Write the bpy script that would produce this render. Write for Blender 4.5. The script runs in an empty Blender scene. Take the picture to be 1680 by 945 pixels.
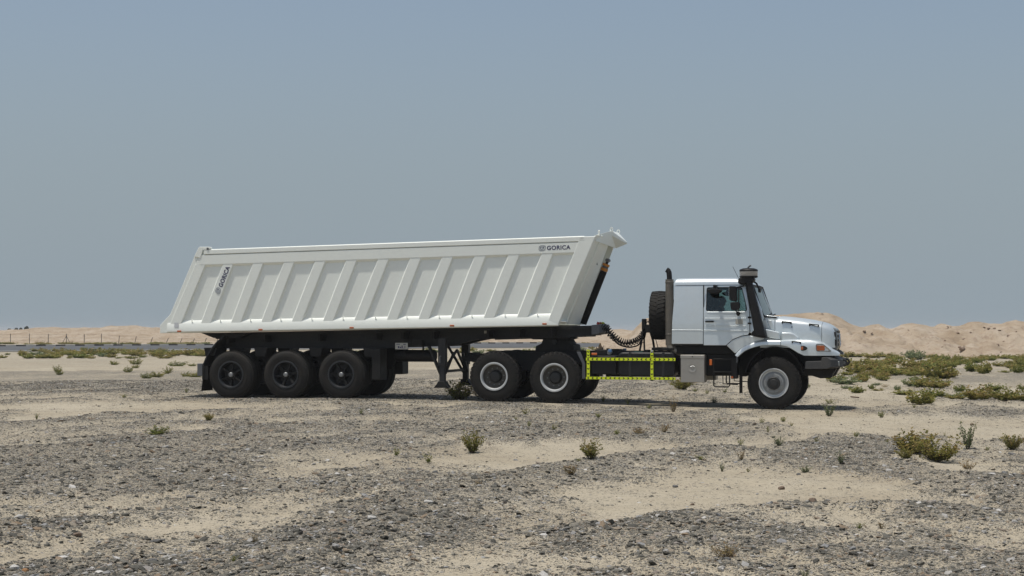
import bpy, bmesh, math, random
import numpy as np
from mathutils import Vector, Matrix, Euler

# ------------------------------------------------------------------ camera, sky, sun, exposure
scene = bpy.context.scene
COL = scene.collection
R = math.radians
rnd = random.Random(7)

cam_data = bpy.data.cameras.new('camera')
cam_data.sensor_width = 36.0
cam_data.lens = 57.857
cam_data.clip_start = 0.1
cam_data.clip_end = 9000.0
cam = bpy.data.objects.new('camera', cam_data)
COL.objects.link(cam)
cam.location = (0, 0, 1.87)
cam.rotation_euler = (math.pi / 2 + 0.025365, 0, 0)
scene.camera = cam

SUN_TRAVEL = Vector((0.234, 0.105, -1.0)).normalized()      # direction the sunlight travels
sd = -SUN_TRAVEL
world = bpy.data.worlds.new('World')
scene.world = world
world.use_nodes = True
wn = world.node_tree.nodes
wl = world.node_tree.links
wn.clear()
w_out = wn.new('ShaderNodeOutputWorld')
w_bg = wn.new('ShaderNodeBackground')
w_sky = wn.new('ShaderNodeTexSky')
w_sky.sky_type = 'NISHITA'
w_sky.sun_disc = False
w_sky.sun_elevation = math.asin(sd.z)
w_sky.sun_rotation = math.atan2(sd.x, sd.y) % (2 * math.pi)
w_sky.altitude = 0
w_sky.air_density = 1.0
w_sky.dust_density = 3.0
w_sky.ozone_density = 1.6
w_mix = wn.new('ShaderNodeMix')                           # even dust veil over the whole sky
w_mix.data_type = 'RGBA'
w_tc = wn.new('ShaderNodeTexCoord')                       # the veil thickens towards the horizon all round
w_sep = wn.new('ShaderNodeSeparateXYZ')
w_map = wn.new('ShaderNodeMapRange')
w_map.interpolation_type = 'SMOOTHERSTEP'
for _i, _v in ((1, 0.0), (2, 0.25), (3, 0.93), (4, 0.40)):
    w_map.inputs[_i].default_value = _v
wl.new(w_tc.outputs['Generated'], w_sep.inputs[0])
wl.new(w_sep.outputs['Z'], w_map.inputs[0])
wl.new(w_map.outputs[0], w_mix.inputs[0])
w_mix.inputs[7].default_value = (2.6, 3.13, 3.54, 1)
w_bg.inputs['Strength'].default_value = 0.115
wl.new(w_sky.outputs[0], w_mix.inputs[6])
wl.new(w_mix.outputs[2], w_bg.inputs['Color'])
wl.new(w_bg.outputs[0], w_out.inputs['Surface'])

sun_data = bpy.data.lights.new('sun', 'SUN')
sun_data.energy = 3.3
sun_data.angle = R(1.6)
sun_data.color = (1.0, 0.95, 0.86)
sun = bpy.data.objects.new('sun', sun_data)
COL.objects.link(sun)
sun.rotation_euler = SUN_TRAVEL.to_track_quat('-Z', 'Y').to_euler()
sun.location = (-20, -10, 60)

scene.view_settings.view_transform = 'Standard'
scene.view_settings.look = 'None'
scene.view_settings.gamma = 1.0
scene.view_settings.exposure = 0.0
scene.view_settings.use_curve_mapping = False
scene.cycles.max_bounces = 8
scene.cycles.transparent_max_bounces = 12

# ------------------------------------------------------------------ materials
MATS = {}
def new_mat(name):
    m = bpy.data.materials.new(name)
    m.use_nodes = True
    nt = m.node_tree
    b = nt.nodes['Principled BSDF']
    MATS[name] = m
    return m, nt, b

def noise_node(nt, scale, detail=4, rough=0.55, coord='Object', dist=0.0):
    tc = nt.nodes.new('ShaderNodeTexCoord')
    n = nt.nodes.new('ShaderNodeTexNoise')
    n.inputs['Scale'].default_value = scale
    n.inputs['Detail'].default_value = detail
    n.inputs['Roughness'].default_value = rough
    n.inputs['Distortion'].default_value = dist
    nt.links.new(tc.outputs[coord], n.inputs['Vector'])
    return n

def ramp(nt, src, stops):
    r = nt.nodes.new('ShaderNodeValToRGB')
    cr = r.color_ramp
    while len(cr.elements) < len(stops):
        cr.elements.new(0.5)
    for e, (p, c) in zip(cr.elements, stops):
        e.position = p
        e.color = (c[0], c[1], c[2], 1) if not isinstance(c, (int, float)) else (c, c, c, 1)
    nt.links.new(src, r.inputs['Fac'])
    return r.outputs['Color']

def math_node(nt, op, a, b=None, clamp=False):
    n = nt.nodes.new('ShaderNodeMath')
    n.operation = op
    n.use_clamp = clamp
    for i, s in enumerate((a, b)):
        if s is None:
            continue
        if isinstance(s, (int, float)):
            n.inputs[i].default_value = s
        else:
            nt.links.new(s, n.inputs[i])
    return n.outputs[0]

def mix_col(nt, fac, a, b):
    n = nt.nodes.new('ShaderNodeMix')
    n.data_type = 'RGBA'
    if isinstance(fac, (int, float)):
        n.inputs[0].default_value = fac
    else:
        nt.links.new(fac, n.inputs[0])
    for i, s in ((6, a), (7, b)):
        if isinstance(s, tuple):
            n.inputs[i].default_value = (s[0], s[1], s[2], 1)
        else:
            nt.links.new(s, n.inputs[i])
    return n.outputs[2]

def add_bump(nt, b, height, strength=0.3, dist=0.02):
    bp = nt.nodes.new('ShaderNodeBump')
    bp.inputs['Strength'].default_value = strength
    bp.inputs['Distance'].default_value = dist
    nt.links.new(height, bp.inputs['Height'])
    nt.links.new(bp.outputs[0], b.inputs['Normal'])

DUST = (0.36, 0.29, 0.21)
def paint(name, col, rough=0.4, metal=0.0, dust=0.1, scale=3.0, coat=0.0, bump=0.0, spec=0.5):
    """painted or cast surface: even colour, a film of dust in patches, uneven gloss"""
    m, nt, b = new_mat(name)
    n = noise_node(nt, scale, 6, 0.65)
    n2 = noise_node(nt, scale * 9, 4, 0.6)
    f = math_node(nt, 'MULTIPLY', n.outputs[0], n2.outputs[0])
    f = ramp(nt, f, [(0.16, 0.0), (0.42, 1.0)])
    f = math_node(nt, 'MULTIPLY', f, dust)
    c = mix_col(nt, f, tuple(col), DUST)
    nt.links.new(c, b.inputs['Base Color'])
    rr = ramp(nt, n.outputs[0], [(0.3, max(rough - 0.08, 0.03)), (0.7, min(rough + 0.12, 1.0))])
    nt.links.new(rr, b.inputs['Roughness'])
    b.inputs['Metallic'].default_value = metal
    b.inputs['Specular IOR Level'].default_value = spec
    if coat:
        b.inputs['Coat Weight'].default_value = coat
        b.inputs['Coat Roughness'].default_value = 0.08
    if bump:
        hgt_ = math_node(nt, 'MULTIPLY_ADD', n.outputs[0], 3.0)
        nt.links.new(n2.outputs[0], nt.nodes[-1].inputs[2])
        add_bump(nt, b, hgt_, bump, 0.012)
    return m

paint('white_paint', (0.84, 0.87, 0.82), 0.38, 0, 0.06, 1.2, 0.15, 0.10)
paint('silver_paint', (0.69, 0.745, 0.765), 0.34, 0.5, 0.10, 1.5, 0.4)
paint('black_steel', (0.012, 0.0122, 0.0125), 0.65, 0, 0.02, 3.0, bump=0.0, spec=0.25)
paint('dark_steel', (0.021, 0.023, 0.026), 0.55, 0, 0.05, 3.0, bump=0.0, spec=0.25)
paint('grey_steel', (0.10, 0.11, 0.125), 0.5, 0.2, 0.15, 3.0)
paint('bumper_grey', (0.035, 0.038, 0.042), 0.6, 0, 0.12, 4.0)
paint('black_plastic', (0.008, 0.008, 0.009), 0.5, 0, 0.02, 4.0, bump=0.0, spec=0.25)
paint('tank_plastic', (0.010, 0.011, 0.013), 0.42, 0, 0.03, 3.0, bump=0.0, spec=0.25)
paint('rubber', (0.012, 0.012, 0.012), 0.8, 0, 0.06, 5.0, bump=0.15, spec=0.25)
paint('rim_silver', (0.56, 0.58, 0.59), 0.42, 0.3, 0.12, 6.0)
paint('rim_dark', (0.022, 0.026, 0.032), 0.4, 0.2, 0.05, 6.0)
paint('rim_inner', (0.085, 0.083, 0.075), 0.6, 0.1, 0.3, 6.0)  # dirty grey metal, darkened further to paint in the shade inside the dish
paint('rim_disc', (0.27, 0.285, 0.295), 0.5, 0.25, 0.15, 8.0)
paint('hub_grey', (0.22, 0.23, 0.24), 0.4, 0.4, 0.15, 8.0)
paint('hub_dark', (0.014, 0.016, 0.018), 0.5, 0.1, 0.06, 8.0)
paint('aluminium', (0.40, 0.385, 0.355), 0.48, 0.6, 0.25, 5.0)
paint('stack_metal', (0.13, 0.12, 0.105), 0.5, 0.5, 0.3, 4.0)
paint('chrome', (0.6, 0.62, 0.64), 0.2, 0.9, 0.05, 4.0)
paint('lamp_grey', (0.20, 0.215, 0.22), 0.25, 0.3, 0.05, 6.0)
paint('amber', (0.62, 0.13, 0.012), 0.25, 0, 0.05, 6.0)
paint('lamp_red', (0.42, 0.10, 0.025), 0.22, 0, 0.03, 6.0)
paint('red', (0.45, 0.02, 0.02), 0.3, 0, 0.05, 6.0)
paint('orange', (0.60, 0.22, 0.02), 0.45, 0, 0.10, 6.0)
paint('blue', (0.10, 0.22, 0.42), 0.4, 0, 0.1, 6.0)
paint('teal', (0.10, 0.26, 0.22), 0.4, 0, 0.1, 6.0)
paint('tape_yellow', (0.74, 0.86, 0.015), 0.4, 0, 0.05, 6.0)
paint('tape_black', (0.012, 0.012, 0.012), 0.4, 0, 0.03, 6.0)
paint('letter_blue', (0.022, 0.018, 0.085), 0.35, 0, 0.03, 6.0)
paint('logo_grey', (0.23, 0.25, 0.31), 0.35, 0, 0.03, 6.0)
paint('plate_white', (0.36, 0.36, 0.33), 0.5, 0, 0.25, 8.0)
paint('sticker_white', (0.62, 0.64, 0.66), 0.4, 0, 0.1, 8.0)
paint('interior', (0.030, 0.033, 0.036), 0.8, 0, 0.05, 4.0)
paint('bowl', (0.34, 0.33, 0.31), 0.2, 0, 0.3, 6.0)
paint('kerb_black', (0.035, 0.036, 0.04), 0.8, 0, 0.2, 2.0)
paint('kerb_white', (0.55, 0.54, 0.50), 0.8, 0, 0.2, 2.0)
paint('fence_steel', (0.05, 0.05, 0.045), 0.7, 0.2, 0.2, 2.0)
paint('hair', (0.012, 0.010, 0.009), 0.7, 0, 0.0, 6.0)
paint('skin', (0.22, 0.12, 0.075), 0.6, 0, 0.0, 6.0)
paint('board_white', (0.55, 0.52, 0.46), 0.7, 0, 0.3, 3.0)
paint('bark', (0.10, 0.075, 0.05), 0.85, 0, 0.2, 9.0)

def glass(name, tint, gloss=0.10):
    m, nt, b = new_mat(name)
    nt.nodes.remove(b)
    out = nt.nodes['Material Output']
    t = nt.nodes.new('ShaderNodeBsdfTransparent')
    t.inputs[0].default_value = (*tint, 1)
    g = nt.nodes.new('ShaderNodeBsdfGlossy')
    g.inputs['Roughness'].default_value = 0.03
    g.inputs[0].default_value = (0.9, 0.95, 0.95, 1)
    fr = nt.nodes.new('ShaderNodeFresnel')
    fr.inputs[0].default_value = 1.5
    mx = nt.nodes.new('ShaderNodeMixShader')
    nt.links.new(fr.outputs[0], mx.inputs[0])
    nt.links.new(t.outputs[0], mx.inputs[1])
    nt.links.new(g.outputs[0], mx.inputs[2])
    nt.links.new(mx.outputs[0], out.inputs['Surface'])
glass('glass', (0.66, 0.75, 0.73))

def leaf_mat(name, c1, c2, c3):
    """leaf colour runs from c1 to c3 leaf by leaf (attribute tint), plus plant to plant variation"""
    m, nt, b = new_mat(name)
    at = nt.nodes.new('ShaderNodeAttribute')
    at.attribute_name = 'tint'
    oi = nt.nodes.new('ShaderNodeObjectInfo')
    v = math_node(nt, 'MULTIPLY_ADD', oi.outputs['Random'], 0.35)
    nt.nodes[-1].inputs[2].default_value = -0.17
    f = math_node(nt, 'ADD', at.outputs['Fac'], v, True)
    c = ramp(nt, f, [(0.05, c1), (0.5, c2), (0.95, c3)])
    nt.links.new(c, b.inputs['Base Color'])
    b.inputs['Roughness'].default_value = 0.7
    b.inputs['Specular IOR Level'].default_value = 0.25
    tr = nt.nodes.new('ShaderNodeBsdfTranslucent')
    nt.links.new(c, tr.inputs[0])
    mx = nt.nodes.new('ShaderNodeMixShader')
    mx.inputs[0].default_value = 0.4
    nt.links.new(b.outputs[0], mx.inputs[1])
    nt.links.new(tr.outputs[0], mx.inputs[2])
    nt.links.new(mx.outputs[0], nt.nodes['Material Output'].inputs['Surface'])
leaf_mat('leaf_olive', (0.125, 0.14, 0.036), (0.25, 0.23, 0.062), (0.34, 0.245, 0.095))
leaf_mat('leaf_grey', (0.12, 0.155, 0.08), (0.20, 0.235, 0.12), (0.29, 0.28, 0.15))
leaf_mat('leaf_green', (0.115, 0.15, 0.036), (0.22, 0.23, 0.058), (0.33, 0.275, 0.085))
leaf_mat('leaf_dry', (0.17, 0.13, 0.05), (0.27, 0.20, 0.08), (0.34, 0.20, 0.09))
leaf_mat('leaf_tree', (0.022, 0.035, 0.018), (0.04, 0.055, 0.03), (0.06, 0.075, 0.04))

def sand_colour(nt, coord='Object'):
    n = noise_node(nt, 0.35, 6, 0.6, coord)
    n2 = noise_node(nt, 14, 5, 0.7, coord)
    c = ramp(nt, n.outputs[0], [(0.3, (0.335, 0.285, 0.208)), (0.5, (0.382, 0.333, 0.25)), (0.72, (0.435, 0.385, 0.298))])
    d = ramp(nt, n2.outputs[0], [(0.33, (0.60, 0.60, 0.60)), (0.55, (1.0, 1.0, 1.0))])
    mu = nt.nodes.new('ShaderNodeMix')
    mu.data_type = 'RGBA'
    mu.blend_type = 'MULTIPLY'
    mu.inputs[0].default_value = 0.55
    nt.links.new(c, mu.inputs[6])
    nt.links.new(d, mu.inputs[7])
    return mu.outputs[2], n2

def ground_mat():
    m, nt, b = new_mat('desert_ground')
    sand, n2 = sand_colour(nt)
    at = nt.nodes.new('ShaderNodeAttribute')
    at.attribute_name = 'gravel'
    tc = nt.nodes.new('ShaderNodeTexCoord')
    col = sand
    hsum = math_node(nt, 'MULTIPLY', n2.outputs[0], 0.25)
    for scale, cover, hgt in ((110, 0.48, 0.35), (55, 0.44, 0.7), (26, 0.18, 1.0)):
        wv = nt.nodes.new('ShaderNodeTexNoise')
        wv.inputs['Scale'].default_value = scale * 0.6
        wv.inputs['Detail'].default_value = 2
        nt.links.new(tc.outputs['Object'], wv.inputs['Vector'])
        vm = nt.nodes.new('ShaderNodeVectorMath')
        vm.operation = 'MULTIPLY_ADD'
        nt.links.new(wv.outputs['Color'], vm.inputs[0])
        vm.inputs[1].default_value = (0.9 / scale,) * 3
        nt.links.new(tc.outputs['Object'], vm.inputs[2])
        vo = nt.nodes.new('ShaderNodeTexVoronoi')
        vo.voronoi_dimensions = '2D'
        vo.inputs['Scale'].default_value = scale
        nt.links.new(vm.outputs[0], vo.inputs['Vector'])
        sp = nt.nodes.new('ShaderNodeSeparateColor')
        nt.links.new(vo.outputs['Color'], sp.inputs[0])
        thr = math_node(nt, 'MULTIPLY', at.outputs['Fac'], cover)
        thr = math_node(nt, 'ADD', thr, 0.012)
        is_stone = math_node(nt, 'LESS_THAN', sp.outputs[0], thr)
        rim = math_node(nt, 'LESS_THAN', vo.outputs['Distance'], 0.60)
        msk = math_node(nt, 'MULTIPLY', is_stone, rim)
        sc = ramp(nt, sp.outputs[1], [(0.0, (0.085, 0.081, 0.069)), (0.35, (0.138, 0.131, 0.112)), (0.62, (0.20, 0.187, 0.157)),
                                      (0.80, (0.22, 0.175, 0.13)), (0.95, (0.28, 0.275, 0.265)), (1.0, (0.5, 0.49, 0.46))])
        col = mix_col(nt, msk, col, sc)
        dome = math_node(nt, 'SUBTRACT', 0.62, vo.outputs['Distance'])
        dome = math_node(nt, 'MULTIPLY', dome, msk)
        dome = math_node(nt, 'MULTIPLY', dome, hgt * 1.6)
        hsum = math_node(nt, 'ADD', hsum, dome)
    nt.links.new(col, b.inputs['Base Color'])
    b.inputs['Roughness'].default_value = 0.92
    b.inputs['Specular IOR Level'].default_value = 0.2
    add_bump(nt, b, hsum, 0.75, 0.02)
ground_mat()

def stone_mat():
    m, nt, b = new_mat('stone')
    oi = nt.nodes.new('ShaderNodeObjectInfo')
    n = noise_node(nt, 3.0, 4, 0.6)
    c = ramp(nt, oi.outputs['Random'], [(0.0, (0.068, 0.065, 0.056)), (0.3, (0.122, 0.116, 0.10)), (0.55, (0.175, 0.166, 0.142)), (0.74, (0.25, 0.228, 0.188)),
                                        (0.82, (0.25, 0.185, 0.125)), (0.90, (0.25, 0.25, 0.25)), (0.97, (0.38, 0.365, 0.34)), (1.0, (0.60, 0.58, 0.55))])
    d = ramp(nt, n.outputs[0], [(0.3, 0.65), (0.7, 1.15)])
    mu = nt.nodes.new('ShaderNodeMix')
    mu.data_type = 'RGBA'
    mu.blend_type = 'MULTIPLY'
    mu.inputs[0].default_value = 1.0
    nt.links.new(c, mu.inputs[6])
    nt.links.new(d, mu.inputs[7])
    nt.links.new(mu.outputs[2], b.inputs['Base Color'])
    b.inputs['Roughness'].default_value = 0.85
    b.inputs['Specular IOR Level'].default_value = 0.18
stone_mat()

def rock_mat(name, c1, c2):
    m, nt, b = new_mat(name)
    n = noise_node(nt, 9.0, 6, 0.65)
    c = ramp(nt, n.outputs[0], [(0.3, c1), (0.7, c2)])
    nt.links.new(c, b.inputs['Base Color'])
    b.inputs['Roughness'].default_value = 0.85
    add_bump(nt, b, n.outputs[0], 0.5, 0.02)
rock_mat('rock_grey', (0.09, 0.09, 0.09), (0.19, 0.185, 0.175))
rock_mat('rock_brown', (0.13, 0.09, 0.065), (0.23, 0.17, 0.125))
rock_mat('rock_pale', (0.38, 0.36, 0.33), (0.55, 0.54, 0.51))
rock_mat('rock_orange', (0.30, 0.15, 0.06), (0.40, 0.22, 0.10))
rock_mat('boulder_brown', (0.15, 0.105, 0.075), (0.30, 0.22, 0.16))

def mound_mat():
    m, nt, b = new_mat('mound_sand')
    n = noise_node(nt, 0.3, 8, 0.7)
    n2 = noise_node(nt, 1.8, 8, 0.75)
    c = ramp(nt, n.outputs[0], [(0.34, (0.30, 0.232, 0.162)), (0.48, (0.37, 0.298, 0.22)), (0.64, (0.43, 0.362, 0.285))])
    f = ramp(nt, n2.outputs[0], [(0.51, 0.0), (0.63, 0.7)])
    c2 = mix_col(nt, f, c, (0.24, 0.175, 0.13))
    nt.links.new(c2, b.inputs['Base Color'])
    b.inputs['Roughness'].default_value = 0.95
    b.inputs['Specular IOR Level'].default_value = 0.1
    add_bump(nt, b, n2.outputs[0], 0.6, 0.3)
mound_mat()

def asphalt_mat():
    m, nt, b = new_mat('asphalt')
    n = noise_node(nt, 0.25, 5, 0.6)
    n2 = noise_node(nt, 6, 4, 0.7)
    c = ramp(nt, n.outputs[0], [(0.3, (0.06, 0.062, 0.066)), (0.7, (0.09, 0.092, 0.096))])
    nt.links.new(c, b.inputs['Base Color'])
    b.inputs['Roughness'].default_value = 0.85
    add_bump(nt, b, n2.outputs[0], 0.2, 0.02)
asphalt_mat()

def driver_mat():
    m, nt, b = new_mat('driver_cloth_and_skin')
    at = nt.nodes.new('ShaderNodeAttribute')
    at.attribute_name = 'zone'
    c = ramp(nt, at.outputs['Fac'], [(0.0, (0.05, 0.055, 0.07)), (0.3, (0.03, 0.032, 0.04)), (0.6, (0.22, 0.12, 0.075))])
    nt.nodes[-1].color_ramp.interpolation = 'CONSTANT'
    nt.links.new(c, b.inputs['Base Color'])
    b.inputs['Roughness'].default_value = 0.7
driver_mat()

# ------------------------------------------------------------------ mesh helpers
class MB:
    """collects shapes and links them as ONE mesh object"""
    def __init__(s):
        s.v, s.f = [], []
    def add(s, vs, fs):
        o = len(s.v)
        s.v += [tuple(p) for p in vs]
        s.f += [tuple(i + o for i in f) for f in fs]
        return s
    def box(s, x0, x1, y0, y1, z0, z1):
        x0, x1 = min(x0, x1), max(x0, x1); y0, y1 = min(y0, y1), max(y0, y1); z0, z1 = min(z0, z1), max(z0, z1)
        return s.add([(x0,y0,z0),(x1,y0,z0),(x1,y1,z0),(x0,y1,z0),(x0,y0,z1),(x1,y0,z1),(x1,y1,z1),(x0,y1,z1)],
                     [(0,3,2,1),(4,5,6,7),(0,1,5,4),(1,2,6,5),(2,3,7,6),(3,0,4,7)])
    def prism(s, poly, y0, y1):
        n = len(poly)
        vs = [(x, y0, z) for x, z in poly] + [(x, y1, z) for x, z in poly]
        return s.add(vs, [tuple(range(n)), tuple(range(2*n-1, n-1, -1))] + [(i, i+n, (i+1) % n + n, (i+1) % n) for i in range(n)])
    def plan(s, poly, z0, z1):
        n = len(poly)
        vs = [(x, y, z0) for x, y in poly] + [(x, y, z1) for x, y in poly]
        return s.add(vs, [tuple(range(n)), tuple(range(2*n-1, n-1, -1))] + [(i, i+n, (i+1) % n + n, (i+1) % n) for i in range(n)])
    def loft(s, rings, closed=True, cap=True):
        n = len(rings[0]); o = []
        vs = [p for r in rings for p in r]
        for k in range(len(rings)-1):
            for i in range(n if closed else n-1):
                j = (i+1) % n
                o.append((k*n+i, k*n+j, (k+1)*n+j, (k+1)*n+i))
        if cap and closed:
            o.append(tuple(range(n-1, -1, -1)))
            o.append(tuple(range((len(rings)-1)*n, len(rings)*n)))
        return s.add(vs, o)
    def bar(s, p, q, w, h=None):
        p, q = Vector(p), Vector(q); h = h or w
        d = (q-p).normalized()
        a = d.cross(Vector((0,0,1)))
        if a.length < 1e-3: a = Vector((0,1,0))
        a.normalize(); b = d.cross(a)
        r = lambda c: [c+a*w/2+b*h/2, c-a*w/2+b*h/2, c-a*w/2-b*h/2, c+a*w/2-b*h/2]
        return s.loft([r(p), r(q)])
    def tube(s, path, rad, seg=10, cap=True):
        path = [Vector(p) for p in path]; n = len(path)
        rads = rad if isinstance(rad, (list, tuple)) else [rad]*n
        rings = []; prev = None
        for i, p in enumerate(path):
            d = (path[min(i+1, n-1)] - path[max(i-1, 0)]).normalized()
            if prev is None:
                a = d.cross(Vector((0,0,1)))
                if a.length < 1e-3: a = d.cross(Vector((0,1,0)))
            else:
                a = prev - d*prev.dot(d)
                if a.length < 1e-4: a = d.cross(Vector((0,0,1)))
            a.normalize(); prev = a; b = d.cross(a)
            rings.append([p + (a*math.cos(t)+b*math.sin(t))*rads[i] for t in [2*math.pi*k/seg for k in range(seg)]])
        return s.loft(rings, True, cap)
    def lathe(s, prof, c=(0,0,0), axis='y', seg=48, cap=False):
        rings = []
        for a, r in prof:
            ring = []
            for k in range(seg):
                t = 2*math.pi*k/seg
                u, w = r*math.cos(t), r*math.sin(t)
                p = {'y': (u, a, w), 'x': (a, u, w), 'z': (u, w, a)}[axis]
                ring.append((c[0]+p[0], c[1]+p[1], c[2]+p[2]))
            rings.append(ring)
        return s.loft(rings, True, cap)
    def ring(s, outer, inner, y0, y1, centre):
        """plate with a hole: both outlines in x,z resampled around the centre"""
        def ang(p): return math.atan2(p[1]-centre[1], p[0]-centre[0])
        angs = sorted(set([round(ang(p), 5) for p in outer] + [round(ang(p), 5) for p in inner]))
        def hit(poly, t):
            dx, dz = math.cos(t), math.sin(t); best = None
            for i in range(len(poly)):
                ax, az = poly[i][0]-centre[0], poly[i][1]-centre[1]
                bx, bz = poly[(i+1) % len(poly)][0]-centre[0], poly[(i+1) % len(poly)][1]-centre[1]
                ex, ez = bx-ax, bz-az
                den = dx*ez - dz*ex
                if abs(den) < 1e-12: continue
                k = (ax*ez - az*ex)/den; m = (ax*dz - az*dx)/den
                if k > 0 and -1e-6 <= m <= 1+1e-6 and (best is None or k > best): best = k
            return centre[0]+dx*best, centre[1]+dz*best
        O = [hit(outer, t) for t in angs]; I = [hit(inner, t) for t in angs]; n = len(angs)
        vs = [(x,y0,z) for x,z in O] + [(x,y0,z) for x,z in I] + [(x,y1,z) for x,z in O] + [(x,y1,z) for x,z in I]
        fs = []
        for i in range(n):
            j = (i+1) % n
            fs += [(i,j,n+j,n+i), (2*n+j,2*n+i,3*n+i,3*n+j), (i,2*n+i,2*n+j,j), (n+j,3*n+j,3*n+i,n+i)]
        return s.add(vs, fs)
    def map(s, fn):
        s.v = [tuple(fn(*p)) for p in s.v]
        return s
    def mirror(s):
        """add the same shape on the other side of y = 0"""
        n = len(s.v)
        s.v += [(x,-y,z) for x,y,z in s.v[:n]]
        s.f += [tuple(i+n for i in reversed(f)) for f in s.f[:]]
        return s
    def flip(s):
        s.v = [(x,-y,z) for x,y,z in s.v]
        s.f = [tuple(reversed(f)) for f in s.f]
        return s
    def mesh(s, name, mat, smooth=35, off=(0,0,0)):
        me = bpy.data.meshes.new(name)
        me.from_pydata([(x-off[0], y-off[1], z-off[2]) for x,y,z in s.v], [], s.f)
        bm = bmesh.new(); bm.from_mesh(me)
        bmesh.ops.recalc_face_normals(bm, faces=bm.faces)
        bm.to_mesh(me); bm.free()
        if smooth:
            me.shade_smooth()
            me.set_sharp_from_angle(angle=R(smooth))
        me.materials.append(MATS[mat])
        return me
    def build(s, name, mat, parent=None, bevel=0, smooth=35, label=None):
        r_ = parent
        while r_ is not None and r_.parent is not None: r_ = r_.parent
        off = r_.get('_off', (0,0,0)) if r_ is not None else (0,0,0)
        return link(name, s.mesh(name, mat, smooth, off), parent, bevel, label)

def link(name, me, parent=None, bevel=0, label=None, loc=None):
    o = bpy.data.objects.new(name, me)
    COL.objects.link(o)
    if parent: o.parent = parent
    if loc is not None: o.location = loc
    if bevel:
        bv = o.modifiers.new('bevel', 'BEVEL')
        bv.width = bevel; bv.segments = 2; bv.limit_method = 'ANGLE'; bv.angle_limit = R(32)
        bv.harden_normals = True
    if label: o['label'] = label
    return o

def tag(o, label, cat=None, group=None, kind=None):
    if label: o['label'] = label
    if cat: o['category'] = cat
    if group: o['group'] = group
    if kind: o['kind'] = kind
    return o

def empty(name, loc, rz=0):
    o = bpy.data.objects.new(name, None)
    o.empty_display_size = 0.3
    COL.objects.link(o)
    o.location = loc; o.rotation_euler = (0, 0, rz)
    return o

def rounded(poly, r=0.04, n=4):
    out = []
    m = len(poly)
    for i in range(m):
        p, a, b = Vector(poly[i]), Vector(poly[i-1]), Vector(poly[(i+1) % m])
        da, db = (a-p), (b-p)
        k = min(r, da.length*0.45, db.length*0.45)
        s, e = p+da.normalized()*k, p+db.normalized()*k
        for j in range(n+1):
            t = j/n
            q = s*(1-t)**2 + p*2*t*(1-t) + e*t*t
            out.append((q.x, q.y))
    return out

# ------------------------------------------------------------------ terrain
YAW = R(14.5)
TO = (6.405, 39.560)                                     # ground point under the truck's front axle
UX, UY = math.cos(YAW), -math.sin(YAW)                   # truck heading
NX, NY = math.sin(YAW), math.cos(YAW)                    # towards the truck's left, away from the camera

def vworld(x, y):
    return TO[0] + x*UX + y*NX, TO[1] + x*UY + y*NY

def hash2(ix, iy, seed):
    h = (ix.astype(np.int64)*374761393 + iy.astype(np.int64)*668265263 + seed*1442695041) & 0xFFFFFFFF
    h = ((h ^ (h >> 13))*1274126177) & 0xFFFFFFFF
    h = h ^ (h >> 16)
    return (h & 0xFFFFFF)/float(0xFFFFFF)

def vnoise(x, y, seed=0):
    ix, iy = np.floor(x), np.floor(y)
    fx, fy = x-ix, y-iy
    fx = fx*fx*(3-2*fx); fy = fy*fy*(3-2*fy)
    a, b = hash2(ix, iy, seed), hash2(ix+1, iy, seed)
    c, d = hash2(ix, iy+1, seed), hash2(ix+1, iy+1, seed)
    return (a*(1-fx)+b*fx)*(1-fy) + (c*(1-fx)+d*fx)*fy

def fbm(x, y, seed=0, oct=4):
    s = np.zeros_like(x); a = 0.5; t = 0
    for k in range(oct):
        s += a*vnoise(x, y, seed+k*17); t += a; a *= 0.5; x = x*2.03+3.1; y = y*2.03-1.7
    return s/t

def sstep(a, b, x):
    t = np.clip((x-a)/(b-a), 0, 1)
    return t*t*(3-2*t)

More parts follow.
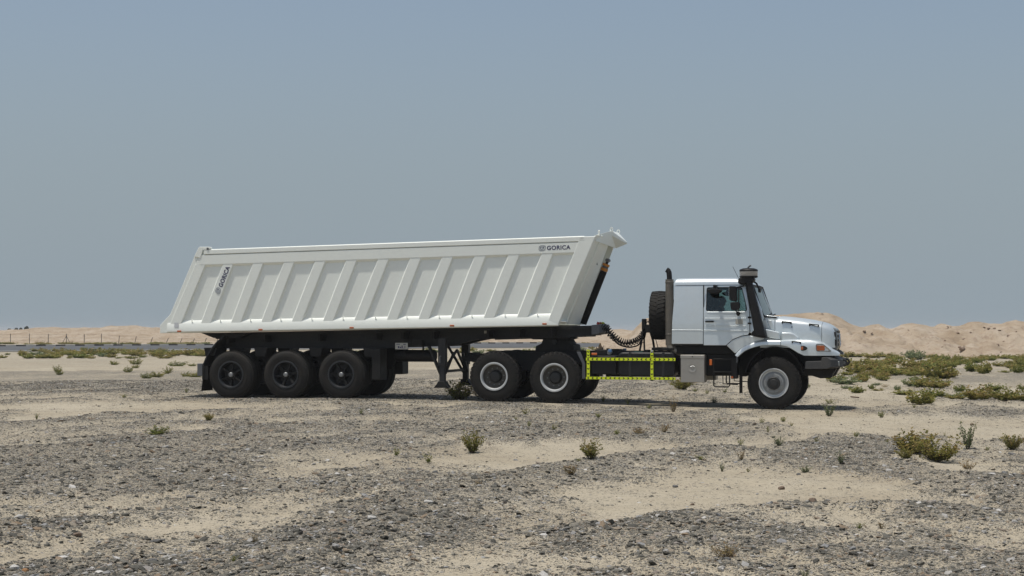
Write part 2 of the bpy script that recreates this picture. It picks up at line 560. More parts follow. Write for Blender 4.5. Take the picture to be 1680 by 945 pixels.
# sand patches swept clear of gravel: x, y, half width, half depth, amount
SAND = [(2.41, 18.45, 1.81, 2.47, 1.0), (3.27, 19.86, 1.39, 1.82, 0.9), (1.15, 16.54, 0.79, 1.32, 0.45), (0.53, 24.06, 1.68, 2.4, 1.0), (1.57, 25.05, 1.2, 1.67, 0.9), (-0.65, 22.15, 0.57, 1.3, 0.5), (8.0, 33.17, 2.79, 3.61, 1.0), (9.45, 32.06, 1.75, 3.95, 0.9), (7.08, 34.5, 1.14, 3.22, 0.8), (6.38, 21.95, 0.57, 1.31, 1.0), (6.22, 23.4, 0.52, 0.85, 0.9), (-8.92, 37.26, 2.75, 2.69, 0.95), (-9.64, 33.53, 1.11, 2.19, 0.8), (-4.89, 36.95, 1.36, 2.23, 0.6), (-3.3, 31.93, 1.42, 1.6, 0.8), (-2.88, 38.93, 0.86, 1.2, 0.5), (-5.41, 28.77, 1.06, 1.14, 0.7), (-6.47, 24.35, 1.44, 1.17, 0.45), (-4.69, 16.82, 1.18, 1.35, 0.4), (-2.99, 16.04, 0.88, 1.45, 0.25), (-2.25, 21.91, 1.05, 1.82, 0.45), (-1.35, 16.77, 0.99, 1.33, 0.15), (-0.19, 13.09, 1.06, 0.73, 0.4), (-2.04, 13.23, 0.59, 0.83, 0.3), (4.1, 39.64, 3.23, 1.2, 0.5), (-20.01, 79.57, 11.61, 9.55, 1.0), (-4.52, 88.23, 9.69, 12.86, 1.0), (12.6, 53.79, 4.97, 10.83, 0.65), (10.83, 41.32, 3.05, 2.0, 0.6), (7.64, 50.65, 1.49, 3.89, 0.5), (-11.83, 43.32, 1.92, 1.98, 0.4), (4.21, 14.37, 0.48, 1.2, 0.25), (6.18, 34.19, 0.76, 1.82, 0.5), (-12.55, 51.51, 4.32, 6.63, -0.35), (-2.44, 47.83, 5.23, 4.77, -0.25), (-5.98, 20.81, 1.23, 1.02, -0.2), (0.21, 28.76, 3.4, 1.57, -0.2), (5.27, 23.48, 1.56, 1.71, -0.25), (1.2, 20.33, 1.05, 0.79, -0.3), (-3.61, 17.23, 2.09, 3.28, 0.2), (-1.94, 22.17, 1.29, 2.76, 0.25), (-5.42, 21.33, 1.73, 1.07, 0.2), (-1.95, 13.62, 1.6, 1.05, 0.12)]

# low gravel banks pushed up by a grader: lines of ground points
BERMS = [([(-1.66, 16.1), (-0.97, 18.83), (0.07, 20.25), (1.0, 22.5), (2.16, 24.38), (3.36, 25.24)], 0.55, 1.0), ([(0.89, 14.99), (1.82, 15.87), (2.58, 16.62), (3.11, 17.2), (4.07, 17.24), (4.65, 16.57)], 0.5, 0.9), ([(-7.16, 23.06), (-5.77, 24.39), (-4.9, 26.49), (-3.54, 29.89), (-2.44, 33.06)], 0.6, 0.8), ([(4.75, 26.25), (5.65, 25.07), (5.82, 21.87), (6.13, 19.76)], 0.6, 0.8), ([(-9.17, 29.52), (-7.41, 31.32), (-5.66, 34.77), (-3.39, 38.18)], 0.6, 0.6), ([(-1.92, 12.4), (-1.69, 14.32), (-1.19, 16.17)], 0.4, 0.8), ([(2.18, 20.39), (3.48, 20.48), (4.23, 19.75)], 0.4, 0.6), ([(-0.83, 27.96), (0.66, 29.93), (3.02, 31.45), (4.89, 31.49)], 0.7, 0.6)]
def berm_at(X, Y):
    out = np.zeros_like(X)
    wx = X + 0.5*(fbm(X*0.9, Y*0.6, 15, 3)-0.5); wy = Y + 0.9*(fbm(X*0.8, Y*0.5, 16, 3)-0.5)
    near = (Y > 8) & (Y < 60)
    if not near.any(): return out
    x, y = wx[near], wy[near]
    b = np.zeros_like(x)
    for line, wd, k in BERMS:
        d = np.full_like(x, 1e9)
        for (ax, ay), (bx, by) in zip(line[:-1], line[1:]):
            ex, ey = bx-ax, by-ay
            t = np.clip(((x-ax)*ex+(y-ay)*ey)/(ex*ex+ey*ey), 0, 1)
            d = np.minimum(d, np.hypot(x-ax-t*ex, y-ay-t*ey))
        b = np.maximum(b, k*np.exp(-(d/wd)**2))
    out[near] = b*(0.55+0.9*fbm(x*0.6, y*0.6, 18, 3))
    return out

def gravel_at(X, Y):
    """share of the ground covered by stones, 0 to 1"""
    wx = X + 1.5*(fbm(X*0.5, Y*0.35, 5)-0.5)
    wy = Y + 3.2*(fbm(X*0.45+9, Y*0.3, 6)-0.5)
    al = wx*0.36+wy*0.93; ac = wx*0.93-wy*0.36           # ruts run away from the camera to the right
    stripe = fbm(ac*1.3, al*0.11, 21, 4)
    fine = fbm(X*4.1, Y*2.6, 33, 3)
    blot = fbm(X*0.8, Y*0.4, 31, 5)
    g = 0.73 + 1.7*(stripe-0.5) + 0.8*(blot-0.5) + 0.9*(fine-0.5)
    for (cx, cy, rx, ry, k) in SAND:
        d = ((wx-cx)/rx)**2 + ((wy-cy)/ry)**2
        g = g - k*0.95*(1-sstep(0.25, 1.6, d))
    g = g + 0.65*berm_at(X, Y)
    far = sstep(72, 84, Y + 8*(fbm(X*0.1, Y*0.1, 41)-0.5))
    g = g*(1-far) + far*(0.1+0.35*(fbm(X*0.12, Y*0.06, 43)-0.4))
    return np.clip(g, 0.02 + 0.16*sstep(0.35, 0.75, fine), 1.0)

def base_z(X, Y):
    lx = (X-TO[0])*UX + (Y-TO[1])*UY
    z = np.interp(lx, [-40, -13.6, -10.7, -6.7, -5.2, 0, 3, 9], [0.13, 0.127, 0.150, 0.108, 0.092, 0.0, -0.02, -0.02])
    return z*(1-sstep(60, 100, Y))

def ground_z(X, Y):
    X = np.asarray(X, float); Y = np.asarray(Y, float)
    g = gravel_at(X, Y)
    r = 0.055*(sstep(0.15, 0.7, g)-0.6) + 0.05*(fbm(X*0.7, Y*0.5, 51, 3)-0.5) + 0.035*(fbm(X*3.1, Y*2.6, 61, 3)-0.5)
    r = r + 0.085*berm_at(X, Y)
    lx = (X-TO[0])*UX + (Y-TO[1])*UY
    ly = (X-TO[0])*NX + (Y-TO[1])*NY
    lane = sstep(-16.5, -15, lx)*(1-sstep(1.5, 3.0, lx))*(1-sstep(1.45, 2.4, np.abs(ly)))
    r = r*(1-0.88*lane) + 0.010*lane
    rd_ = (X+97)*-0.564 + (Y-155.7)*0.826                # distance beyond the far road edge
    road_m = sstep(-54, -46, rd_)*(1-sstep(1, 8, rd_))
    r = r*(1-road_m) + 0.25*(fbm(X*0.06, Y*0.06, 71, 2)-0.5)*sstep(75, 110, Y)*(1-road_m)
    return base_z(X, Y) + r

def gz(x, y):
    return float(ground_z(np.array([x]), np.array([y]))[0])

def build_ground():
    fine = np.radians(np.arange(-21.5, 21.5001, 0.095))
    left = np.radians(np.concatenate([np.arange(-180, -60, 8), np.arange(-60, -30, 2), np.arange(-30, -21.6, 0.5)]))
    right = -left[::-1]
    ang = np.concatenate([left, fine, right[:-1]])
    rad = np.concatenate([np.linspace(0.6, 9.0, 10), np.geomspace(9.4, 47, 330), np.geomspace(47.6, 420, 150), np.geomspace(440, 3000, 20)])
    A, Rr = np.meshgrid(ang, rad)
    X = (Rr*np.sin(A)).ravel(); Y = (Rr*np.cos(A)).ravel()
    Z = ground_z(X, Y)
    G = gravel_at(X, Y)
    na, nr = len(ang), len(rad)
    i = np.arange(nr-1)[:, None]*na; j = np.arange(na)[None, :]; jn = (j+1) % na
    quads = np.stack([i+j, i+jn, i+na+jn, i+na+j], -1).reshape(-1, 4)
    quads = quads[:, ::-1]
    n = len(X)
    V = np.stack([X, Y, Z], -1)
    V = np.vstack([V, [[0, 0, float(ground_z(np.array([0.]), np.array([0.]))[0])]]])
    G = np.append(G, 0.5)
    me = bpy.data.meshes.new('ground')
    me.vertices.add(len(V)); me.vertices.foreach_set('co', V.ravel())
    tris = np.stack([np.full(na, n), (np.arange(na)+1) % na, np.arange(na)], -1)
    loops = np.concatenate([quads.ravel(), tris.ravel()])
    me.loops.add(len(loops)); me.loops.foreach_set('vertex_index', loops.astype(np.int32))
    st = np.concatenate([np.arange(len(quads))*4, len(quads)*4 + np.arange(na)*3])
    me.polygons.add(len(st)); me.polygons.foreach_set('loop_start', st.astype(np.int32))
    me.update(calc_edges=True); me.validate()
    me.shade_smooth()
    at = me.attributes.new('gravel', 'FLOAT', 'POINT')
    at.data.foreach_set('value', G.astype(np.float32))
    me.materials.append(MATS['desert_ground'])
    if me.polygons[0].normal.z < 0:
        me.flip_normals()
    o = link('ground', me)
    return tag(o, 'flat desert ground of pale sand and grey gravel', kind='structure')
build_ground()

def build_gravel():
    """loose stones lying on the ground, far too many to count"""
    rs = np.random.RandomState(3)
    N = 820000
    a = np.radians(rs.uniform(-20.0, 20.0, N))
    r = np.exp(rs.uniform(np.log(10.2), np.log(58.0), N))
    X, Y = r*np.sin(a), r*np.cos(a)
    G = gravel_at(X, Y)
    clump = fbm(X*2.2, Y*1.6, 81, 4)
    keep = rs.uniform(0, 1, N) < (0.03 + 0.66*G**1.3*(0.25+1.5*clump))
    X, Y, r, G = X[keep], Y[keep], r[keep], G[keep]
    n = len(X)
    s = 0.0042*(rs.uniform(0.005, 1, n)**-0.46)
    s = np.clip(np.maximum(s, r*0.00026), 0.004, 0.036)*(0.65+0.4*G)
    Z = ground_z(X, Y) + s*0.12
    me = bpy.data.meshes.new('gravel')
    me.vertices.add(n); me.vertices.foreach_set('co', np.stack([X, Y, Z], -1).ravel())
    sc = np.stack([s*rs.uniform(0.8, 1.7, n), s*rs.uniform(0.7, 1.25, n), s*rs.uniform(0.22, 0.65, n)], -1)
    ro = np.stack([rs.normal(0, 0.28, n), rs.normal(0, 0.28, n), rs.uniform(0, 6.283, n)], -1)
    for nm, d in (('scl', sc), ('rot', ro)):
        at = me.attributes.new(nm, 'FLOAT_VECTOR', 'POINT'); at.data.foreach_set('vector', d.astype(np.float32).ravel())
    o = link('gravel', me)
    ng = bpy.data.node_groups.new('gravel_scatter', 'GeometryNodeTree')
    ng.interface.new_socket('Geometry', in_out='INPUT', socket_type='NodeSocketGeometry')
    ng.interface.new_socket('Geometry', in_out='OUTPUT', socket_type='NodeSocketGeometry')
    N_, L_ = ng.nodes, ng.links
    gi, go = N_.new('NodeGroupInput'), N_.new('NodeGroupOutput')
    jn = N_.new('GeometryNodeGeometryToInstance')
    for k in range(7):
        ico = N_.new('GeometryNodeMeshIcoSphere'); ico.inputs['Radius'].default_value = 1.0; ico.inputs['Subdivisions'].default_value = 1 if k < 4 else 2
        nz = N_.new('ShaderNodeTexNoise'); nz.noise_dimensions = '4D'
        nz.inputs['Scale'].default_value = 0.9; nz.inputs['W'].default_value = 3.7*k; nz.inputs['Detail'].default_value = 2
        vs = N_.new('ShaderNodeVectorMath'); vs.operation = 'SUBTRACT'; vs.inputs[1].default_value = (0.5, 0.5, 0.5)
        vm = N_.new('ShaderNodeVectorMath'); vm.operation = 'SCALE'; vm.inputs['Scale'].default_value = 1.9
        sp = N_.new('GeometryNodeSetPosition')
        mt = N_.new('GeometryNodeSetMaterial'); mt.inputs['Material'].default_value = MATS['stone']
        ss = N_.new('GeometryNodeSetShadeSmooth'); ss.inputs['Shade Smooth'].default_value = False
        L_.new(nz.outputs['Color'], vs.inputs[0]); L_.new(vs.outputs[0], vm.inputs[0])
        L_.new(ico.outputs[0], sp.inputs['Geometry']); L_.new(vm.outputs[0], sp.inputs['Offset'])
        L_.new(sp.outputs[0], ss.inputs[0]); L_.new(ss.outputs[0], mt.inputs[0]); L_.new(mt.outputs[0], jn.inputs[0])
    iop = N_.new('GeometryNodeInstanceOnPoints'); iop.inputs['Pick Instance'].default_value = True
    at1 = N_.new('GeometryNodeInputNamedAttribute'); at1.data_type = 'FLOAT_VECTOR'; at1.inputs[0].default_value = 'scl'
    at2 = N_.new('GeometryNodeInputNamedAttribute'); at2.data_type = 'FLOAT_VECTOR'; at2.inputs[0].default_value = 'rot'
    ri = N_.new('FunctionNodeRandomValue'); ri.data_type = 'INT'
    ri.inputs[4].default_value = 0; ri.inputs[5].default_value = 6
    L_.new(gi.outputs[0], iop.inputs['Points']); L_.new(jn.outputs[0], iop.inputs['Instance'])
    L_.new(at1.outputs[0], iop.inputs['Scale']); L_.new(at2.outputs[0], iop.inputs['Rotation'])
    L_.new(ri.outputs[2], iop.inputs['Instance Index'])
    L_.new(iop.outputs[0], go.inputs[0])
    md = o.modifiers.new('scatter', 'NODES'); md.node_group = ng
    tag(o, 'loose grey gravel and stone chips strewn over the sand', 'gravel', kind='stuff')
    print('gravel stones', n)
build_gravel()

# sand mounds: ridge outlines as x, height
def build_mound(name, ridge, yc, wf, wb, seed, amp, label, step=0.5):
    xs = np.arange(ridge[0][0], ridge[-1][0], step)
    ys = np.concatenate([np.linspace(-wf, 0, 60), np.linspace(0, wb, 14)[1:]])
    hx = np.interp(xs, [p[0] for p in ridge], [p[1] for p in ridge])
    Xg, Yg = np.meshgrid(xs, ys)
    Hg = np.tile(hx, (len(ys), 1))
    t = np.where(Yg < 0, 1+Yg/wf, 1-Yg/wb)
    prof = np.clip(t, 0, 1)
    prof = prof**0.85*(0.72+0.28*prof)
    Yw = yc + Yg + 3.0*(fbm(Xg*0.08, Yg*0.0+seed, seed, 3)-0.5)
    lump = (0.6*(fbm(Xg*0.35, Yw*0.30, seed+3, 3)-0.5)+0.8*(fbm(Xg*1.3, Yw*1.0, seed+5, 4)-0.5))*amp*np.sin(np.clip(t, 0, 1)*math.pi)**0.6
    gul = -np.abs(fbm(Xg*0.5, Yw*0.12, seed+9, 3)-0.5)*amp*1.2*np.sin(np.clip(t, 0, 1)*math.pi)
    Z = Hg*prof + lump*1.3 + gul - 0.15*(1-prof) + ground_z(Xg.ravel(), Yw.ravel()).reshape(Xg.shape)*(1-prof) + 0.55*amp*(fbm(Xg*0.8, Yw*0.5, seed+7, 4)-0.5)*prof
    Z = Z + 0.5*amp*(fbm(Xg*1.9, Yw*1.3, seed+23, 3)-0.5)*np.clip(prof*3, 0, 1)*np.clip((1.02-prof)*4, 0.35, 1)
    n, m = len(ys), len(xs)
    V = np.stack([Xg, Yw, Z], -1).reshape(-1, 3)
    i = np.arange(n-1)[:, None]*m; j = np.arange(m-1)[None, :]
    F = np.stack([i+j, i+j+1, i+m+j+1, i+m+j], -1).reshape(-1, 4)
    me = bpy.data.meshes.new(name)
    me.from_pydata(V.tolist(), [], F.tolist())
    me.shade_smooth()
    me.materials.append(MATS['mound_sand'])
    o = link(name, me)
    tag(o, label, kind='structure')
    def top(x, y):
        k = int(np.argmin((V[:, 0]-x)**2 + (V[:, 1]-y)**2)); return float(V[k, 2])
    return top
RIDGE_R = [(6.98, 0.81), (9.15, 1.34), (9.87, 2.11), (10.5, 2.69), (12.04, 2.88), (14.93, 2.69), (18.3, 2.74), (21.67, 3.07), (23.11, 3.15), (24.65, 3.15), (25.76, 2.78), (26.72, 2.3), (27.59, 2.11), (28.89, 2.21), (29.76, 2.04), (30.62, 2.26), (31.92, 2.26), (33.37, 2.01), (34.43, 2.35), (35.34, 2.21), (37.07, 2.59), (38.28, 2.4), (40.44, 2.5), (44.3, 2.78), (51.04, 2.4), (60.67, 2.88), (75.11, 2.16), (84.74, 0.23)]
RIDGE_L = [(-207.41, 0.0), (-188.89, 1.5), (-151.85, 2.33), (-114.81, 2.06), (-91.67, 1.87), (-77.78, 1.78), (-73.15, 2.06), (-72.22, 2.24), (-69.91, 2.29), (-66.67, 2.18), (-62.04, 2.24), (-61.48, 2.47), (-56.94, 2.52), (-55.09, 2.15), (-53.52, 2.24), (-47.22, 2.33), (-36.11, 2.15), (-22.22, 2.24), (-7.41, 2.06), (0.93, 2.15), (9.26, 2.24), (14.81, 1.96), (20.37, 1.87), (28.7, 1.96), (42.59, 1.87), (61.11, 1.87), (79.63, 1.96), (98.15, 0.11), (102.78, 0.0)]
mound_z = build_mound('sand_hills', RIDGE_R, 130.0, 15, 16, 101, 0.9, 'ridge of dumped pale sand right of the truck', 0.3)
far_z = build_mound('sand_hills', RIDGE_L, 250.0, 26, 30, 131, 0.7, 'long low bank of pale sand behind the road fence', 0.8)

# asphalt road far behind, with a kerb of black and white blocks
K0, K1 = Vector((-97.0, 155.7)), Vector((33.0, 244.5))
kd = (K1-K0).normalized(); kn = Vector((-kd.y, kd.x))
def road_sheet(name, d0, d1, z, mat, t0=-40.0, t1=None):
    t1 = t1 if t1 is not None else (K1-K0).length
    vs, fs = [], []
    k = 40
    for q in range(k+1):
        t = t0+(t1-t0)*q/k
        for d in (d0, d1):
            p = K0+kd*t+kn*d
            vs.append((p.x, p.y, z))
    for q in range(k):
        fs.append((2*q, 2*q+1, 2*q+3, 2*q+2))
    m = MB(); m.add(vs, fs)
    return m.build(name, mat, smooth=0)
rd = road_sheet('road', -44, -0.3, 0.035, 'asphalt'); tag(rd, 'grey asphalt road crossing behind the truck', kind='structure')
ln = road_sheet('lane_marking', -41.5, -40.3, 0.041, 'kerb_white', -20, 70); tag(ln, 'white edge line painted on the asphalt road', kind='structure')
kerb = empty('kerb', (K0.x, K0.y, 0.03)); tag(kerb, 'black and white painted kerb along the far road edge', kind='structure')
kb = MB().box(-0.55, 0.55, -0.15, 0.15, -0.1, 0.16)
kme = {c: kb.mesh('kerb_block', c, 0) for c in ('kerb_black', 'kerb_white')}
q = 0.0; i = 0
while q < (K1-K0).length:
    o = link('kerb_block', kme['kerb_black' if i % 2 else 'kerb_white'], kerb, 0.02)
    o.location = (kd.x*q, kd.y*q, 0); o.rotation_euler = (0, 0, math.atan2(kd.y, kd.x))
    q += 1.13; i += 1

# wire fence in front of the left bank
FENCE = [(-73.2, 216.0, 1.36, 0.0, False), (-70.85, 216.4, 1.36, 0.0, False), (-68.49, 216.8, 1.37, 0.0, False), (-66.16, 217.2, 1.37, 0.0, False), (-63.78, 217.6, 1.37, 0.0, False), (-61.4, 218.0, 1.37, 0.0, False), (-59.11, 218.4, 1.38, 0.0, True), (-56.85, 218.8, 1.34, 0.01, False), (-54.67, 219.2, 1.42, 0.03, False), (-52.48, 219.6, 1.14, 0.12, False), (-50.44, 220.0, 1.06, 0.24, False), (-48.45, 220.4, 0.9, 0.33, False), (-46.45, 220.8, 0.82, 0.37, False), (-44.69, 221.2, 0.78, 0.37, False), (-43.09, 221.6, 0.74, 0.37, False), (-41.52, 222.0, 0.82, 0.33, False), (-40.03, 222.4, 0.74, 0.33, False), (-38.62, 222.8, 0.74, 0.33, False), (-37.2, 223.2, 0.74, 0.33, False)]
fence = empty('wire_fence', (FENCE[0][0], FENCE[0][1], 0)); tag(fence, 'thin wire fence with dark steel posts below the left sand bank', 'fence')
fence['_off'] = (FENCE[0][0], FENCE[0][1], 0)
tops = []
for (x, y, h, lean, braced) in FENCE:
    z = gz(x, y)
    m = MB().tube([(x, y, z-0.1), (x+lean, y, z+h)], 0.042, 6)
    m.build('post', 'fence_steel', fence)
    if braced:
        for s in (-1, 1):
            MB().tube([(x+s*0.62, y-0.05, z-0.05), (x+s*0.03, y, z+h*0.75)], 0.035, 6).build('brace', 'fence_steel', fence)
    tops.append((x, y, z, h, lean))
for k in (0.3, 0.62, 0.93):
    MB().tube([(x+l*k, y-0.045, z+h*k) for (x, y, z, h, l) in tops], 0.006, 4).build('wire', 'fence_steel', fence)

# ------------------------------------------------------------------ wheels
def tyre_mesh(R_, W, lugs, name):
    """outer face at y = 0, tyre runs to y = W; rim edge radius about 0.55 R"""
    ri = R_*0.545
    m = MB()
    m.lathe([(0.035, ri*0.97), (0.012, ri), (0.0, ri*1.08), (-0.004, R_*0.70), (0.0, R_*0.80), (0.012, R_*0.89), (0.035, R_*0.945), (0.06, R_*0.965),
             (W*0.5, R_*0.975), (W-0.06, R_*0.965), (W-0.035, R_*0.945), (W-0.012, R_*0.89), (W, R_*0.80), (W+0.004, R_*0.7), (W, ri*1.08), (W-0.012, ri), (W-0.035, ri*0.97)], seg=72)
    if lugs:
        n = 34
        for k in range(n):
            for row in (0, 1):
                a = 2*math.pi*(k+0.5*row)/n
                y0, y1 = (0.012, W*0.47) if row == 0 else (W*0.53, W-0.012)
                w = 0.105*R_; r0, r1 = R_*0.93, R_*1.0
                pts = []
                for (yy, sk, rr) in ((y0, -0.035, r0*0.96 if row == 0 else r0), (y0, -0.035, r1*0.972 if row == 0 else r1*0.995), (y1, 0.035, r1*0.995 if row == 0 else r1*0.972), (y1, 0.035, r0)):
                    s_ = sk if row == 0 else -sk
                    for side in (-1, 1):
                        t = a + (side*w*0.5+s_)/R_
                        pts.append((rr*math.cos(t), yy, rr*math.sin(t)))
                m.add(pts, [(0,1,3,2), (2,3,5,4), (4,5,7,6), (6,7,1,0), (0,2,4,6), (1,7,5,3)])
            # shoulder bars down the side wall
            a = 2*math.pi*k/n
            for yy, sg in ((0.004, 1), (W-0.004, -1)):
                pts = []
                for (y_, rr) in ((yy-sg*0.006, R_*0.86), (yy+sg*0.01, R_*0.95)):
                    for side in (-1, 1):
                        t = a+side*0.035
                        pts.append((rr*math.cos(t), y_, rr*math.sin(t)))
                        pts.append((rr*math.cos(t), y_+sg*0.03, rr*math.sin(t)))
                m.add(pts, [(0,2,3,1), (4,5,7,6), (0,1,5,4), (2,6,7,3), (0,4,6,2), (1,3,7,5)])
    else:
        # circumferential ribs and moulded side wall rings
        for yc in (0.075, 0.15, 0.225):
            y = W*yc/0.30
            m.lathe([(y-0.027, R_*0.955), (y-0.025, R_), (y+0.025, R_), (y+0.027, R_*0.955)], seg=72)
        for yy in (-0.004, W+0.004):
            m.lathe([(yy-0.004, R_*0.745), (yy-0.004, R_*0.755), (yy+0.004, R_*0.755), (yy+0.004, R_*0.745)], seg=72)
    return m.mesh(name, 'rubber', 40)

TR, TW = 0.632, 0.36
LR, LW = 0.608, 0.30
TYRE_T = tyre_mesh(TR, TW, True, 'tyre')
TYRE_L = tyre_mesh(LR, LW, False, 'tyre')
def rim_front():
    r = TR*0.55
    m = MB().lathe([(0.05, r*0.97), (0.0, r*1.0), (-0.012, r*0.985), (-0.012, r*0.93), (0.02, r*0.90), (0.055, r*0.86), (0.06, r*0.72), (0.02, r*0.66), (0.005, r*0.62), (0.005, r*0.43), (0.03, r*0.40), (0.05, 0.02)], seg=56)
    return m.mesh('wheel', 'rim_silver', 30)
def rim_rear(R_, mat, d):
    r = R_*0.55
    m = MB().lathe([(0.05, r*0.97), (0.0, r*1.0), (-0.012, r*0.985), (-0.012, r*0.90), (0.03, r*0.855), (0.045, r*0.83), (d*0.9, r*0.84), (d+0.06, r*0.80), (d+0.07, r*0.3), (d+0.07, 0.01)], seg=56)
    return m.mesh('wheel', mat, 30)
RIM_F = rim_front()
DISC_F = MB().lathe([(0.058, TR*0.55*0.80), (0.054, TR*0.55*0.72), (0.014, TR*0.55*0.66), (-0.001, TR*0.55*0.62), (-0.001, TR*0.55*0.42)], seg=48).mesh('wheel_disc', 'rim_disc', 30)
RIM_R = rim_rear(TR, 'rim_silver', 0.15)
DISH_R = MB().lathe([(0.046, TR*0.55*0.828), (0.15, TR*0.55*0.795), (0.178, TR*0.55*0.70), (0.185, 0.10)], seg=48).mesh('wheel_dish', 'rim_inner', 30)  # liner in the darker colour, dirt and painted shade together
RIM_L = rim_rear(LR*1.05, 'rim_dark', 0.20)
def nuts(n, rad, y, r=0.017, l=0.03):
    m = MB()
    for k in range(n):
        a = 2*math.pi*k/n
        m.lathe([(y-l, 0.001), (y-l, r), (y+0.01, r)], (rad*math.cos(a), 0, rad*math.sin(a)), 'y', 6)
    return m
HUB_F = MB().lathe([(0.04, 0.155), (-0.03, 0.15), (-0.045, 0.135), (-0.045, 0.095), (-0.06, 0.085), (-0.065, 0.001)], seg=40).mesh('hub', 'hub_dark', 35)
NUT_F = nuts(10, 0.188, 0.004).mesh('wheel_nuts', 'hub_grey', 30)
HUB_R = MB().lathe([(0.18, 0.16), (0.09, 0.135), (0.075, 0.12), (0.07, 0.09), (0.065, 0.001)], seg=40).mesh('hub', 'hub_dark', 35)
NUT_R = nuts(10, 0.205, 0.18).mesh('wheel_nuts', 'hub_grey', 30)
def spoke_hub():
    m = MB().lathe([(0.20, 0.13), (0.06, 0.12), (0.03, 0.10), (0.03, 0.07)], seg=32)
    for k in range(6):
        a = 2*math.pi*k/6+0.3
        c, s = math.cos(a), math.sin(a)
        m.bar((0.09*c, 0.10, 0.09*s), (0.285*c, 0.085, 0.285*s), 0.085, 0.06)
    return m.mesh('hub', 'black_steel', 35)
HUB_L = spoke_hub()
CAP_L = MB().lathe([(0.06, 0.06), (0.0, 0.058), (-0.012, 0.045), (-0.014, 0.001)], seg=24).mesh('hub_cap', 'hub_grey', 35)

def add_wheel(parent, x, z, y_face, side, rim, tyre, extra, spin):
    """side -1: outer face looks to -y"""
    off = parent['_off']
    w = link('wheel', rim, parent)
    w.location = (x-off[0], y_face-off[1], z-off[2])
    w.rotation_euler = (0, 0, 0) if side < 0 else (0, 0, math.pi)
    t = link('tyre', tyre, w); t.rotation_euler = (0, spin, 0)
    for e in extra:
        c = link(e.name.split('.')[0], e, w); c.rotation_euler = (0, spin*1.7, 0)
    return w

# ------------------------------------------------------------------ tipper semi-trailer
TB = (-12.17, 0.0, 0.14)
trailer = empty('tipper_trailer', (*vworld(TB[0], TB[1]), TB[2]), -YAW)
trailer['_off'] = TB
tag(trailer, 'white ribbed tipper semi-trailer with navy lettering, coupled behind the truck', 'trailer')

def lerp(a, b, t): return a+(b-a)*t
SLOPE = lambda z: 0                                                       # noqa
YO, YI = 1.25, 1.203                                                      # outer face of ribs, face of the wall sheet
def rail_low(x): return lerp(3.529, 3.729, (x+14.371)/9.682)
def sill_top(x): return lerp(2.004, 2.144, (x+15.069)/9.698)

wall_poly = [(-15.36, 1.84), (-5.22, 2.02), (-4.30, 4.10), (-14.52, 3.86)]
for s in (-1, 1):
    MB().prism(wall_poly, s*YI, s*(YI-0.03)).build('side_wall', 'white_paint', trailer)

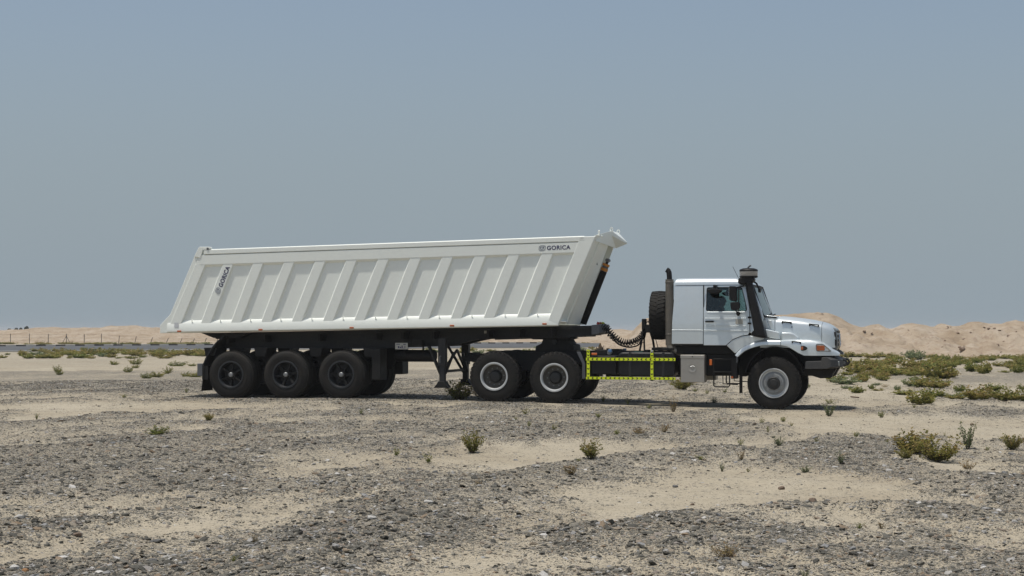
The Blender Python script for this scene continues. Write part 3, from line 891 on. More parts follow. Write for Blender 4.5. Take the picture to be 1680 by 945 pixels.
def frustum(quad, s, yo=YO, yi=YI, sp=0.035):
    """raised member: quad of outer corners (x, z) tl, tr, br, bl; foot wider by sp along x"""
    tl, tr, br, bl = quad
    o = [(p[0], s*yo, p[1]) for p in (tl, tr, br, bl)]
    i = [(tl[0]-sp, s*(yi-0.01), tl[1]), (tr[0]+sp, s*(yi-0.01), tr[1]), (br[0]+sp, s*(yi-0.01), br[1]), (bl[0]-sp, s*(yi-0.01), bl[1])]
    return MB().add(o+i, [(0,1,2,3), (0,4,5,1), (1,5,6,2), (2,6,7,3), (3,7,4,0), (7,6,5,4)])
RIB_T = [-13.87, -13.048, -12.21, -11.373, -10.545, -9.705, -8.871, -8.051, -7.215, -6.366, -5.532]
RIB_B = [-14.504, -13.676, -12.852, -12.029, -11.194, -10.367, -9.513, -8.695, -7.865, -7.029, -6.190]
for s in (-1, 1):
    for xt, xb in zip(RIB_T, RIB_B):
        w1, w2 = 0.275, 0.265
        frustum([(xt, rail_low(xt)+0.03), (xt+w1, rail_low(xt+w1)+0.03), (xb+w2, sill_top(xb+w2)-0.02), (xb, sill_top(xb)-0.02)], s).build('rib', 'white_paint', trailer, 0.012)
    frustum([(-14.56, 3.74), (-14.36, 3.56), (-15.069, 1.97), (-15.44, 1.80)], s, YO+0.002, YI, 0.02).build('rear_post', 'white_paint', trailer, 0.012)
    frustum([(-4.60, 4.105), (-4.225, 4.112), (-5.145, 2.0), (-5.385, 2.10)], s, YO+0.012, YI, 0.02).build('front_post', 'white_paint', trailer, 0.012)
    # top rail: lower wide band with a bevelled underside, upper box section
    def along(sec, xa, xb, fz):
        return MB().loft([[(xa+dx0*0, s*y, fz(xa)+dz) for (y, dz, dx0) in sec], [(xb, s*y, fz(xb)+dz) for (y, dz, dx0) in sec]])
    along([(YI-0.02, -0.07, 0), (YI, -0.055, 0), (YO+0.006, 0.0, 0), (YO+0.006, 0.245, 0), (YI-0.02, 0.245, 0)], -14.53, -4.57, rail_low).build('top_rail', 'white_paint', trailer, 0.01)
    along([(YI-0.03, 0.262, 0), (YO+0.012, 0.262, 0), (YO+0.012, 0.375, 0), (YO-0.01, 0.392, 0), (YI-0.03, 0.392, 0)], -14.42, -4.50, rail_low).build('top_rail_cap', 'white_paint', trailer, 0.012)
    along([(YI-0.02, 0.12, 0), (YI+0.004, 0.095, 0), (YO+0.01, 0.0, 0), (YO+0.01, -0.185, 0), (YO-0.02, -0.205, 0), (YI-0.02, -0.205, 0)], -15.43, -5.14, lambda x: lerp(2.0, 2.165, (x+15.433)/10.296)).build('sill', 'white_paint', trailer, 0.01)
    # tarp hooks on the ledge, one in each bay
    for k in range(12):
        x = (RIB_B[k]-0.28 if k < 11 else -5.66) if k else -14.74
        z = sill_top(x)
        MB().tube([(x, s*(YO-0.01), z-0.02), (x+0.005, s*(YO-0.005), z+0.10), (x+0.02, s*(YO+0.02), z+0.115)], 0.011, 6).build('tarp_hook', 'white_paint', trailer)
    for x, z in ((-15.08, 1.83), (-12.844, 1.871), (-10.406, 1.918), (-7.805, 1.97), (-5.479, 2.011)):
        MB().box(x-0.055, x+0.055, s*(YO+0.009), s*(YO+0.032), z-0.020, z+0.022).build('marker_lamp', 'lamp_red', trailer, 0.008)

# tailgate with hinge caps
tg = [(-15.636, 1.781), (-15.637, 1.986), (-15.354, 2.265), (-14.635, 3.858), (-14.52, 3.85), (-15.20, 2.32), (-15.40, 1.90), (-15.42, 1.79)]
MB().prism(tg, -1.235, 1.235).build('tailgate', 'white_paint', trailer, 0.012)
for s in (-1, 1):
    hp = [(-14.68, 3.74), (-14.56, 3.96), (-14.53, 3.987), (-14.24, 3.982), (-14.213, 3.955), (-14.23, 3.925), (-14.44, 3.90), (-14.50, 3.70)]
    MB().prism(hp, s*1.268, s*1.17).build('hinge_cap', 'white_paint', trailer, 0.01)
    MB().lathe([(s*1.275, 0.001), (s*1.275, 0.03), (s*1.25, 0.03)], (-14.30, 0, 3.935), 'y', 12).build('hinge_pin', 'grey_steel', trailer)
    MB().box(-15.22, -15.10, s*1.264, s*1.2655, 1.93, 2.05).build('data_plate', 'sticker_white', trailer)
# floor and rounded front end
MB().add([(-15.38, -YI, 1.83), (-5.2, -YI, 2.03), (-5.2, YI, 2.03), (-15.38, YI, 1.83), (-15.38, -YI, 1.79), (-5.2, -YI, 1.99), (-5.2, YI, 1.99), (-15.38, YI, 1.79)],
         [(0,1,2,3), (7,6,5,4), (0,4,5,1), (1,5,6,2), (2,6,7,3), (3,7,4,0)]).build('floor', 'white_paint', trailer)
def front_panel(ya, xa, yb, xb, name='front_panel'):
    """ya/xa: edge (y, offset at foot, offset at top)"""
    f = lambda y, o, z, k: (lerp(-5.14, -4.215, (z-2.0)/2.112)+lerp(o[0], o[1], (z-2.0)/2.112)-k, y, z)
    v = []
    for k in (0, 0.04):
        for z in (2.0, 4.14):
            v += [f(ya, xa, z, k), f(yb, xb, z, k)]
    return MB().add(v, [(0,1,3,2), (5,4,6,7), (0,4,5,1), (2,3,7,6), (0,2,6,4), (1,5,7,3)])
for s in (-1, 1):
    front_panel(s*1.24, (0.0, 0.0), s*0.93, (0.085, 0.05)).build('front_panel', 'white_paint', trailer)
    front_panel(s*0.93, (0.125, 0.085), s*0.78, (0.15, 0.10)).build('front_stiffener', 'white_paint', trailer, 0.01)
    front_panel(s*0.93, (0.085, 0.05), s*0.35, (0.33, 0.19)).build('front_panel', 'white_paint', trailer)
    front_panel(s*0.351, (0.33, 0.19), s*0.349, (0.10, 0.02)).build('recess_cheek', 'white_paint', trailer)
    MB().plan([(-5.15, s*1.2), (-4.97, s*1.17), (-4.93, s*1.05), (-4.99, s*0.95), (-5.1, s*0.9)], 2.055, 2.085).build('foot_plate', 'white_paint', trailer, 0.008)
front_panel(-0.35, (0.10, 0.02), 0.35, (0.10, 0.02)).build('front_panel', 'white_paint', trailer)
# pointed canopy over the lifting ram
A0, C0, K, K2, T, B_ = (-4.26, -1.22, 4.135), (-4.24, -1.18, 4.00), (-3.985, -0.45, 4.285), (-3.985, -0.45, 4.17), (-3.69, 0.0, 3.985), (-3.965, 0.0, 3.875)
mi = lambda p: (p[0], -p[1], p[2])
can = MB().add([A0, C0, K, K2, T, B_, mi(A0), mi(C0), mi(K), mi(K2), (-3.68, 0, 4.02)],
               [(0,2,8,6), (2,10,8), (2,3,4,10), (8,10,4,9), (3,5,4), (9,4,5), (0,1,3,2), (6,8,9,7), (1,5,3), (7,9,5), (1,7,5), (0,6,7,1)])
can.build('canopy', 'white_paint', trailer, 0.006)
for s in (-1, 1):
    MB().box(-4.20, -4.15, s*1.06, s*1.08, 4.13, 4.265).build('lifting_eye', 'white_paint', trailer, 0.006)
    eye = MB().ring([(-3.99+0.045*math.cos(t), 4.31+0.065*math.sin(t)) for t in [k*0.5236 for k in range(12)]],
                    [(-3.99+0.022*math.cos(t), 4.315+0.03*math.sin(t)) for t in [k*0.5236 for k in range(12)]], s*0.43, s*0.46, (-3.99, 4.315))
    eye.build('lifting_eye', 'white_paint', trailer, 0.004)
# telescopic lifting ram
rp0, rp1 = Vector((-4.80, 0, 2.02)), Vector((-4.205, 0, 3.494))
rt = lambda t: tuple(rp0.lerp(rp1, t))
ram = MB().tube([rt(0), rt(0.88)], 0.088, 20).build('lifting_ram', 'black_plastic', trailer)
MB().tube([rt(0.885), rt(0.93)], 0.092, 20).build('collar', 'orange', ram)
MB().tube([rt(0.93), rt(0.965)], 0.078, 20).build('ram_stage', 'grey_steel', ram)
MB().tube([rt(0.965), rt(1.0)], 0.092, 20).build('collar', 'orange', ram)
MB().tube([rt(1.0), rt(1.07)], 0.035, 12).build('ram_rod', 'black_steel', ram)
MB().lathe([(-0.12, 0.001), (-0.12, 0.045), (0.12, 0.045), (0.12, 0.001)], rt(1.06), 'y', 16).build('ram_pin', 'grey_steel', ram)
MB().lathe([(-0.14, 0.001), (-0.14, 0.04), (0.14, 0.04), (0.14, 0.001)], (-4.66, 0, 2.30), 'y', 12).build('ram_bolt', 'black_steel', ram)
for o in ram.children: o.matrix_parent_inverse = Matrix.Identity(4)
MB().lathe([(-0.01, 0.001), (-0.01, 0.05), (0.02, 0.05)], (-4.345, -0.5, 3.50), 'x', 16).build('drain_hole', 'black_steel', trailer)

# chassis: two beams with flanges, neck, cross members
beam = [(-14.50, 1.775), (-14.2, 1.69), (-14.186, 1.40), (-9.997, 1.411), (-8.30, 1.47), (-7.95, 1.50), (-7.75, 1.545), (-7.55, 1.60), (-7.317, 1.645), (-4.458, 1.743), (-4.458, 1.972), (-14.50, 1.79)]
for s in (-1, 1):
    MB().prism(beam, s*0.50, s*0.54).build('chassis_beam', 'dark_steel', trailer)
    low = beam[1:10]
    fl = MB()
    for a, b in zip(low[1:-1], low[2:]):
        fl.add([(a[0], s*0.42, a[1]-0.012), (b[0], s*0.42, b[1]-0.012), (b[0], s*0.62, b[1]-0.012), (a[0], s*0.62, a[1]-0.012), (a[0], s*0.42, a[1]+0.012), (b[0], s*0.42, b[1]+0.012), (b[0], s*0.62, b[1]+0.012), (a[0], s*0.62, a[1]+0.012)],
               [(0,3,2,1), (4,5,6,7), (0,1,5,4), (1,2,6,5), (2,3,7,6), (3,0,4,7)])
    fl.build('beam_flange', 'dark_steel', trailer)
    MB().prism([(-14.4, 1.775), (-4.46, 1.973), (-4.46, 1.90), (-14.4, 1.70)], s*0.62, s*0.545).build('beam_flange', 'dark_steel', trailer)
    for x in (-13.9, -12.9, -11.4, -9.9, -9.2, -8.4, -7.0, -6.2, -5.4):
        zt = 1.79+(x+14.4)*0.0198
        MB().prism([(x, zt-0.08), (x+0.05, zt-0.08), (x+0.05, zt-0.26), (x, zt-0.26)], s*0.545, s*1.0).build('outrigger', 'black_steel', trailer)
for x in (-13.4, -12.9, -11.4, -9.4, -8.1, -6.4, -5.0):
    MB().box(x-0.06, x+0.06, -0.5, 0.5, 1.46 if x < -7.5 else 1.72, 1.62 if x < -7.5 else 1.86).build('cross_member', 'black_steel', trailer)
MB().prism([(-4.458, 1.985), (-4.27, 2.003), (-4.255, 1.99), (-4.255, 1.80), (-4.30, 1.765), (-4.458, 1.745)], -0.62, 0.62).build('neck_end', 'grey_steel', trailer, 0.012)
MB().prism([(-6.9, 1.66), (-4.6, 1.738), (-4.6, 1.70), (-6.9, 1.62)], -0.6, 0.6).build('coupling_plate', 'dark_steel', trailer)
MB().box(-7.19, -6.99, -0.545, -0.548, 1.78, 1.885).build('frame_sticker', 'plate_white', trailer)
for y, c in ((-0.35, 'red'), (-0.05, 'orange'), (0.25, 'tape_yellow')):
    MB().tube([(-4.36, y, 2.0), (-4.33, y, 2.055)], 0.035, 10).build('air_coupling', c, trailer)
MB().prism([(-14.6, 1.79), (-13.2, 1.80), (-13.6, 1.66), (-14.25, 1.66)], -1.0, -0.62).build('rear_bracket', 'black_steel', trailer)
MB().prism([(-14.6, 1.79), (-13.2, 1.80), (-13.6, 1.66), (-14.25, 1.66)], 0.62, 1.0).build('rear_bracket', 'black_steel', trailer)
MB().lathe([(-1.0, 0.001), (-1.0, 0.07), (1.0, 0.07), (1.0, 0.001)], (-14.15, 0, 1.70), 'y', 14).build('tipping_shaft', 'black_steel', trailer)

AX = [-13.66, -12.17, -10.69]
AZ = [0.127+0.603, 0.140+0.603, 0.150+0.603]
for x, z in zip(AX, AZ):
    MB().lathe([(-1.0, 0.001), (-1.0, 0.075), (1.0, 0.075), (1.0, 0.001)], (x, 0, z), 'y', 16).build('axle', 'black_steel', trailer)
    for s in (-1, 1):
        add_wheel(trailer, x, z, s*1.255, s, RIM_L, TYRE_L, (HUB_L, CAP_L), x*3+s)
        add_wheel(trailer, x, z, s*0.905, s, RIM_L, TYRE_L, (), x*5+s)
        sp = MB()
        for k in range(7):
            h = k*0.022
            sp.add([(x-0.62+k*0.07, s*0.46, z+0.17+h), (x, s*0.46, z+0.10+h), (x+0.62-k*0.07, s*0.46, z+0.17+h)] + [(x-0.62+k*0.07, s*0.56, z+0.17+h), (x, s*0.56, z+0.10+h), (x+0.62-k*0.07, s*0.56, z+0.17+h)] +
                   [(x-0.62+k*0.07, s*0.46, z+0.19+h), (x, s*0.46, z+0.12+h), (x+0.62-k*0.07, s*0.46, z+0.19+h)] + [(x-0.62+k*0.07, s*0.56, z+0.19+h), (x, s*0.56, z+0.12+h), (x+0.62-k*0.07, s*0.56, z+0.19+h)],
                   [(0,1,4,3), (1,2,5,4), (6,9,10,7), (7,10,11,8), (0,6,7,1), (1,7,8,2), (3,4,10,9), (4,5,11,10), (0,3,9,6), (2,8,11,5)])
        sp.build('leaf_spring', 'black_steel', trailer)
        MB().lathe([(-0.16, 0.001), (-0.15, 0.09), (0.0, 0.10), (0.02, 0.08), (0.12, 0.07), (0.12, 0.001)], (x+0.28, s*0.38, z+0.02), 'x', 16).build('brake_chamber', 'black_steel', trailer)
for x in (-14.30, -12.92, -11.43, -9.99):
    for s in (-1, 1):
        MB().prism([(x-0.17, 1.41), (x+0.17, 1.41), (x+0.12, 1.0), (x+0.05, 0.86), (x-0.05, 0.86), (x-0.12, 1.0)], s*0.44, s*0.59).build('spring_hanger', 'black_steel', trailer)
        MB().prism([(x-0.17, 1.41), (x+0.19, 1.41), (x+0.12, 1.20), (x-0.12, 1.20)], s*0.60, s*1.10).build('mudguard_bracket', 'black_steel', trailer)
MB().box(-9.93, -9.70, -1.12, -0.62, 0.62, 1.40).build('front_mudguard', 'black_steel', trailer, 0.02)
MB().box(-9.93, -9.70, 0.62, 1.12, 0.72, 1.40).build('front_mudguard', 'black_steel', trailer, 0.02)

# rear mudguard, lamp box, flap
for s in (-1, 1):
    pth = [(-13.90, 1.70), (-14.08, 1.56), (-14.25, 1.36), (-14.38, 1.14), (-14.46, 0.95)]
    g = [(x, z) for x, z in pth] + [(x+0.022, z-0.018) for x, z in reversed(pth)]
    MB().prism(g, s*1.22, s*0.58).build('rear_mudguard', 'dark_steel', trailer)
    tl = MB().box(-14.60, -14.45, s*1.22, s*0.85, 0.69, 1.01).build('tail_lamp_box', 'grey_steel', trailer, 0.012)
    MB().box(-14.612, -14.598, s*1.18, s*0.90, 0.76, 0.94).build('tail_lamp', 'red', tl)
    MB().box(-14.46, -14.30, s*1.22, s*1.205, 0.60, 0.95).build('flap_stay', 'black_steel', trailer)
    MB().add([(-14.40, s*1.24, 0.94), (-14.385, s*1.24, 0.94), (-14.385, s*0.60, 0.94), (-14.40, s*0.60, 0.94), (-14.475, s*1.24, 0.31), (-14.46, s*1.24, 0.31), (-14.46, s*0.60, 0.31), (-14.475, s*0.60, 0.31)],
             [(0,1,2,3), (7,6,5,4), (0,4,5,1), (1,5,6,2), (2,6,7,3), (3,7,4,0)]).build('mud_flap', 'rubber', trailer)

# landing legs, wound up clear of the ground
for s in (-1, 1):
    x = -8.115
    m = MB().box(x-0.095, x+0.095, s*1.12, s*0.93, 0.98, 1.67)
    leg = m.build('landing_leg', 'dark_steel', trailer, 0.012)
    MB().box(x-0.07, x+0.07, s*1.095, s*0.955, 0.56, 1.0).build('inner_leg', 'dark_steel', leg, 0.01)
    ft = [(x-0.085, 0.60), (x-0.11, 0.545), (x-0.175, 0.465), (x-0.19, 0.44), (x+0.19, 0.44), (x+0.175, 0.465), (x+0.11, 0.545), (x+0.085, 0.60)]
    MB().prism(ft, s*1.16, s*0.89).build('foot', 'black_steel', leg, 0.012)
    MB().bar((x-0.06, s*1.0, 0.78), (x-0.42, s*0.80, 1.46), 0.06).build('brace', 'dark_steel', leg)
    MB().bar((x+0.06, s*0.98, 0.80), (x+0.10, s*0.40, 1.30), 0.05).build('brace', 'dark_steel', leg)
    MB().tube([(x-0.02, s*1.12, 1.22), (x-0.02, s*1.20, 1.22), (x-0.02, s*1.20, 1.06)], 0.014, 6).build('crank', 'grey_steel', leg)
MB().bar((-8.115, -0.95, 0.84), (-8.115, 0.95, 0.84), 0.06).build('leg_cross_bar', 'dark_steel', trailer)
MB().bar((-8.115, -0.95, 0.86), (-8.05, 0.0, 1.36), 0.05).build('leg_cross_brace', 'dark_steel', trailer)
MB().bar((-8.115, 0.95, 0.86), (-8.05, 0.0, 1.36), 0.05).build('leg_cross_brace', 'dark_steel', trailer)
at_ = MB().lathe([(-9.60, 0.001), (-9.595, 0.09), (-9.56, 0.14), (-9.53, 0.152), (-8.56, 0.152), (-8.53, 0.14), (-8.50, 0.09), (-8.495, 0.001)], (0, -0.3, 1.215), 'x', 24)
at_.build('air_tank', 'black_plastic', trailer)
for x in (-9.3, -8.8):
    MB().box(x-0.02, x+0.02, -0.46, -0.44, 1.2, 1.45).build('tank_strap', 'black_steel', trailer)
pl = MB().box(-9.31, -8.985, -1.13, -1.137, 1.385, 1.545).build('number_plate', 'plate_white', trailer, 0.003)
pm = MB()
for (a, b, c, d) in ((0.03, 0.125, 0.118, 0.135), (0.21, 0.28, 0.115, 0.135), (0.07, 0.105, 0.03, 0.08), (0.12, 0.15, 0.028, 0.065), (0.165, 0.195, 0.025, 0.095), (0.205, 0.232, 0.025, 0.035), (0.245, 0.262, 0.02, 0.095)):
    pm.box(-9.31+a, -9.31+b, -1.138, -1.1395, 1.385+c, 1.385+d)
pm.build('plate_marks', 'letter_blue', pl)
MB().box(-9.2, -9.1, -1.129, -0.6, 1.50, 1.53).build('plate_stay', 'black_steel', trailer)
MB().box(-8.95, -8.70, -0.9, -0.62, 1.44, 1.62).build('valve_box', 'black_steel', trailer, 0.02)

# lettering and badge
def text_mesh(body, size, mat, extr=0.0015, bold=0.024):
    cu = bpy.data.curves.new('lettering', 'FONT')
    cu.body = body; cu.size = size; cu.extrude = extr; cu.offset = bold*size; cu.space_character = 1.08; cu.align_x = 'LEFT'
    o = bpy.data.objects.new('lettering', cu); COL.objects.link(o)
    bpy.context.view_layer.update()
    dg = bpy.context.evaluated_depsgraph_get()
    me = bpy.data.meshes.new_from_object(o.evaluated_get(dg))
    bpy.data.objects.remove(o); bpy.data.curves.remove(cu)
    me.materials.clear(); me.materials.append(MATS[mat])
    w = max(v.co.x for v in me.vertices); h = max(v.co.y for v in me.vertices)
    return me, w, h
def badge_mesh(h):
    """slanted rounded outline with a small hooked C and a bar inside"""
    m = MB()
    sh = 0.18
    out = rounded([(0, 0), (1.25, 0), (1.42, 1.0), (0.17, 1.0)], 0.45, 6)
    out[len(out)//2:len(out)//2] = []
    def stroke(pts, w, closed):
        n = len(pts)
        for i in range(n if closed else n-1):
            a, b = Vector(pts[i]), Vector(pts[(i+1) % n])
            d = (b-a)
            if d.length < 1e-6: continue
            e = Vector((-d.y, d.x)).normalized()*w/2
            d = d.normalized()*w*0.3
            q = [a-d+e, b+d+e, b+d-e, a-d-e]
            m.add([(p.x*h, p.y*h, 0.0) for p in q]+[(p.x*h, p.y*h, 0.003) for p in q], [(0,1,2,3), (7,6,5,4), (0,4,5,1), (1,5,6,2), (2,6,7,3), (3,7,4,0)])
    stroke(out, 0.09, True)
    stroke([(0.85, 0.72), (0.50, 0.72), (0.36, 0.62), (0.32, 0.42), (0.40, 0.28), (0.62, 0.25), (0.80, 0.30)], 0.12, False)
    stroke([(0.86, 0.25), (0.92, 0.50), (0.98, 0.72), (1.15, 0.74)], 0.14, False)
    stroke([(0.92, 0.50), (1.06, 0.50)], 0.10, False)
    return m.mesh('badge', 'logo_grey', 0)
tm, tw, th = text_mesh('GORICA', 0.2, 'letter_blue')
def place_flat(me, name, origin, ex, ez, scale, parent):
    """mesh x -> ex, mesh y -> ez, both unit vectors in the x,z plane of the trailer; faces -y"""
    ex, ez = Vector(ex).normalized(), Vector(ez).normalized()
    n = ex.cross(ez)
    M = Matrix(((ex.x, ez.x, n.x, origin[0]-TB[0]), (ex.y, ez.y, n.y, origin[1]-TB[1]), (ex.z, ez.z, n.z, origin[2]-TB[2]), (0, 0, 0, 1)))
    o = link(name, me, parent)
    o.matrix_local = M @ Matrix.Diagonal((*scale, 1, 1))
    return o
dirx = Vector((9.682, 0, 0.2)).normalized(); dirz = Vector((-dirx.z, 0, dirx.x))
dirv = Vector((0.634, 0, 1.527)).normalized(); dirw = Vector((-dirv.z, 0, dirv.x))
bd = badge_mesh(1.0)
place_flat(tm, 'lettering', (-5.421, -1.2575, 3.797), dirx, dirz, (0.585/tw, 0.100/th), trailer)['label'] = 'navy GORICA lettering on the top rail'
place_flat(bd, 'badge', (-5.625, -1.2575, 3.785), dirx, dirz, (0.125, 0.115), trailer)['label'] = 'grey outlined badge beside the rail lettering'
place_flat(tm, 'lettering', (-13.905, -1.254, 2.94), dirv, dirw, (0.56/tw, 0.115/th), trailer)['label'] = 'navy GORICA lettering running up the first rib'
place_flat(bd, 'badge', (-13.985, -1.254, 2.765), dirv, dirw, (0.115, 0.13), trailer)['label'] = 'grey outlined badge below the rib lettering'


# ------------------------------------------------------------------ tractor truck
truck = empty('tractor_truck', (TO[0], TO[1], 0), -YAW)
truck['_off'] = (0, 0, 0)
tag(truck, 'silver bonneted tractor truck with black snorkel and yellow chevron side guard', 'truck')

def both(fn, *a, **k):
    for s in (-1, 1): fn(s, *a, **k)

# frame, axles, running gear
for s in (-1, 1):
    fr = [(-7.78, 1.20), (-7.40, 1.25), (-6.90, 1.352), (1.2, 1.36), (1.2, 1.10), (-0.9, 1.06), (-7.4, 1.06), (-7.78, 1.10)]
    MB().prism(fr, s*0.38, s*0.45).build('frame_rail', 'black_steel', truck)
for x in (-7.6, -6.0, -4.3, -3.0, -1.4):
    MB().box(x-0.06, x+0.06, -0.38, 0.38, 1.10, 1.30).build('frame_cross_member', 'black_steel', truck)
AXT = [(0.0, 0.0), (-5.245, 0.092), (-6.745, 0.108)]
for x, g in AXT:
    z = g+TR-0.006
    MB().lathe([(-0.95, 0.001), (-0.95, 0.12), (-0.5, 0.09), (-0.25, 0.11), (-0.18, 0.22), (0.0, 0.25), (0.18, 0.22), (0.25, 0.11), (0.5, 0.09), (0.95, 0.12), (0.95, 0.001)], (x, 0, z), 'y', 20).build('axle', 'black_steel', truck)
    for s in (-1, 1):
        if x == 0.0:
            add_wheel(truck, x, z, s*1.25, s, RIM_F, TYRE_T, (DISC_F, HUB_F, NUT_F), 0.4+s)
            MB().lathe([(0.62, 0.001), (0.62, 0.05), (0.66, 0.05), (1.45, 0.05)], (0.35*0+x-0.32, s*0.62, 0), 'z', 10).build('shock_absorber', 'black_steel', truck)
        else:
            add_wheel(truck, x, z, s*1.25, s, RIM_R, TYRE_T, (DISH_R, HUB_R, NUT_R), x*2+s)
            MB().prism([(x-0.55, z+0.22), (x, z+0.32), (x+0.55, z+0.22), (x+0.55, z+0.12), (x, z+0.18), (x-0.55, z+0.12)], s*0.52, s*0.62).build('leaf_spring', 'black_steel', truck)
        MB().lathe([(s*0.80, 0.30), (s*0.99, 0.30), (s*0.99, 0.001)], (x, 0, z), 'y', 24).build('brake_drum', 'black_steel', truck)
MB().box(-6.35, -5.65, -0.52, 0.52, 0.85, 1.32).build('bogie_centre', 'black_steel', truck, 0.03)
MB().tube([(-5.0, 0, 0.95), (-1.2, 0, 1.0)], 0.07, 12).build('drive_shaft', 'black_steel', truck)
MB().box(-1.55, 0.95, -0.44, 0.44, 0.78, 1.50).build('engine_block', 'black_steel', truck, 0.05)
MB().box(-2.35, -1.5, -0.40, 0.40, 0.80, 1.46).build('gearbox', 'black_steel', truck, 0.05)
MB().box(-2.33, -0.95, -1.0, 1.0, 1.30, 1.49).build('cab_underframe', 'black_steel', truck, 0.02)

# fifth wheel
fw = MB().prism([(-6.07, 1.665), (-5.95, 1.69), (-5.07, 1.69), (-5.0, 1.665), (-5.1, 1.63), (-5.95, 1.63)], -0.46, 0.46).build('fifth_wheel', 'black_steel', truck, 0.01)
MB().prism([(-5.72, 1.64), (-5.12, 1.64), (-5.05, 1.52), (-4.96, 1.50), (-4.94, 1.36), (-5.92, 1.36), (-5.90, 1.47), (-5.76, 1.53)], -0.42, 0.42).build('pedestal', 'black_steel', fw, 0.015)
MB().lathe([(-0.5, 0.001), (-0.5, 0.06), (0.5, 0.06), (0.5, 0.001)], (-5.42, 0, 1.57), 'y', 14).build('pivot', 'dark_steel', fw)

# fuel tanks, battery box, side guard
for s in (-1, 1):
    tk = rounded([(-3.69, 0.755), (-2.32, 0.755), (-2.32, 1.335), (-3.69, 1.335)], 0.13, 5)
    t = MB().prism(tk, s*1.215, s*0.58).build('fuel_tank', 'tank_plastic', truck, 0.05)
    for x in (-3.40, -2.60):
        MB().box(x-0.03, x+0.03, s*1.222, s*0.56, 0.742, 1.342).build('tank_strap', 'dark_steel', t, 0.01)
    MB().lathe([(1.325, 0.07), (1.39, 0.07), (1.395, 0.06), (1.395, 0.001)], (-3.02, s*0.95, 0), 'z', 16).build('filler_cap', 'black_plastic', t)
    MB().box(-3.33, -3.12, s*1.1, s*0.95, 1.337, 1.343).build('tank_label', 'teal', t)
    MB().box(-4.36, -3.74, s*1.19, s*0.55, 0.80, 1.25).build('battery_box', 'black_plastic', truck, 0.03)
    MB().box(-4.30, -4.0, s*1.0, s*0.6, 1.25, 1.39).build('valve_block', 'black_steel', truck, 0.02)
    MB().lathe([(-0.06, 0.001), (-0.06, 0.06), (0.06, 0.06), (0.06, 0.001)], (-3.95, s*0.92, 1.33), 'y', 12).build('air_dryer', 'lamp_grey', truck)
    MB().box(-3.97, -3.89, s*0.99, s*0.93, 1.33, 1.40).build('valve_cap', 'blue', truck, 0.01)
    MB().box(-4.335, -4.20, s*1.19, s*1.215, 1.265, 1.315).build('marker_lamp', 'amber', truck, 0.008)
    sg = MB().box(-4.468, -2.306, s*1.225, s*1.205, 1.130, 1.205)
    g = sg.build('side_guard', 'black_steel', truck, 0.006)
    MB().box(-4.468, -2.306, s*1.225, s*1.205, 0.682, 0.747).build('guard_rail', 'black_steel', g, 0.006)
    MB().box(-4.452, -4.370, s*1.220, s*1.200, 0.66, 1.40).build('guard_post', 'black_steel', g, 0.006)
    MB().box(-2.908, -2.832, s*1.220, s*1.200, 0.66, 1.39).build('guard_post', 'black_steel', g, 0.006)
    # reflective tape: yellow band with black arrow heads
    tp = MB()
    tp.box(-4.466, -2.308, s*1.2255, s*1.2285, 1.133, 1.202).box(-4.466, -2.308, s*1.2255, s*1.2285, 0.685, 0.744)
    tp.box(-4.448, -4.374, s*1.2205, s*1.2235, 1.21, 1.395).box(-4.448, -4.374, s*1.2205, s*1.2235, 0.75, 1.126)
    tp.box(-2.904, -2.836, s*1.2205, s*1.2235, 1.21, 1.385).box(-2.904, -2.836, s*1.2205, s*1.2235, 0.75, 1.126)
    tp.build('reflective_tape', 'tape_yellow', g, 0, 0)
    ch = MB()
    def arrow(c, z, d, hw, hh, y, vert=False):
        pts = [(-1.0, 1.0), (0.1, 1.0), (1.0, 0.0), (0.1, -1.0), (-1.0, -1.0), (-0.05, 0.0)]
        q = [((c+d*px*hw), z+pz*hh) if not vert else (c+pz*hh, z+d*px*hw) for px, pz in pts]
        ch.prism(q, s*y, s*(y+0.0016))
    for z, hh in ((1.1675, 0.026), (0.7145, 0.022)):
        n = 20; L = 2.158
        for k in range(n):
            t = (k+0.5)/n
            d = -1 if t < 0.385 or 0.585 < t < 0.79 else 1
            arrow(-4.466+L*t, z, d, 0.028, hh, 1.2287)
    for xc in (-4.411, -2.87):
        for z0, z1, d in ((1.215, 1.385, -1), (0.755, 1.12, -1)):
            k = max(2, int((z1-z0)/0.105))
            for i in range(k):
                arrow(xc, z0+(z1-z0)*(i+0.5)/k, d, 0.026, 0.026, 1.2237, True)
    tag(ch.build('tape_arrows', 'tape_black', g, 0, 0), None, kind='stuff')
    MB().box(-2.900, -2.840, s*1.2236, s*1.2250, 1.325, 1.385).build('tape_end', 'sticker_white', g)
    # bent stay behind the rear wheel
    st = [(-4.72, 1.34), (-4.60, 1.06), (-4.60, 0.70)]
    m = MB()
    m.prism([(-4.73, 1.34), (-4.59, 1.05), (-4.60, 0.69), (-4.515, 0.69), (-4.515, 1.05), (-4.64, 1.34)], s*1.08, s*1.05)
    m.build('mudguard_stay', 'grey_steel', truck, 0.006)

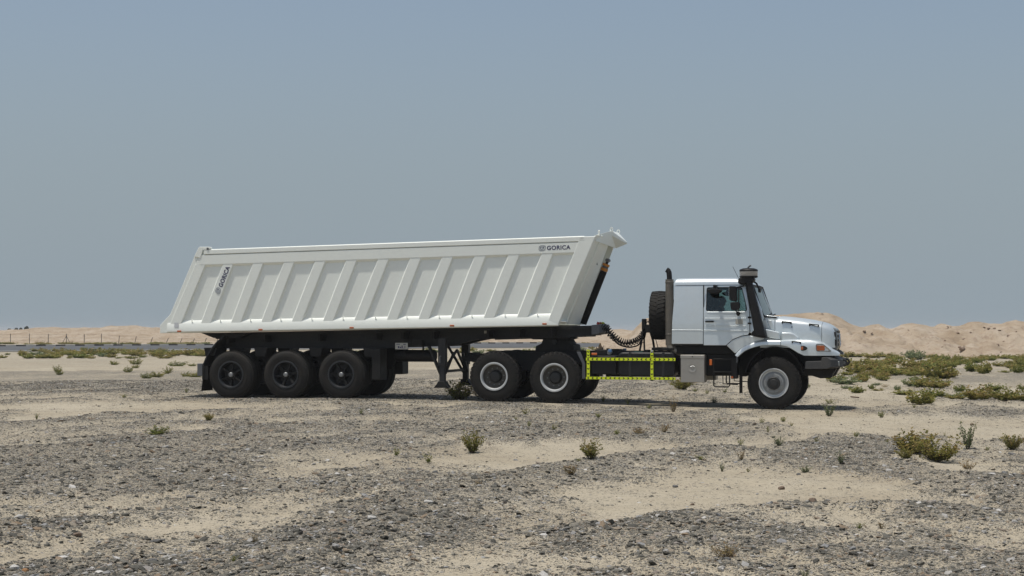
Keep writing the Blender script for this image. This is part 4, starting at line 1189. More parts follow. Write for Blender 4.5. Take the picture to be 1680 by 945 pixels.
# aluminium tool box on the near side, plain battery step on the far side
for s in (-1, 1):
    bx = MB().box(-2.18, -1.62, s*1.235, s*0.80, 0.627, 1.20).build('tool_box', 'aluminium', truck, 0.012)
    MB().box(-2.187, -1.613, s*1.242, s*0.80, 1.192, 1.277).build('lid', 'aluminium', bx, 0.012)
    MB().lathe([(s*1.236, 0.095), (s*1.243, 0.10), (s*1.243, 0.088), (s*1.238, 0.07), (s*1.2375, 0.02), (s*1.246, 0.018), (s*1.247, 0.001)], (-1.905, 0, 0.965), 'y', 28).build('latch_dish', 'aluminium', bx)
    MB().box(-1.955, -1.855, s*1.243, s*1.25, 1.00, 1.016).build('latch', 'chrome', bx, 0.003)
    MB().lathe([(s*1.243, 0.001), (s*1.2455, 0.014), (s*1.2425, 0.016)], (-1.90, 0, 1.235), 'y', 10).build('lid_screw', 'dark_steel', bx)
    # cab steps: tube ladder, hanging wire step, side board
    stp = MB().tube([(-1.41, s*1.17, 1.18), (-0.99, s*1.17, 1.18)], 0.018, 8).build('cab_steps', 'black_steel', truck)
    MB().box(-1.43, -0.98, s*1.22, s*0.95, 0.865, 0.89).build('tread', 'black_steel', stp, 0.006)
    MB().tube([(-1.405, s*1.18, 1.18), (-1.405, s*1.18, 0.56), (-1.38, s*1.18, 0.53), (-1.06, s*1.18, 0.53), (-1.035, s*1.18, 0.56), (-1.035, s*1.18, 0.88)], 0.016, 8).build('wire_step', 'black_steel', stp)
    MB().tube([(-1.20, s*1.1, 0.88), (-1.20, s*1.1, 0.60), (-0.85, s*1.1, 0.58)], 0.012, 6).build('wire_step', 'black_steel', stp)
    MB().box(-1.0, -0.86, s*1.20, s*0.85, 0.72, 1.20).build('step_board', 'black_plastic', stp, 0.012)
    MB().box(-1.505, -1.445, s*1.20, s*1.17, 1.035, 1.17).build('reflector', 'amber', stp, 0.006)
    MB().lathe([(s*1.20, 0.028), (s*1.22, 0.026), (s*1.222, 0.001)], (-0.972, 0, 0.755), 'y', 14).build('reflector', 'lamp_red', stp)
    MB().box(-1.62, -0.88, s*0.93, s*0.50, 0.78, 1.30).build('inner_box', 'black_steel', truck, 0.02)
    MB().box(-0.83, -0.76, s*0.98, s*0.93, 0.38, 1.0).build('splash_flap', 'rubber', truck)

# ---- cab. half width narrows from the belt line up
def hw(z):
    return 1.215 - 0.115*max(0.0, (z-2.05)/0.9)
def lean(m, s, base=1.215):
    """shift the side panels inwards above the belt line"""
    return m.map(lambda x, y, z: (x, y - s*(base-hw(z)), z))
cab = MB().box(-2.36, -0.62, -1.12, 1.12, 1.50, 1.53)
cabo = cab.build('cab_floor', 'interior', truck)
door_out = [(-1.638, 1.505), (-1.642, 2.918), (-0.668, 2.918), (-0.565, 2.35), (-0.560, 1.81), (-0.60, 1.752), (-0.755, 1.728), (-0.955, 1.648), (-1.115, 1.505)]
win = rounded([(-1.577, 2.872), (-0.748, 2.880), (-0.625, 2.40), (-0.622, 2.305), (-1.587, 2.302)], 0.055, 4)
wc = (-1.10, 2.55)
winin = [(wc[0]+(x-wc[0])*0.965, wc[1]+(z-wc[1])*0.95) for x, z in win]
for s in (-1, 1):
    sl = [(-2.396, 1.535), (-2.388, 1.864), (-2.326, 2.918), (-1.654, 2.918), (-1.650, 1.505), (-1.72, 1.505), (-1.78, 1.535)]
    mid = MB()
    # sleeper side as stacked strips so that the lean follows the belt
    zs = [1.535, 1.864, 2.05, 2.918]
    xr = lambda z: -2.396 if z <= 1.6 else (-2.388-0.0 + (z-1.864)/1.054*0.062 if z > 1.864 else -2.396+(z-1.535)/0.329*0.008)
    rings = []
    for z in zs:
        rings.append([(xr(z), s*1.215, z), (-1.652, s*1.215, z), (-1.652, s*1.18, z), (xr(z), s*1.18, z)])
    mid.loft(rings)
    sp = lean(mid, s).build('sleeper_panel', 'silver_paint', truck, 0.006)
    lean(MB().prism([(-2.392, 1.853), (-1.654, 1.848), (-1.654, 1.868), (-2.392, 1.873)], s*1.21, s*1.2205), s).build('body_crease', 'silver_paint', sp, 0.003)
    d = lean(MB().ring(door_out, win, s*1.215, s*1.18, wc), s).build('door', 'silver_paint', truck, 0.006)
    lean(MB().ring(win, winin, s*1.211, s*1.19, wc), s).build('window_seal', 'black_plastic', d)
    lean(MB().prism(winin, s*1.203, s*1.198), s).build('window_glass', 'glass', d, 0, 0)
    lean(MB().box(-0.835, -0.805, s*1.207, s*1.19, 2.31, 2.87), s).build('window_bar', 'black_plastic', d)
    MB().prism([(-1.638, 1.848), (-0.562, 1.840), (-0.562, 1.860), (-1.638, 1.868)], s*1.21, s*1.2205).build('body_crease', 'silver_paint', d, 0.003)
    for z0 in (1.962, 2.135):
        lean(MB().box(-1.60, -0.64, s*1.21, s*1.2195, z0, z0+0.012), s).build('body_crease', 'silver_paint', d, 0.003)
    lean(MB().box(-1.565, -0.655, s*1.208, s*1.2235, 2.265, 2.293), s).build('window_sill', 'silver_paint', d, 0.006)
    lean(MB().prism(rounded([(-1.60, 2.085), (-1.395, 2.085), (-1.395, 2.045), (-1.60, 2.045)], 0.02, 3), s*1.214, s*1.245), s).build('handle', 'black_plastic', d, 0.006)
    lean(MB().box(-0.885, -0.72, s*1.2155, s*1.2172, 2.0, 2.12), s).build('door_patch', 'plate_white', d)  # small dull grey patch on the door below the mirrors
    MB().box(-1.642-0.012, -1.630, s*1.17, s*1.165, 1.52, 2.92).build('door_gap', 'black_plastic', truck)
    # dark lining behind the panels
    lean(MB().ring([(-1.70, 1.51), (-1.70, 2.925), (-0.655, 2.925), (-0.55, 2.35), (-0.55, 1.81), (-0.95, 1.66), (-1.13, 1.51)], winin, s*1.176, s*1.13, wc), s).build('door_lining', 'interior', d)
    lean(MB().box(-2.30, -1.705, s*1.176, s*1.13, 1.54, 2.925), s).build('sleeper_lining', 'interior', sp)
    # pillar and cowl between door and windscreen
    pil = [(-0.660, 2.918), (-0.505, 2.925), (-0.285, 2.36), (-0.235, 2.15), (-0.30, 1.90), (-0.34, 1.72), (-0.40, 1.70), (-0.552, 1.80), (-0.556, 2.35)]
    lean(MB().prism(pil, s*1.213, s*1.10), s).build('windscreen_pillar', 'silver_paint', truck, 0.02)
    # panel below the door that runs into the front mudguard
    ap = [(-1.105, 1.502), (-0.955, 1.635), (-0.755, 1.715), (-0.60, 1.738), (-0.40, 1.72), (-0.225, 1.68), (-0.235, 1.635), (-0.472, 1.575), (-0.756, 1.432), (-0.90, 1.31)]
    MB().prism(ap, s*1.205, s*0.98).build('arch_panel', 'silver_paint', truck, 0.02)
# rear wall, roof
rw = MB().add([(-2.392, -1.20, 1.535), (-2.392, 1.20, 1.535), (-2.385, 1.20, 2.05), (-2.328, 1.10, 2.918), (-2.328, -1.10, 2.918), (-2.385, -1.20, 2.05),
               (-2.36, -1.20, 1.535), (-2.36, 1.20, 1.535), (-2.353, 1.20, 2.05), (-2.296, 1.10, 2.918), (-2.296, -1.10, 2.918), (-2.353, -1.20, 2.05)],
              [(0,1,2,5), (5,2,3,4), (6,11,8,7), (11,10,9,8), (0,6,7,1), (1,7,8,2), (2,8,9,3), (3,9,10,4), (4,10,11,5), (5,11,6,0)])
rw.build('rear_wall', 'silver_paint', truck)
def roof_ring(x, k, top):
    h = [(-1.112, 2.928), (-1.108, 2.985), (-1.075, 3.045), (-0.98, 3.085), (-0.6, 3.105), (0, 3.112)]
    pts = [(y, 2.928+(z-2.928)*top) for y, z in h]
    full = pts + [(-y, z) for y, z in reversed(pts[:-1])]
    return [(x+k*(z-2.928), y, z) for y, z in full] 
rf = MB().loft([roof_ring(-2.345, 0.02, 0.72), roof_ring(-2.325, 0.02, 0.95), roof_ring(-2.28, 0, 1.0), roof_ring(-1.5, 0, 1.02), roof_ring(-0.90, 0, 1.0), roof_ring(-0.72, -0.05, 0.88), roof_ring(-0.55, -0.2, 0.5), roof_ring(-0.478, -0.3, 0.12)])
roof = rf.build('roof', 'silver_paint', truck, 0, 50)
MB().loft([[(-2.32, -1.06, 2.922), (-2.32, 1.06, 2.922), (-2.32, 1.06, 2.9), (-2.32, -1.06, 2.9)], [(-0.52, -1.06, 2.922), (-0.52, 1.06, 2.922), (-0.52, 1.06, 2.9), (-0.52, -1.06, 2.9)]]).build('roof_lining', 'interior', roof)
# windscreen
ws = MB().add([(-0.505, -1.06, 2.905), (-0.46, 0, 2.905), (-0.505, 1.06, 2.905), (-0.262, -1.10, 2.20), (-0.19, 0, 2.20), (-0.262, 1.10, 2.20)], [(0,1,4,3), (1,2,5,4)])
ws.build('windscreen', 'glass', truck, 0, 60)
fr = MB()
fr.bar((-0.50, -1.08, 2.915), (-0.255, -1.11, 2.19), 0.05).bar((-0.50, 1.08, 2.915), (-0.255, 1.11, 2.19), 0.05)
fr.bar((-0.50, -1.06, 2.91), (-0.455, 0, 2.91), 0.04).bar((-0.455, 0, 2.91), (-0.50, 1.06, 2.91), 0.04)
fr.bar((-0.255, -1.1, 2.19), (-0.185, 0, 2.19), 0.05).bar((-0.185, 0, 2.19), (-0.255, 1.1, 2.19), 0.05)
fr.build('windscreen_frame', 'black_plastic', truck)
for y0 in (-0.65, 0.25):
    MB().tube([(-0.15, y0, 2.17), (-0.17, y0+0.3, 2.235), (-0.17, y0+0.75, 2.25)], 0.016, 6).build('wiper', 'black_plastic', truck)
MB().box(-0.80, -0.30, -1.08, 1.08, 1.60, 2.22).build('dashboard', 'interior', truck, 0.06)
for y in (0.55, -0.55):
    seat = MB().box(-1.72, -1.20, y-0.26, y+0.26, 1.68, 1.84).build('seat', 'interior', truck, 0.05)
    MB().prism([(-1.74, 1.80), (-1.60, 1.80), (-1.70, 2.42), (-1.80, 2.42)], y-0.25, y+0.25).build('seat_back', 'interior', seat, 0.04)
    MB().box(-1.80, -1.72, y-0.13, y+0.13, 2.45, 2.62).build('head_rest', 'interior', seat, 0.03)
    MB().box(-1.68, -1.26, y-0.2, y+0.2, 1.53, 1.68).build('seat_base', 'interior', seat, 0.02)
# steering wheel
cw = Vector((-0.93, 0.55, 2.16)); tilt = R(35)
rim_pts = [cw + Vector((-math.sin(tilt)*0*0+0.225*math.cos(t)*math.cos(tilt)*-1*-1*0.8, 0.225*math.sin(t), 0.225*math.cos(t)*math.sin(tilt)*1.4)) for t in [2*math.pi*k/28 for k in range(29)]]
sw = MB().tube(rim_pts, 0.016, 8).build('steering_wheel', 'interior', truck)
MB().tube([cw, cw+Vector((0.28, 0, -0.28))], 0.03, 10).build('steering_column', 'interior', sw)
MB().tube([rim_pts[7], cw, rim_pts[21]], 0.014, 6).build('spoke', 'interior', sw)

# mirrors on tubular arms
for s in (-1, 1):
    mm = MB().tube([(-0.70, s*1.10, 2.90), (-0.84, s*1.50, 2.86), (-0.84, s*1.52, 2.30), (-0.80, s*1.25, 2.26)], 0.016, 8).build('mirror_arm', 'black_plastic', truck)
    MB().prism(rounded([(-0.985, 2.885), (-0.82, 2.88), (-0.81, 2.56), (-0.85, 2.53), (-0.955, 2.54)], 0.03, 3), s*1.64, s*1.42).build('mirror_housing', 'black_plastic', mm, 0.02)
    MB().prism(rounded([(-0.965, 2.51), (-0.77, 2.515), (-0.745, 2.46), (-0.76, 2.35), (-0.82, 2.318), (-0.94, 2.325)], 0.04, 3), s*1.64, s*1.42).build('mirror_housing', 'black_plastic', mm, 0.02)
    MB().box(-0.992, -0.986, s*1.62, s*1.44, 2.57, 2.86).build('mirror_glass', 'chrome', mm)
    MB().prism([(-0.87, 2.26), (-0.845, 2.30), (-0.80, 2.30), (-0.775, 2.255), (-0.79, 2.215), (-0.825, 2.19), (-0.86, 2.22)], s*1.27, s*1.20).build('arm_foot', 'black_plastic', mm, 0.012)
    # wide dish mirror above the door
    ov = [(-1.353+0.175*math.cos(t), 2.785+(0.045 if math.sin(t) > 0 else 0.072)*math.sin(t)) for t in [2*math.pi*k/24 for k in range(24)]]
    km = MB().prism(ov, s*1.50, s*1.32).build('kerb_mirror', 'black_plastic', truck, 0.03)
    MB().box(-1.39, -1.32, s*1.40, s*1.08, 2.80, 2.925).build('mirror_bracket', 'black_plastic', km, 0.015)
    if s > 0: continue
    fm = MB().tube([(-0.50, s*1.05, 3.02), (-0.40, s*1.12, 2.95), (-0.335, s*1.15, 2.80)], 0.022, 8).build('front_mirror_arm', 'black_plastic', truck)
    MB().box(-0.36, -0.30, s*1.22, s*1.05, 2.74, 2.84).build('front_mirror', 'black_plastic', fm, 0.02)
MB().tube([(-0.83, -1.0, 3.07), (-0.97, -1.02, 3.36)], 0.005, 5).build('antenna', 'black_steel', truck)

# air intake snorkel with pre-cleaner
def sk_ring(t):
    xl = lerp(-0.425, -0.640, t); xr = lerp(-0.165, -0.490, t); z = lerp(1.745, 2.985, t)
    yo, yi = -1.43+0.06*t, -1.235+0.10*t
    c = 0.035
    return [(xl+c, yo, z-0.0), (xr-c, yo, z-0.02), (xr, yo+c, z-0.02), (xr, yi-c, z-0.02), (xr-c, yi, z-0.02), (xl+c, yi, z), (xl, yi-c, z), (xl, yo+c, z)]
sk = MB().loft([sk_ring(t) for t in (0, 0.25, 0.5, 0.75, 1.0)]).build('snorkel', 'black_plastic', truck, 0.01)
MB().prism([(-0.50, 1.80), (-0.44, 1.86), (-0.24, 1.80), (-0.155, 1.72), (-0.165, 1.68), (-0.36, 1.70), (-0.48, 1.735)], -1.40, -1.10).build('snorkel_foot', 'black_plastic', sk, 0.015)
MB().prism(rounded([(-0.82, 2.95), (-0.70, 2.93), (-0.46, 2.97), (-0.42, 3.06), (-0.50, 3.10), (-0.80, 3.085)], 0.05, 4), -1.36, -1.04).build('snorkel_elbow', 'black_plastic', sk, 0.02)
cc = (-0.578, -1.2, 0)
MB().lathe([(3.06, 0.10), (3.085, 0.19), (3.10, 0.215), (3.125, 0.217), (3.13, 0.20)], cc, 'z', 32, True).build('cleaner_base', 'black_plastic', sk)
MB().lathe([(3.128, 0.205), (3.14, 0.210), (3.235, 0.212), (3.245, 0.2)], cc, 'z', 32, True).build('cleaner_bowl', 'bowl', sk)
MB().lathe([(3.24, 0.216), (3.262, 0.218), (3.285, 0.20), (3.31, 0.13), (3.318, 0.001)], cc, 'z', 32, True).build('cleaner_cover', 'black_plastic', sk)
MB().tube([(-0.60, -1.2, 3.31), (-0.56, -1.2, 3.36), (-0.52, -1.2, 3.375)], 0.02, 8).build('cover_clamp', 'grey_steel', sk)
for z in (2.02, 2.16):
    MB().box(-0.60, -0.52, -1.24, -1.22, z-0.02, z+0.02).build('snorkel_bracket', 'black_plastic', sk)

# exhaust stack behind the cab, spare wheel on its carrier
ex = MB().tube([(-2.475, -1.02, 1.50), (-2.475, -1.02, 3.07)], 0.098, 24).build('exhaust_stack', 'stack_metal', truck)
for z in (1.74, 2.98):
    MB().lathe([(z, 0.099), (z+0.008, 0.104), (z+0.03, 0.104), (z+0.038, 0.099)], (-2.475, -1.02, 0), 'z', 24).build('stack_clamp', 'stack_metal', ex)
MB().tube([(-2.475, -1.02, 3.05), (-2.480, -1.02, 3.16), (-2.488, -1.02, 3.235), (-2.505, -1.02, 3.275), (-2.545, -1.02, 3.30)], 0.064, 16, False).build('stack_tip', 'black_steel', ex)
MB().tube([(-2.475, -1.02, 1.52), (-2.46, -1.02, 1.44), (-2.38, -0.95, 1.38), (-2.25, -0.85, 1.33), (-2.0, -0.7, 1.3)], 0.085, 16).build('exhaust_pipe', 'aluminium', ex)
MB().box(-2.66, -2.36, -1.10, -0.72, 1.38, 1.44).build('stack_bracket', 'black_steel', ex, 0.01)
sp = link('spare_wheel', RIM_R, truck); sp.location = (-2.66, -0.02, 2.222); sp.rotation_euler = (0, 0, R(90)); 
sp.scale = (0.955, 1.12, 0.955)
sty = link('tyre', TYRE_T, sp)
MB().box(-2.64, -2.42, -0.35, 0.35, 1.40, 2.6).build('spare_carrier', 'black_steel', truck, 0.02)
MB().box(-3.0, -2.4, -0.5, 0.5, 1.37, 1.44).build('carrier_foot', 'black_steel', truck, 0.01)

# hose mast and coiled lines to the trailer
ms = MB().tube([(-3.36, -0.1, 1.36), (-3.30, -0.05, 1.70), (-3.25, 0, 2.12)], 0.026, 8).build('hose_mast', 'black_steel', truck)
MB().tube([(-3.24, -0.12, 1.36), (-3.27, 0.0, 1.65), (-3.20, 0.05, 1.95)], 0.022, 8).build('mast_leg', 'black_steel', ms)
MB().tube([(-3.03, 0.1, 1.36), (-3.06, 0.08, 1.60), (-3.16, 0.05, 1.95)], 0.03, 8).build('mast_leg', 'black_steel', ms)
MB().tube([(-2.94, 0.1, 1.42), (-3.02, 0.08, 1.72), (-3.12, 0.05, 2.05)], 0.010, 6).build('mast_cable', 'black_steel', ms)
MB().box(-3.31, -3.22, -0.12, 0.12, 1.86, 2.14).build('mast_head', 'black_steel', ms, 0.02)
MB().box(-3.22, -3.07, -0.12, 0.12, 1.80, 2.0).build('coupling_block', 'black_steel', ms, 0.02)
MB().tube([(-3.1, 0.0, 1.9), (-3.06, 0.0, 1.86)], 0.05, 8).build('coupling_head', 'black_steel', ms)
MB().tube([(-3.2, -0.06, 2.05), (-3.15, -0.1, 2.07), (-3.12, -0.1, 2.02)], 0.012, 6).build('mast_loop', 'black_steel', ms)
def bez(p, n):
    P = [Vector(q) for q in p]; out = []
    for i in range(n+1):
        t = i/n*(len(P)-1); k = min(int(t), len(P)-2); f = t-k
        a, b = P[k], P[k+1]; pa = P[max(k-1, 0)]; nb = P[min(k+2, len(P)-1)]
        out.append(0.5*((2*a)+(b-pa)*f+(2*pa-5*a+4*b-nb)*f*f+(3*a-pa-3*b+nb)*f**3))
    return out
def coil(path, turns, rad, r, flat=3):
    n = turns*10
    c = bez(path, n); out = []
    for i, p in enumerate(c):
        d = (c[min(i+1, n)]-c[max(i-1, 0)]).normalized()
        a = Vector((0, 1, 0)); b = d.cross(a)
        e = min(1.0, i/12, (n-i)/12)
        t = 2*math.pi*i/10
        out.append(p+(a*math.cos(t)+b*math.sin(t))*rad*e)
    return MB().tube(out, r, 5)
for y, sag, tn, rd_ in ((-0.30, 0.0, 24, 0.062), (0.0, 0.035, 22, 0.058), (0.20, -0.02, 26, 0.055)):
    coil([(-4.33, y, 1.97), (-4.22, y, 1.93), (-4.08, y*0.8, 1.75-sag), (-3.88, y*0.7, 1.60-sag), (-3.68, y*0.5, 1.555-sag), (-3.46, y*0.4, 1.61-sag), (-3.33, y*0.3, 1.72-sag), (-3.26, y*0.2, 1.86)], tn, rd_, 0.011).build('coiled_hose', 'black_plastic', ms)
MB().tube(bez([(-4.33, 0.1, 1.965), (-4.18, 0.1, 1.85), (-3.97, 0.08, 1.55), (-3.75, 0.05, 1.455), (-3.55, 0.0, 1.45), (-3.38, 0, 1.53), (-3.27, 0, 1.80)], 40), 0.018, 8).build('straight_hose', 'black_plastic', ms)

# ---- bonnet
def hood_ring(x, ztop, zcr, wt, wc_, wb, zb=1.45):
    pts = [(-wb, zb), (-wb, 1.72), (-wc_-0.005, zcr-0.06), (-wc_+0.02, zcr), (-wc_+0.09, lerp(zcr, ztop, 0.45)), (-wt, ztop), (-wt*0.5, ztop+0.012), (0, ztop+0.016)]
    return [(x, y, z) for y, z in pts] + [(x, -y, z) for y, z in reversed(pts[:-1])]
H = [(-0.34, 2.125, 2.105, 0.62, 0.97, 0.98), (0.07, 2.165, 2.085, 0.62, 0.97, 0.98), (0.11, 2.180, 2.083, 0.62, 0.97, 0.98), (0.35, 2.160, 2.065, 0.60, 0.965, 0.975), (0.61, 2.128, 2.04, 0.58, 0.955, 0.965), (0.85, 2.092, 2.008, 0.56, 0.94, 0.95),
     (1.056, 2.050, 1.968, 0.54, 0.92, 0.925), (1.18, 2.012, 1.93, 0.52, 0.89, 0.90), (1.28, 1.965, 1.89, 0.49, 0.84, 0.86), (1.345, 1.91, 1.84, 0.46, 0.78, 0.80), (1.375, 1.84, 1.79, 0.42, 0.72, 0.74)]
def hood_at(x):
    return (x,) + tuple(float(np.interp(x, [h[0] for h in H], [h[k] for h in H])) for k in range(1, 6))
hood = MB().loft([hood_ring(*h) for h in [hood_at(0.012)] + [h for h in H if 0.05 < h[0] < 1.05] + [hood_at(1.078)]]).build('bonnet', 'silver_paint', truck, 0, 40)
MB().loft([hood_ring(*h) for h in [H[0], hood_at(0.0)]]).build('bonnet_cowl', 'silver_paint', truck, 0, 40)
MB().loft([hood_ring(*h) for h in [hood_at(1.088)] + [h for h in H if h[0] > 1.1]]).build('bonnet_nose', 'silver_paint', truck, 0, 40)
# grille: dark slots in a silver face, ring emblem
gr = MB().prism([(1.30, 1.93), (1.385, 1.89), (1.41, 1.80), (1.432, 1.67), (1.432, 1.47), (1.40, 1.39), (1.30, 1.38)], -0.60, 0.60).build('grille', 'lamp_grey', truck, 0.03)
for k, z in enumerate((1.82, 1.72, 1.62, 1.52)):
    x = (1.415, 1.432, 1.438, 1.438)[k]
    MB().box(x-0.03, x+0.004, -0.54, 0.54, z-0.03, z+0.03).build('grille_slot', 'black_plastic', gr, 0.004)
MB().lathe([(1.445, 0.13), (1.46, 0.15), (1.445, 0.168), (1.43, 0.15), (1.445, 0.13)], (0, 0, 1.62), 'x', 32).build('emblem_ring', 'chrome', gr)
for s in (-1, 1):
    MB().box(1.352, 1.392, s*0.745, s*0.60, 1.70, 1.82).build('grille_slot', 'black_plastic', gr, 0.01)
    MB().box(1.365, 1.41, s*0.72, s*0.60, 1.50, 1.64).build('grille_slot', 'black_plastic', gr, 0.01)
    # air vent at the rear of the bonnet
    v = MB().prism([(-0.30, 2.10), (-0.262, 2.205), (-0.24, 2.215), (0.055, 2.185), (0.072, 2.10)], s*0.90, s*0.35).build('bonnet_vent', 'silver_paint', truck, 0.012)
    MB().prism([(-0.225, 2.195), (0.04, 2.172), (0.04, 2.142), (-0.235, 2.162)], s*0.899, s*0.906).build('vent_slot', 'black_plastic', v)
    # panels between snorkel and mudguard
    MB().prism([(-0.36, 2.112), (-0.185, 2.10), (-0.105, 1.895), (-0.24, 1.91)], s*1.02, s*0.93).build('cowl_panel', 'silver_paint', truck, 0.012)
    MB().prism([(-0.178, 2.098), (-0.07, 2.09), (-0.005, 1.865), (-0.098, 1.89)], s*1.005, s*0.93).build('cowl_panel', 'silver_paint', truck, 0.01)
    MB().prism([(-0.215, 1.895), (0.02, 1.84), (0.125, 1.812), (0.148, 1.65), (0.0, 1.665), (-0.165, 1.70)], s*1.16, s*0.93).build('side_duct', 'silver_paint', truck, 0.025)
    MB().prism([(0.165, 1.812), (0.38, 1.808), (0.47, 1.775), (0.575, 1.69), (0.58, 1.60), (0.17, 1.60)], s*1.13, s*0.93).build('side_shelf', 'silver_paint', truck, 0.035)
    for x, z, y in ((0.28, 2.048, 0.975), (0.91, 1.985, 0.945)):
        c = MB().prism([(x-0.11, z+0.03), (x+0.11, z+0.008), (x+0.11, z-0.014), (x-0.11, z+0.008)], s*(y-0.02), s*(y+0.022)).build('bonnet_clip', 'black_plastic', hood, 0.004)
        MB().box(x-0.115, x-0.085, s*(y-0.02), s*(y+0.022), z-0.025, z+0.03).build('clip_end', 'black_plastic', hood)
        MB().box(x+0.085, x+0.115, s*(y-0.02), s*(y+0.022), z-0.045, z+0.008).build('clip_end', 'black_plastic', hood)
    MB().lathe([(s*0.965, 0.015), (s*0.985, 0.013), (s*0.986, 0.001)], (0.40, 0, 1.935), 'y', 10).build('bonnet_bolt', 'black_plastic', hood)
    # front mudguards
    def nose(x, y, z):
        k = max(0.0, (x-0.75)/0.75)
        y2 = y*(1-0.20*k**2.2)
        if z > 1.6: y2 *= 1-0.35*(z-1.6)
        return (x, y2, z)
    def resamp(poly, dx=0.06):
        out = []
        for i in range(len(poly)):
            a, b = poly[i], poly[(i+1) % len(poly)]
            n = max(1, int(math.hypot(b[0]-a[0], b[1]-a[1])/dx))
            out += [(lerp(a[0], b[0], k/n), lerp(a[1], b[1], k/n)) for k in range(n)]
        return out
    ff = [(0.172, 1.63), (0.42, 1.645), (0.70, 1.642), (0.926, 1.618), (1.06, 1.595), (1.14, 1.56), (1.24, 1.49), (1.34, 1.415), (1.46, 1.35), (1.492, 1.315), (1.485, 1.268), (1.123, 1.272), (0.645, 1.272), (0.55, 1.345), (0.46, 1.406), (0.313, 1.486), (0.18, 1.513)]
    yout = 1.26
    rings = []
    # build as a grid across so that the front corner can curve in plan
    tops = [(0.172, 1.63), (0.30, 1.640), (0.42, 1.645), (0.56, 1.645), (0.70, 1.642), (0.82, 1.632), (0.926, 1.618), (1.06, 1.595), (1.14, 1.56), (1.24, 1.49), (1.34, 1.415), (1.43, 1.365), (1.492, 1.315)]
    def bot(x): return float(np.interp(x, [0.172, 0.18, 0.313, 0.46, 0.55, 0.645, 1.5], [1.513, 1.513, 1.486, 1.406, 1.345, 1.272, 1.269]))
    for x, zt in tops:
        zb = bot(x); zt = max(zt, zb+0.03)
        r_ = [(yout, zb), (yout, lerp(zb, zt, 0.55)), (yout-0.012, lerp(zb, zt, 0.82)), (yout-0.05, zt-0.008), (yout-0.11, zt), (0.86, zt+0.01), (0.86, zb)]
        rings.append([nose(x, s*y, z) for y, z in r_])
    f1 = MB().loft(rings).build('front_mudguard', 'silver_paint', truck, 0, 40)
    tops2 = [(-0.905, 1.275), (-0.85, 1.345), (-0.756, 1.432), (-0.62, 1.515), (-0.472, 1.577), (-0.35, 1.615), (-0.26, 1.634), (-0.05, 1.636), (0.158, 1.629)]
    bots2 = [(-0.835, 1.235), (-0.775, 1.290), (-0.69, 1.362), (-0.58, 1.422), (-0.44, 1.468), (-0.33, 1.494), (-0.25, 1.508), (-0.05, 1.513), (0.158, 1.513)]
    rings = []
    for (xt, zt), (xb, zb) in zip(tops2, bots2):
        q = lambda y, k: (lerp(xb, xt, k), s*y, lerp(zb, zt, k))
        rings.append([q(yout, 0), q(yout, 0.6), q(yout-0.02, 0.88), q(yout-0.06, 1.0), q(0.95, 1.03), q(0.95, 0.0)])
    MB().loft(rings).build('wheel_arch', 'silver_paint', truck, 0, 40)
    MB().box(0.157, 0.173, s*1.22, s*0.87, 1.52, 1.625).build('mudguard_gap', 'black_plastic', truck)
    MB().lathe([(1.10, 0.02), (1.25, 0.02)], (-0.855, s*1.2, 0), 'z', 8).build('arch_stay', 'grey_steel', truck)
    # wheel arch lining
    li = [(0.70*math.cos(t), 0.66+0.82*math.sin(t)) for t in [R(15+k*10) for k in range(16)]]
    lo = [(x*0.97, 0.66+(z-0.66)*0.97) for x, z in li]
    MB().prism(li+lo[::-1], s*1.19, s*0.55).build('arch_lining', 'black_plastic', truck)
    MB().prism([(-0.85, 1.48), (1.1, 1.48), (1.1, 1.0), (0.7, 1.0), (0.55, 1.25), (-0.55, 1.25), (-0.85, 1.1)], s*0.54, s*0.50).build('inner_wing', 'black_steel', truck)
    # head lamp with amber indicator, side marker, clip
    hl = MB()
    o_ = rounded([(0.965, 1.545), (1.125, 1.548), (1.22, 1.47), (1.318, 1.375), (1.29, 1.362), (0.975, 1.368)], 0.05, 4)
    i_ = [(1.09+(x-1.09)*0.86, 1.455+(z-1.455)*0.82) for x, z in o_]
    hlo = MB().ring(o_, i_, s*1.20, s*1.272, (1.09, 1.455)).map(nose).build('head_lamp', 'lamp_grey', truck, 0.006)
    MB().prism(i_, s*1.19, s*1.262).map(nose).build('lens', 'chrome', hlo, 0.004)
    MB().prism(rounded([(0.988, 1.505), (1.165, 1.50), (1.172, 1.39), (0.992, 1.388)], 0.02, 3), s*1.20, s*1.282).map(nose).build('indicator', 'lamp_red', hlo, 0.01)
    sm = MB().prism(rounded([(0.63, 1.50), (0.70, 1.50), (0.755, 1.475), (0.785, 1.44), (0.755, 1.405), (0.70, 1.385), (0.63, 1.385)], 0.02, 3), s*1.24, s*1.285).build('side_marker', 'dark_steel', truck, 0.008)
    MB().box(0.632, 0.685, s*1.27, s*1.293, 1.405, 1.475).build('lens', 'lamp_red', sm, 0.006)
    cz = 1.588
    MB().prism([(0.425, cz+0.022), (0.625, cz+0.012), (0.625, cz-0.008), (0.425, cz+0.002)], s*1.225, s*1.268).build('guard_clip', 'black_plastic', f1, 0.004)
    MB().box(0.420, 0.447, s*1.225, s*1.268, cz-0.03, cz+0.022).build('clip_end', 'black_plastic', f1)
    MB().box(0.603, 0.630, s*1.225, s*1.268, cz-0.045, cz+0.012).build('clip_end', 'black_plastic', f1)
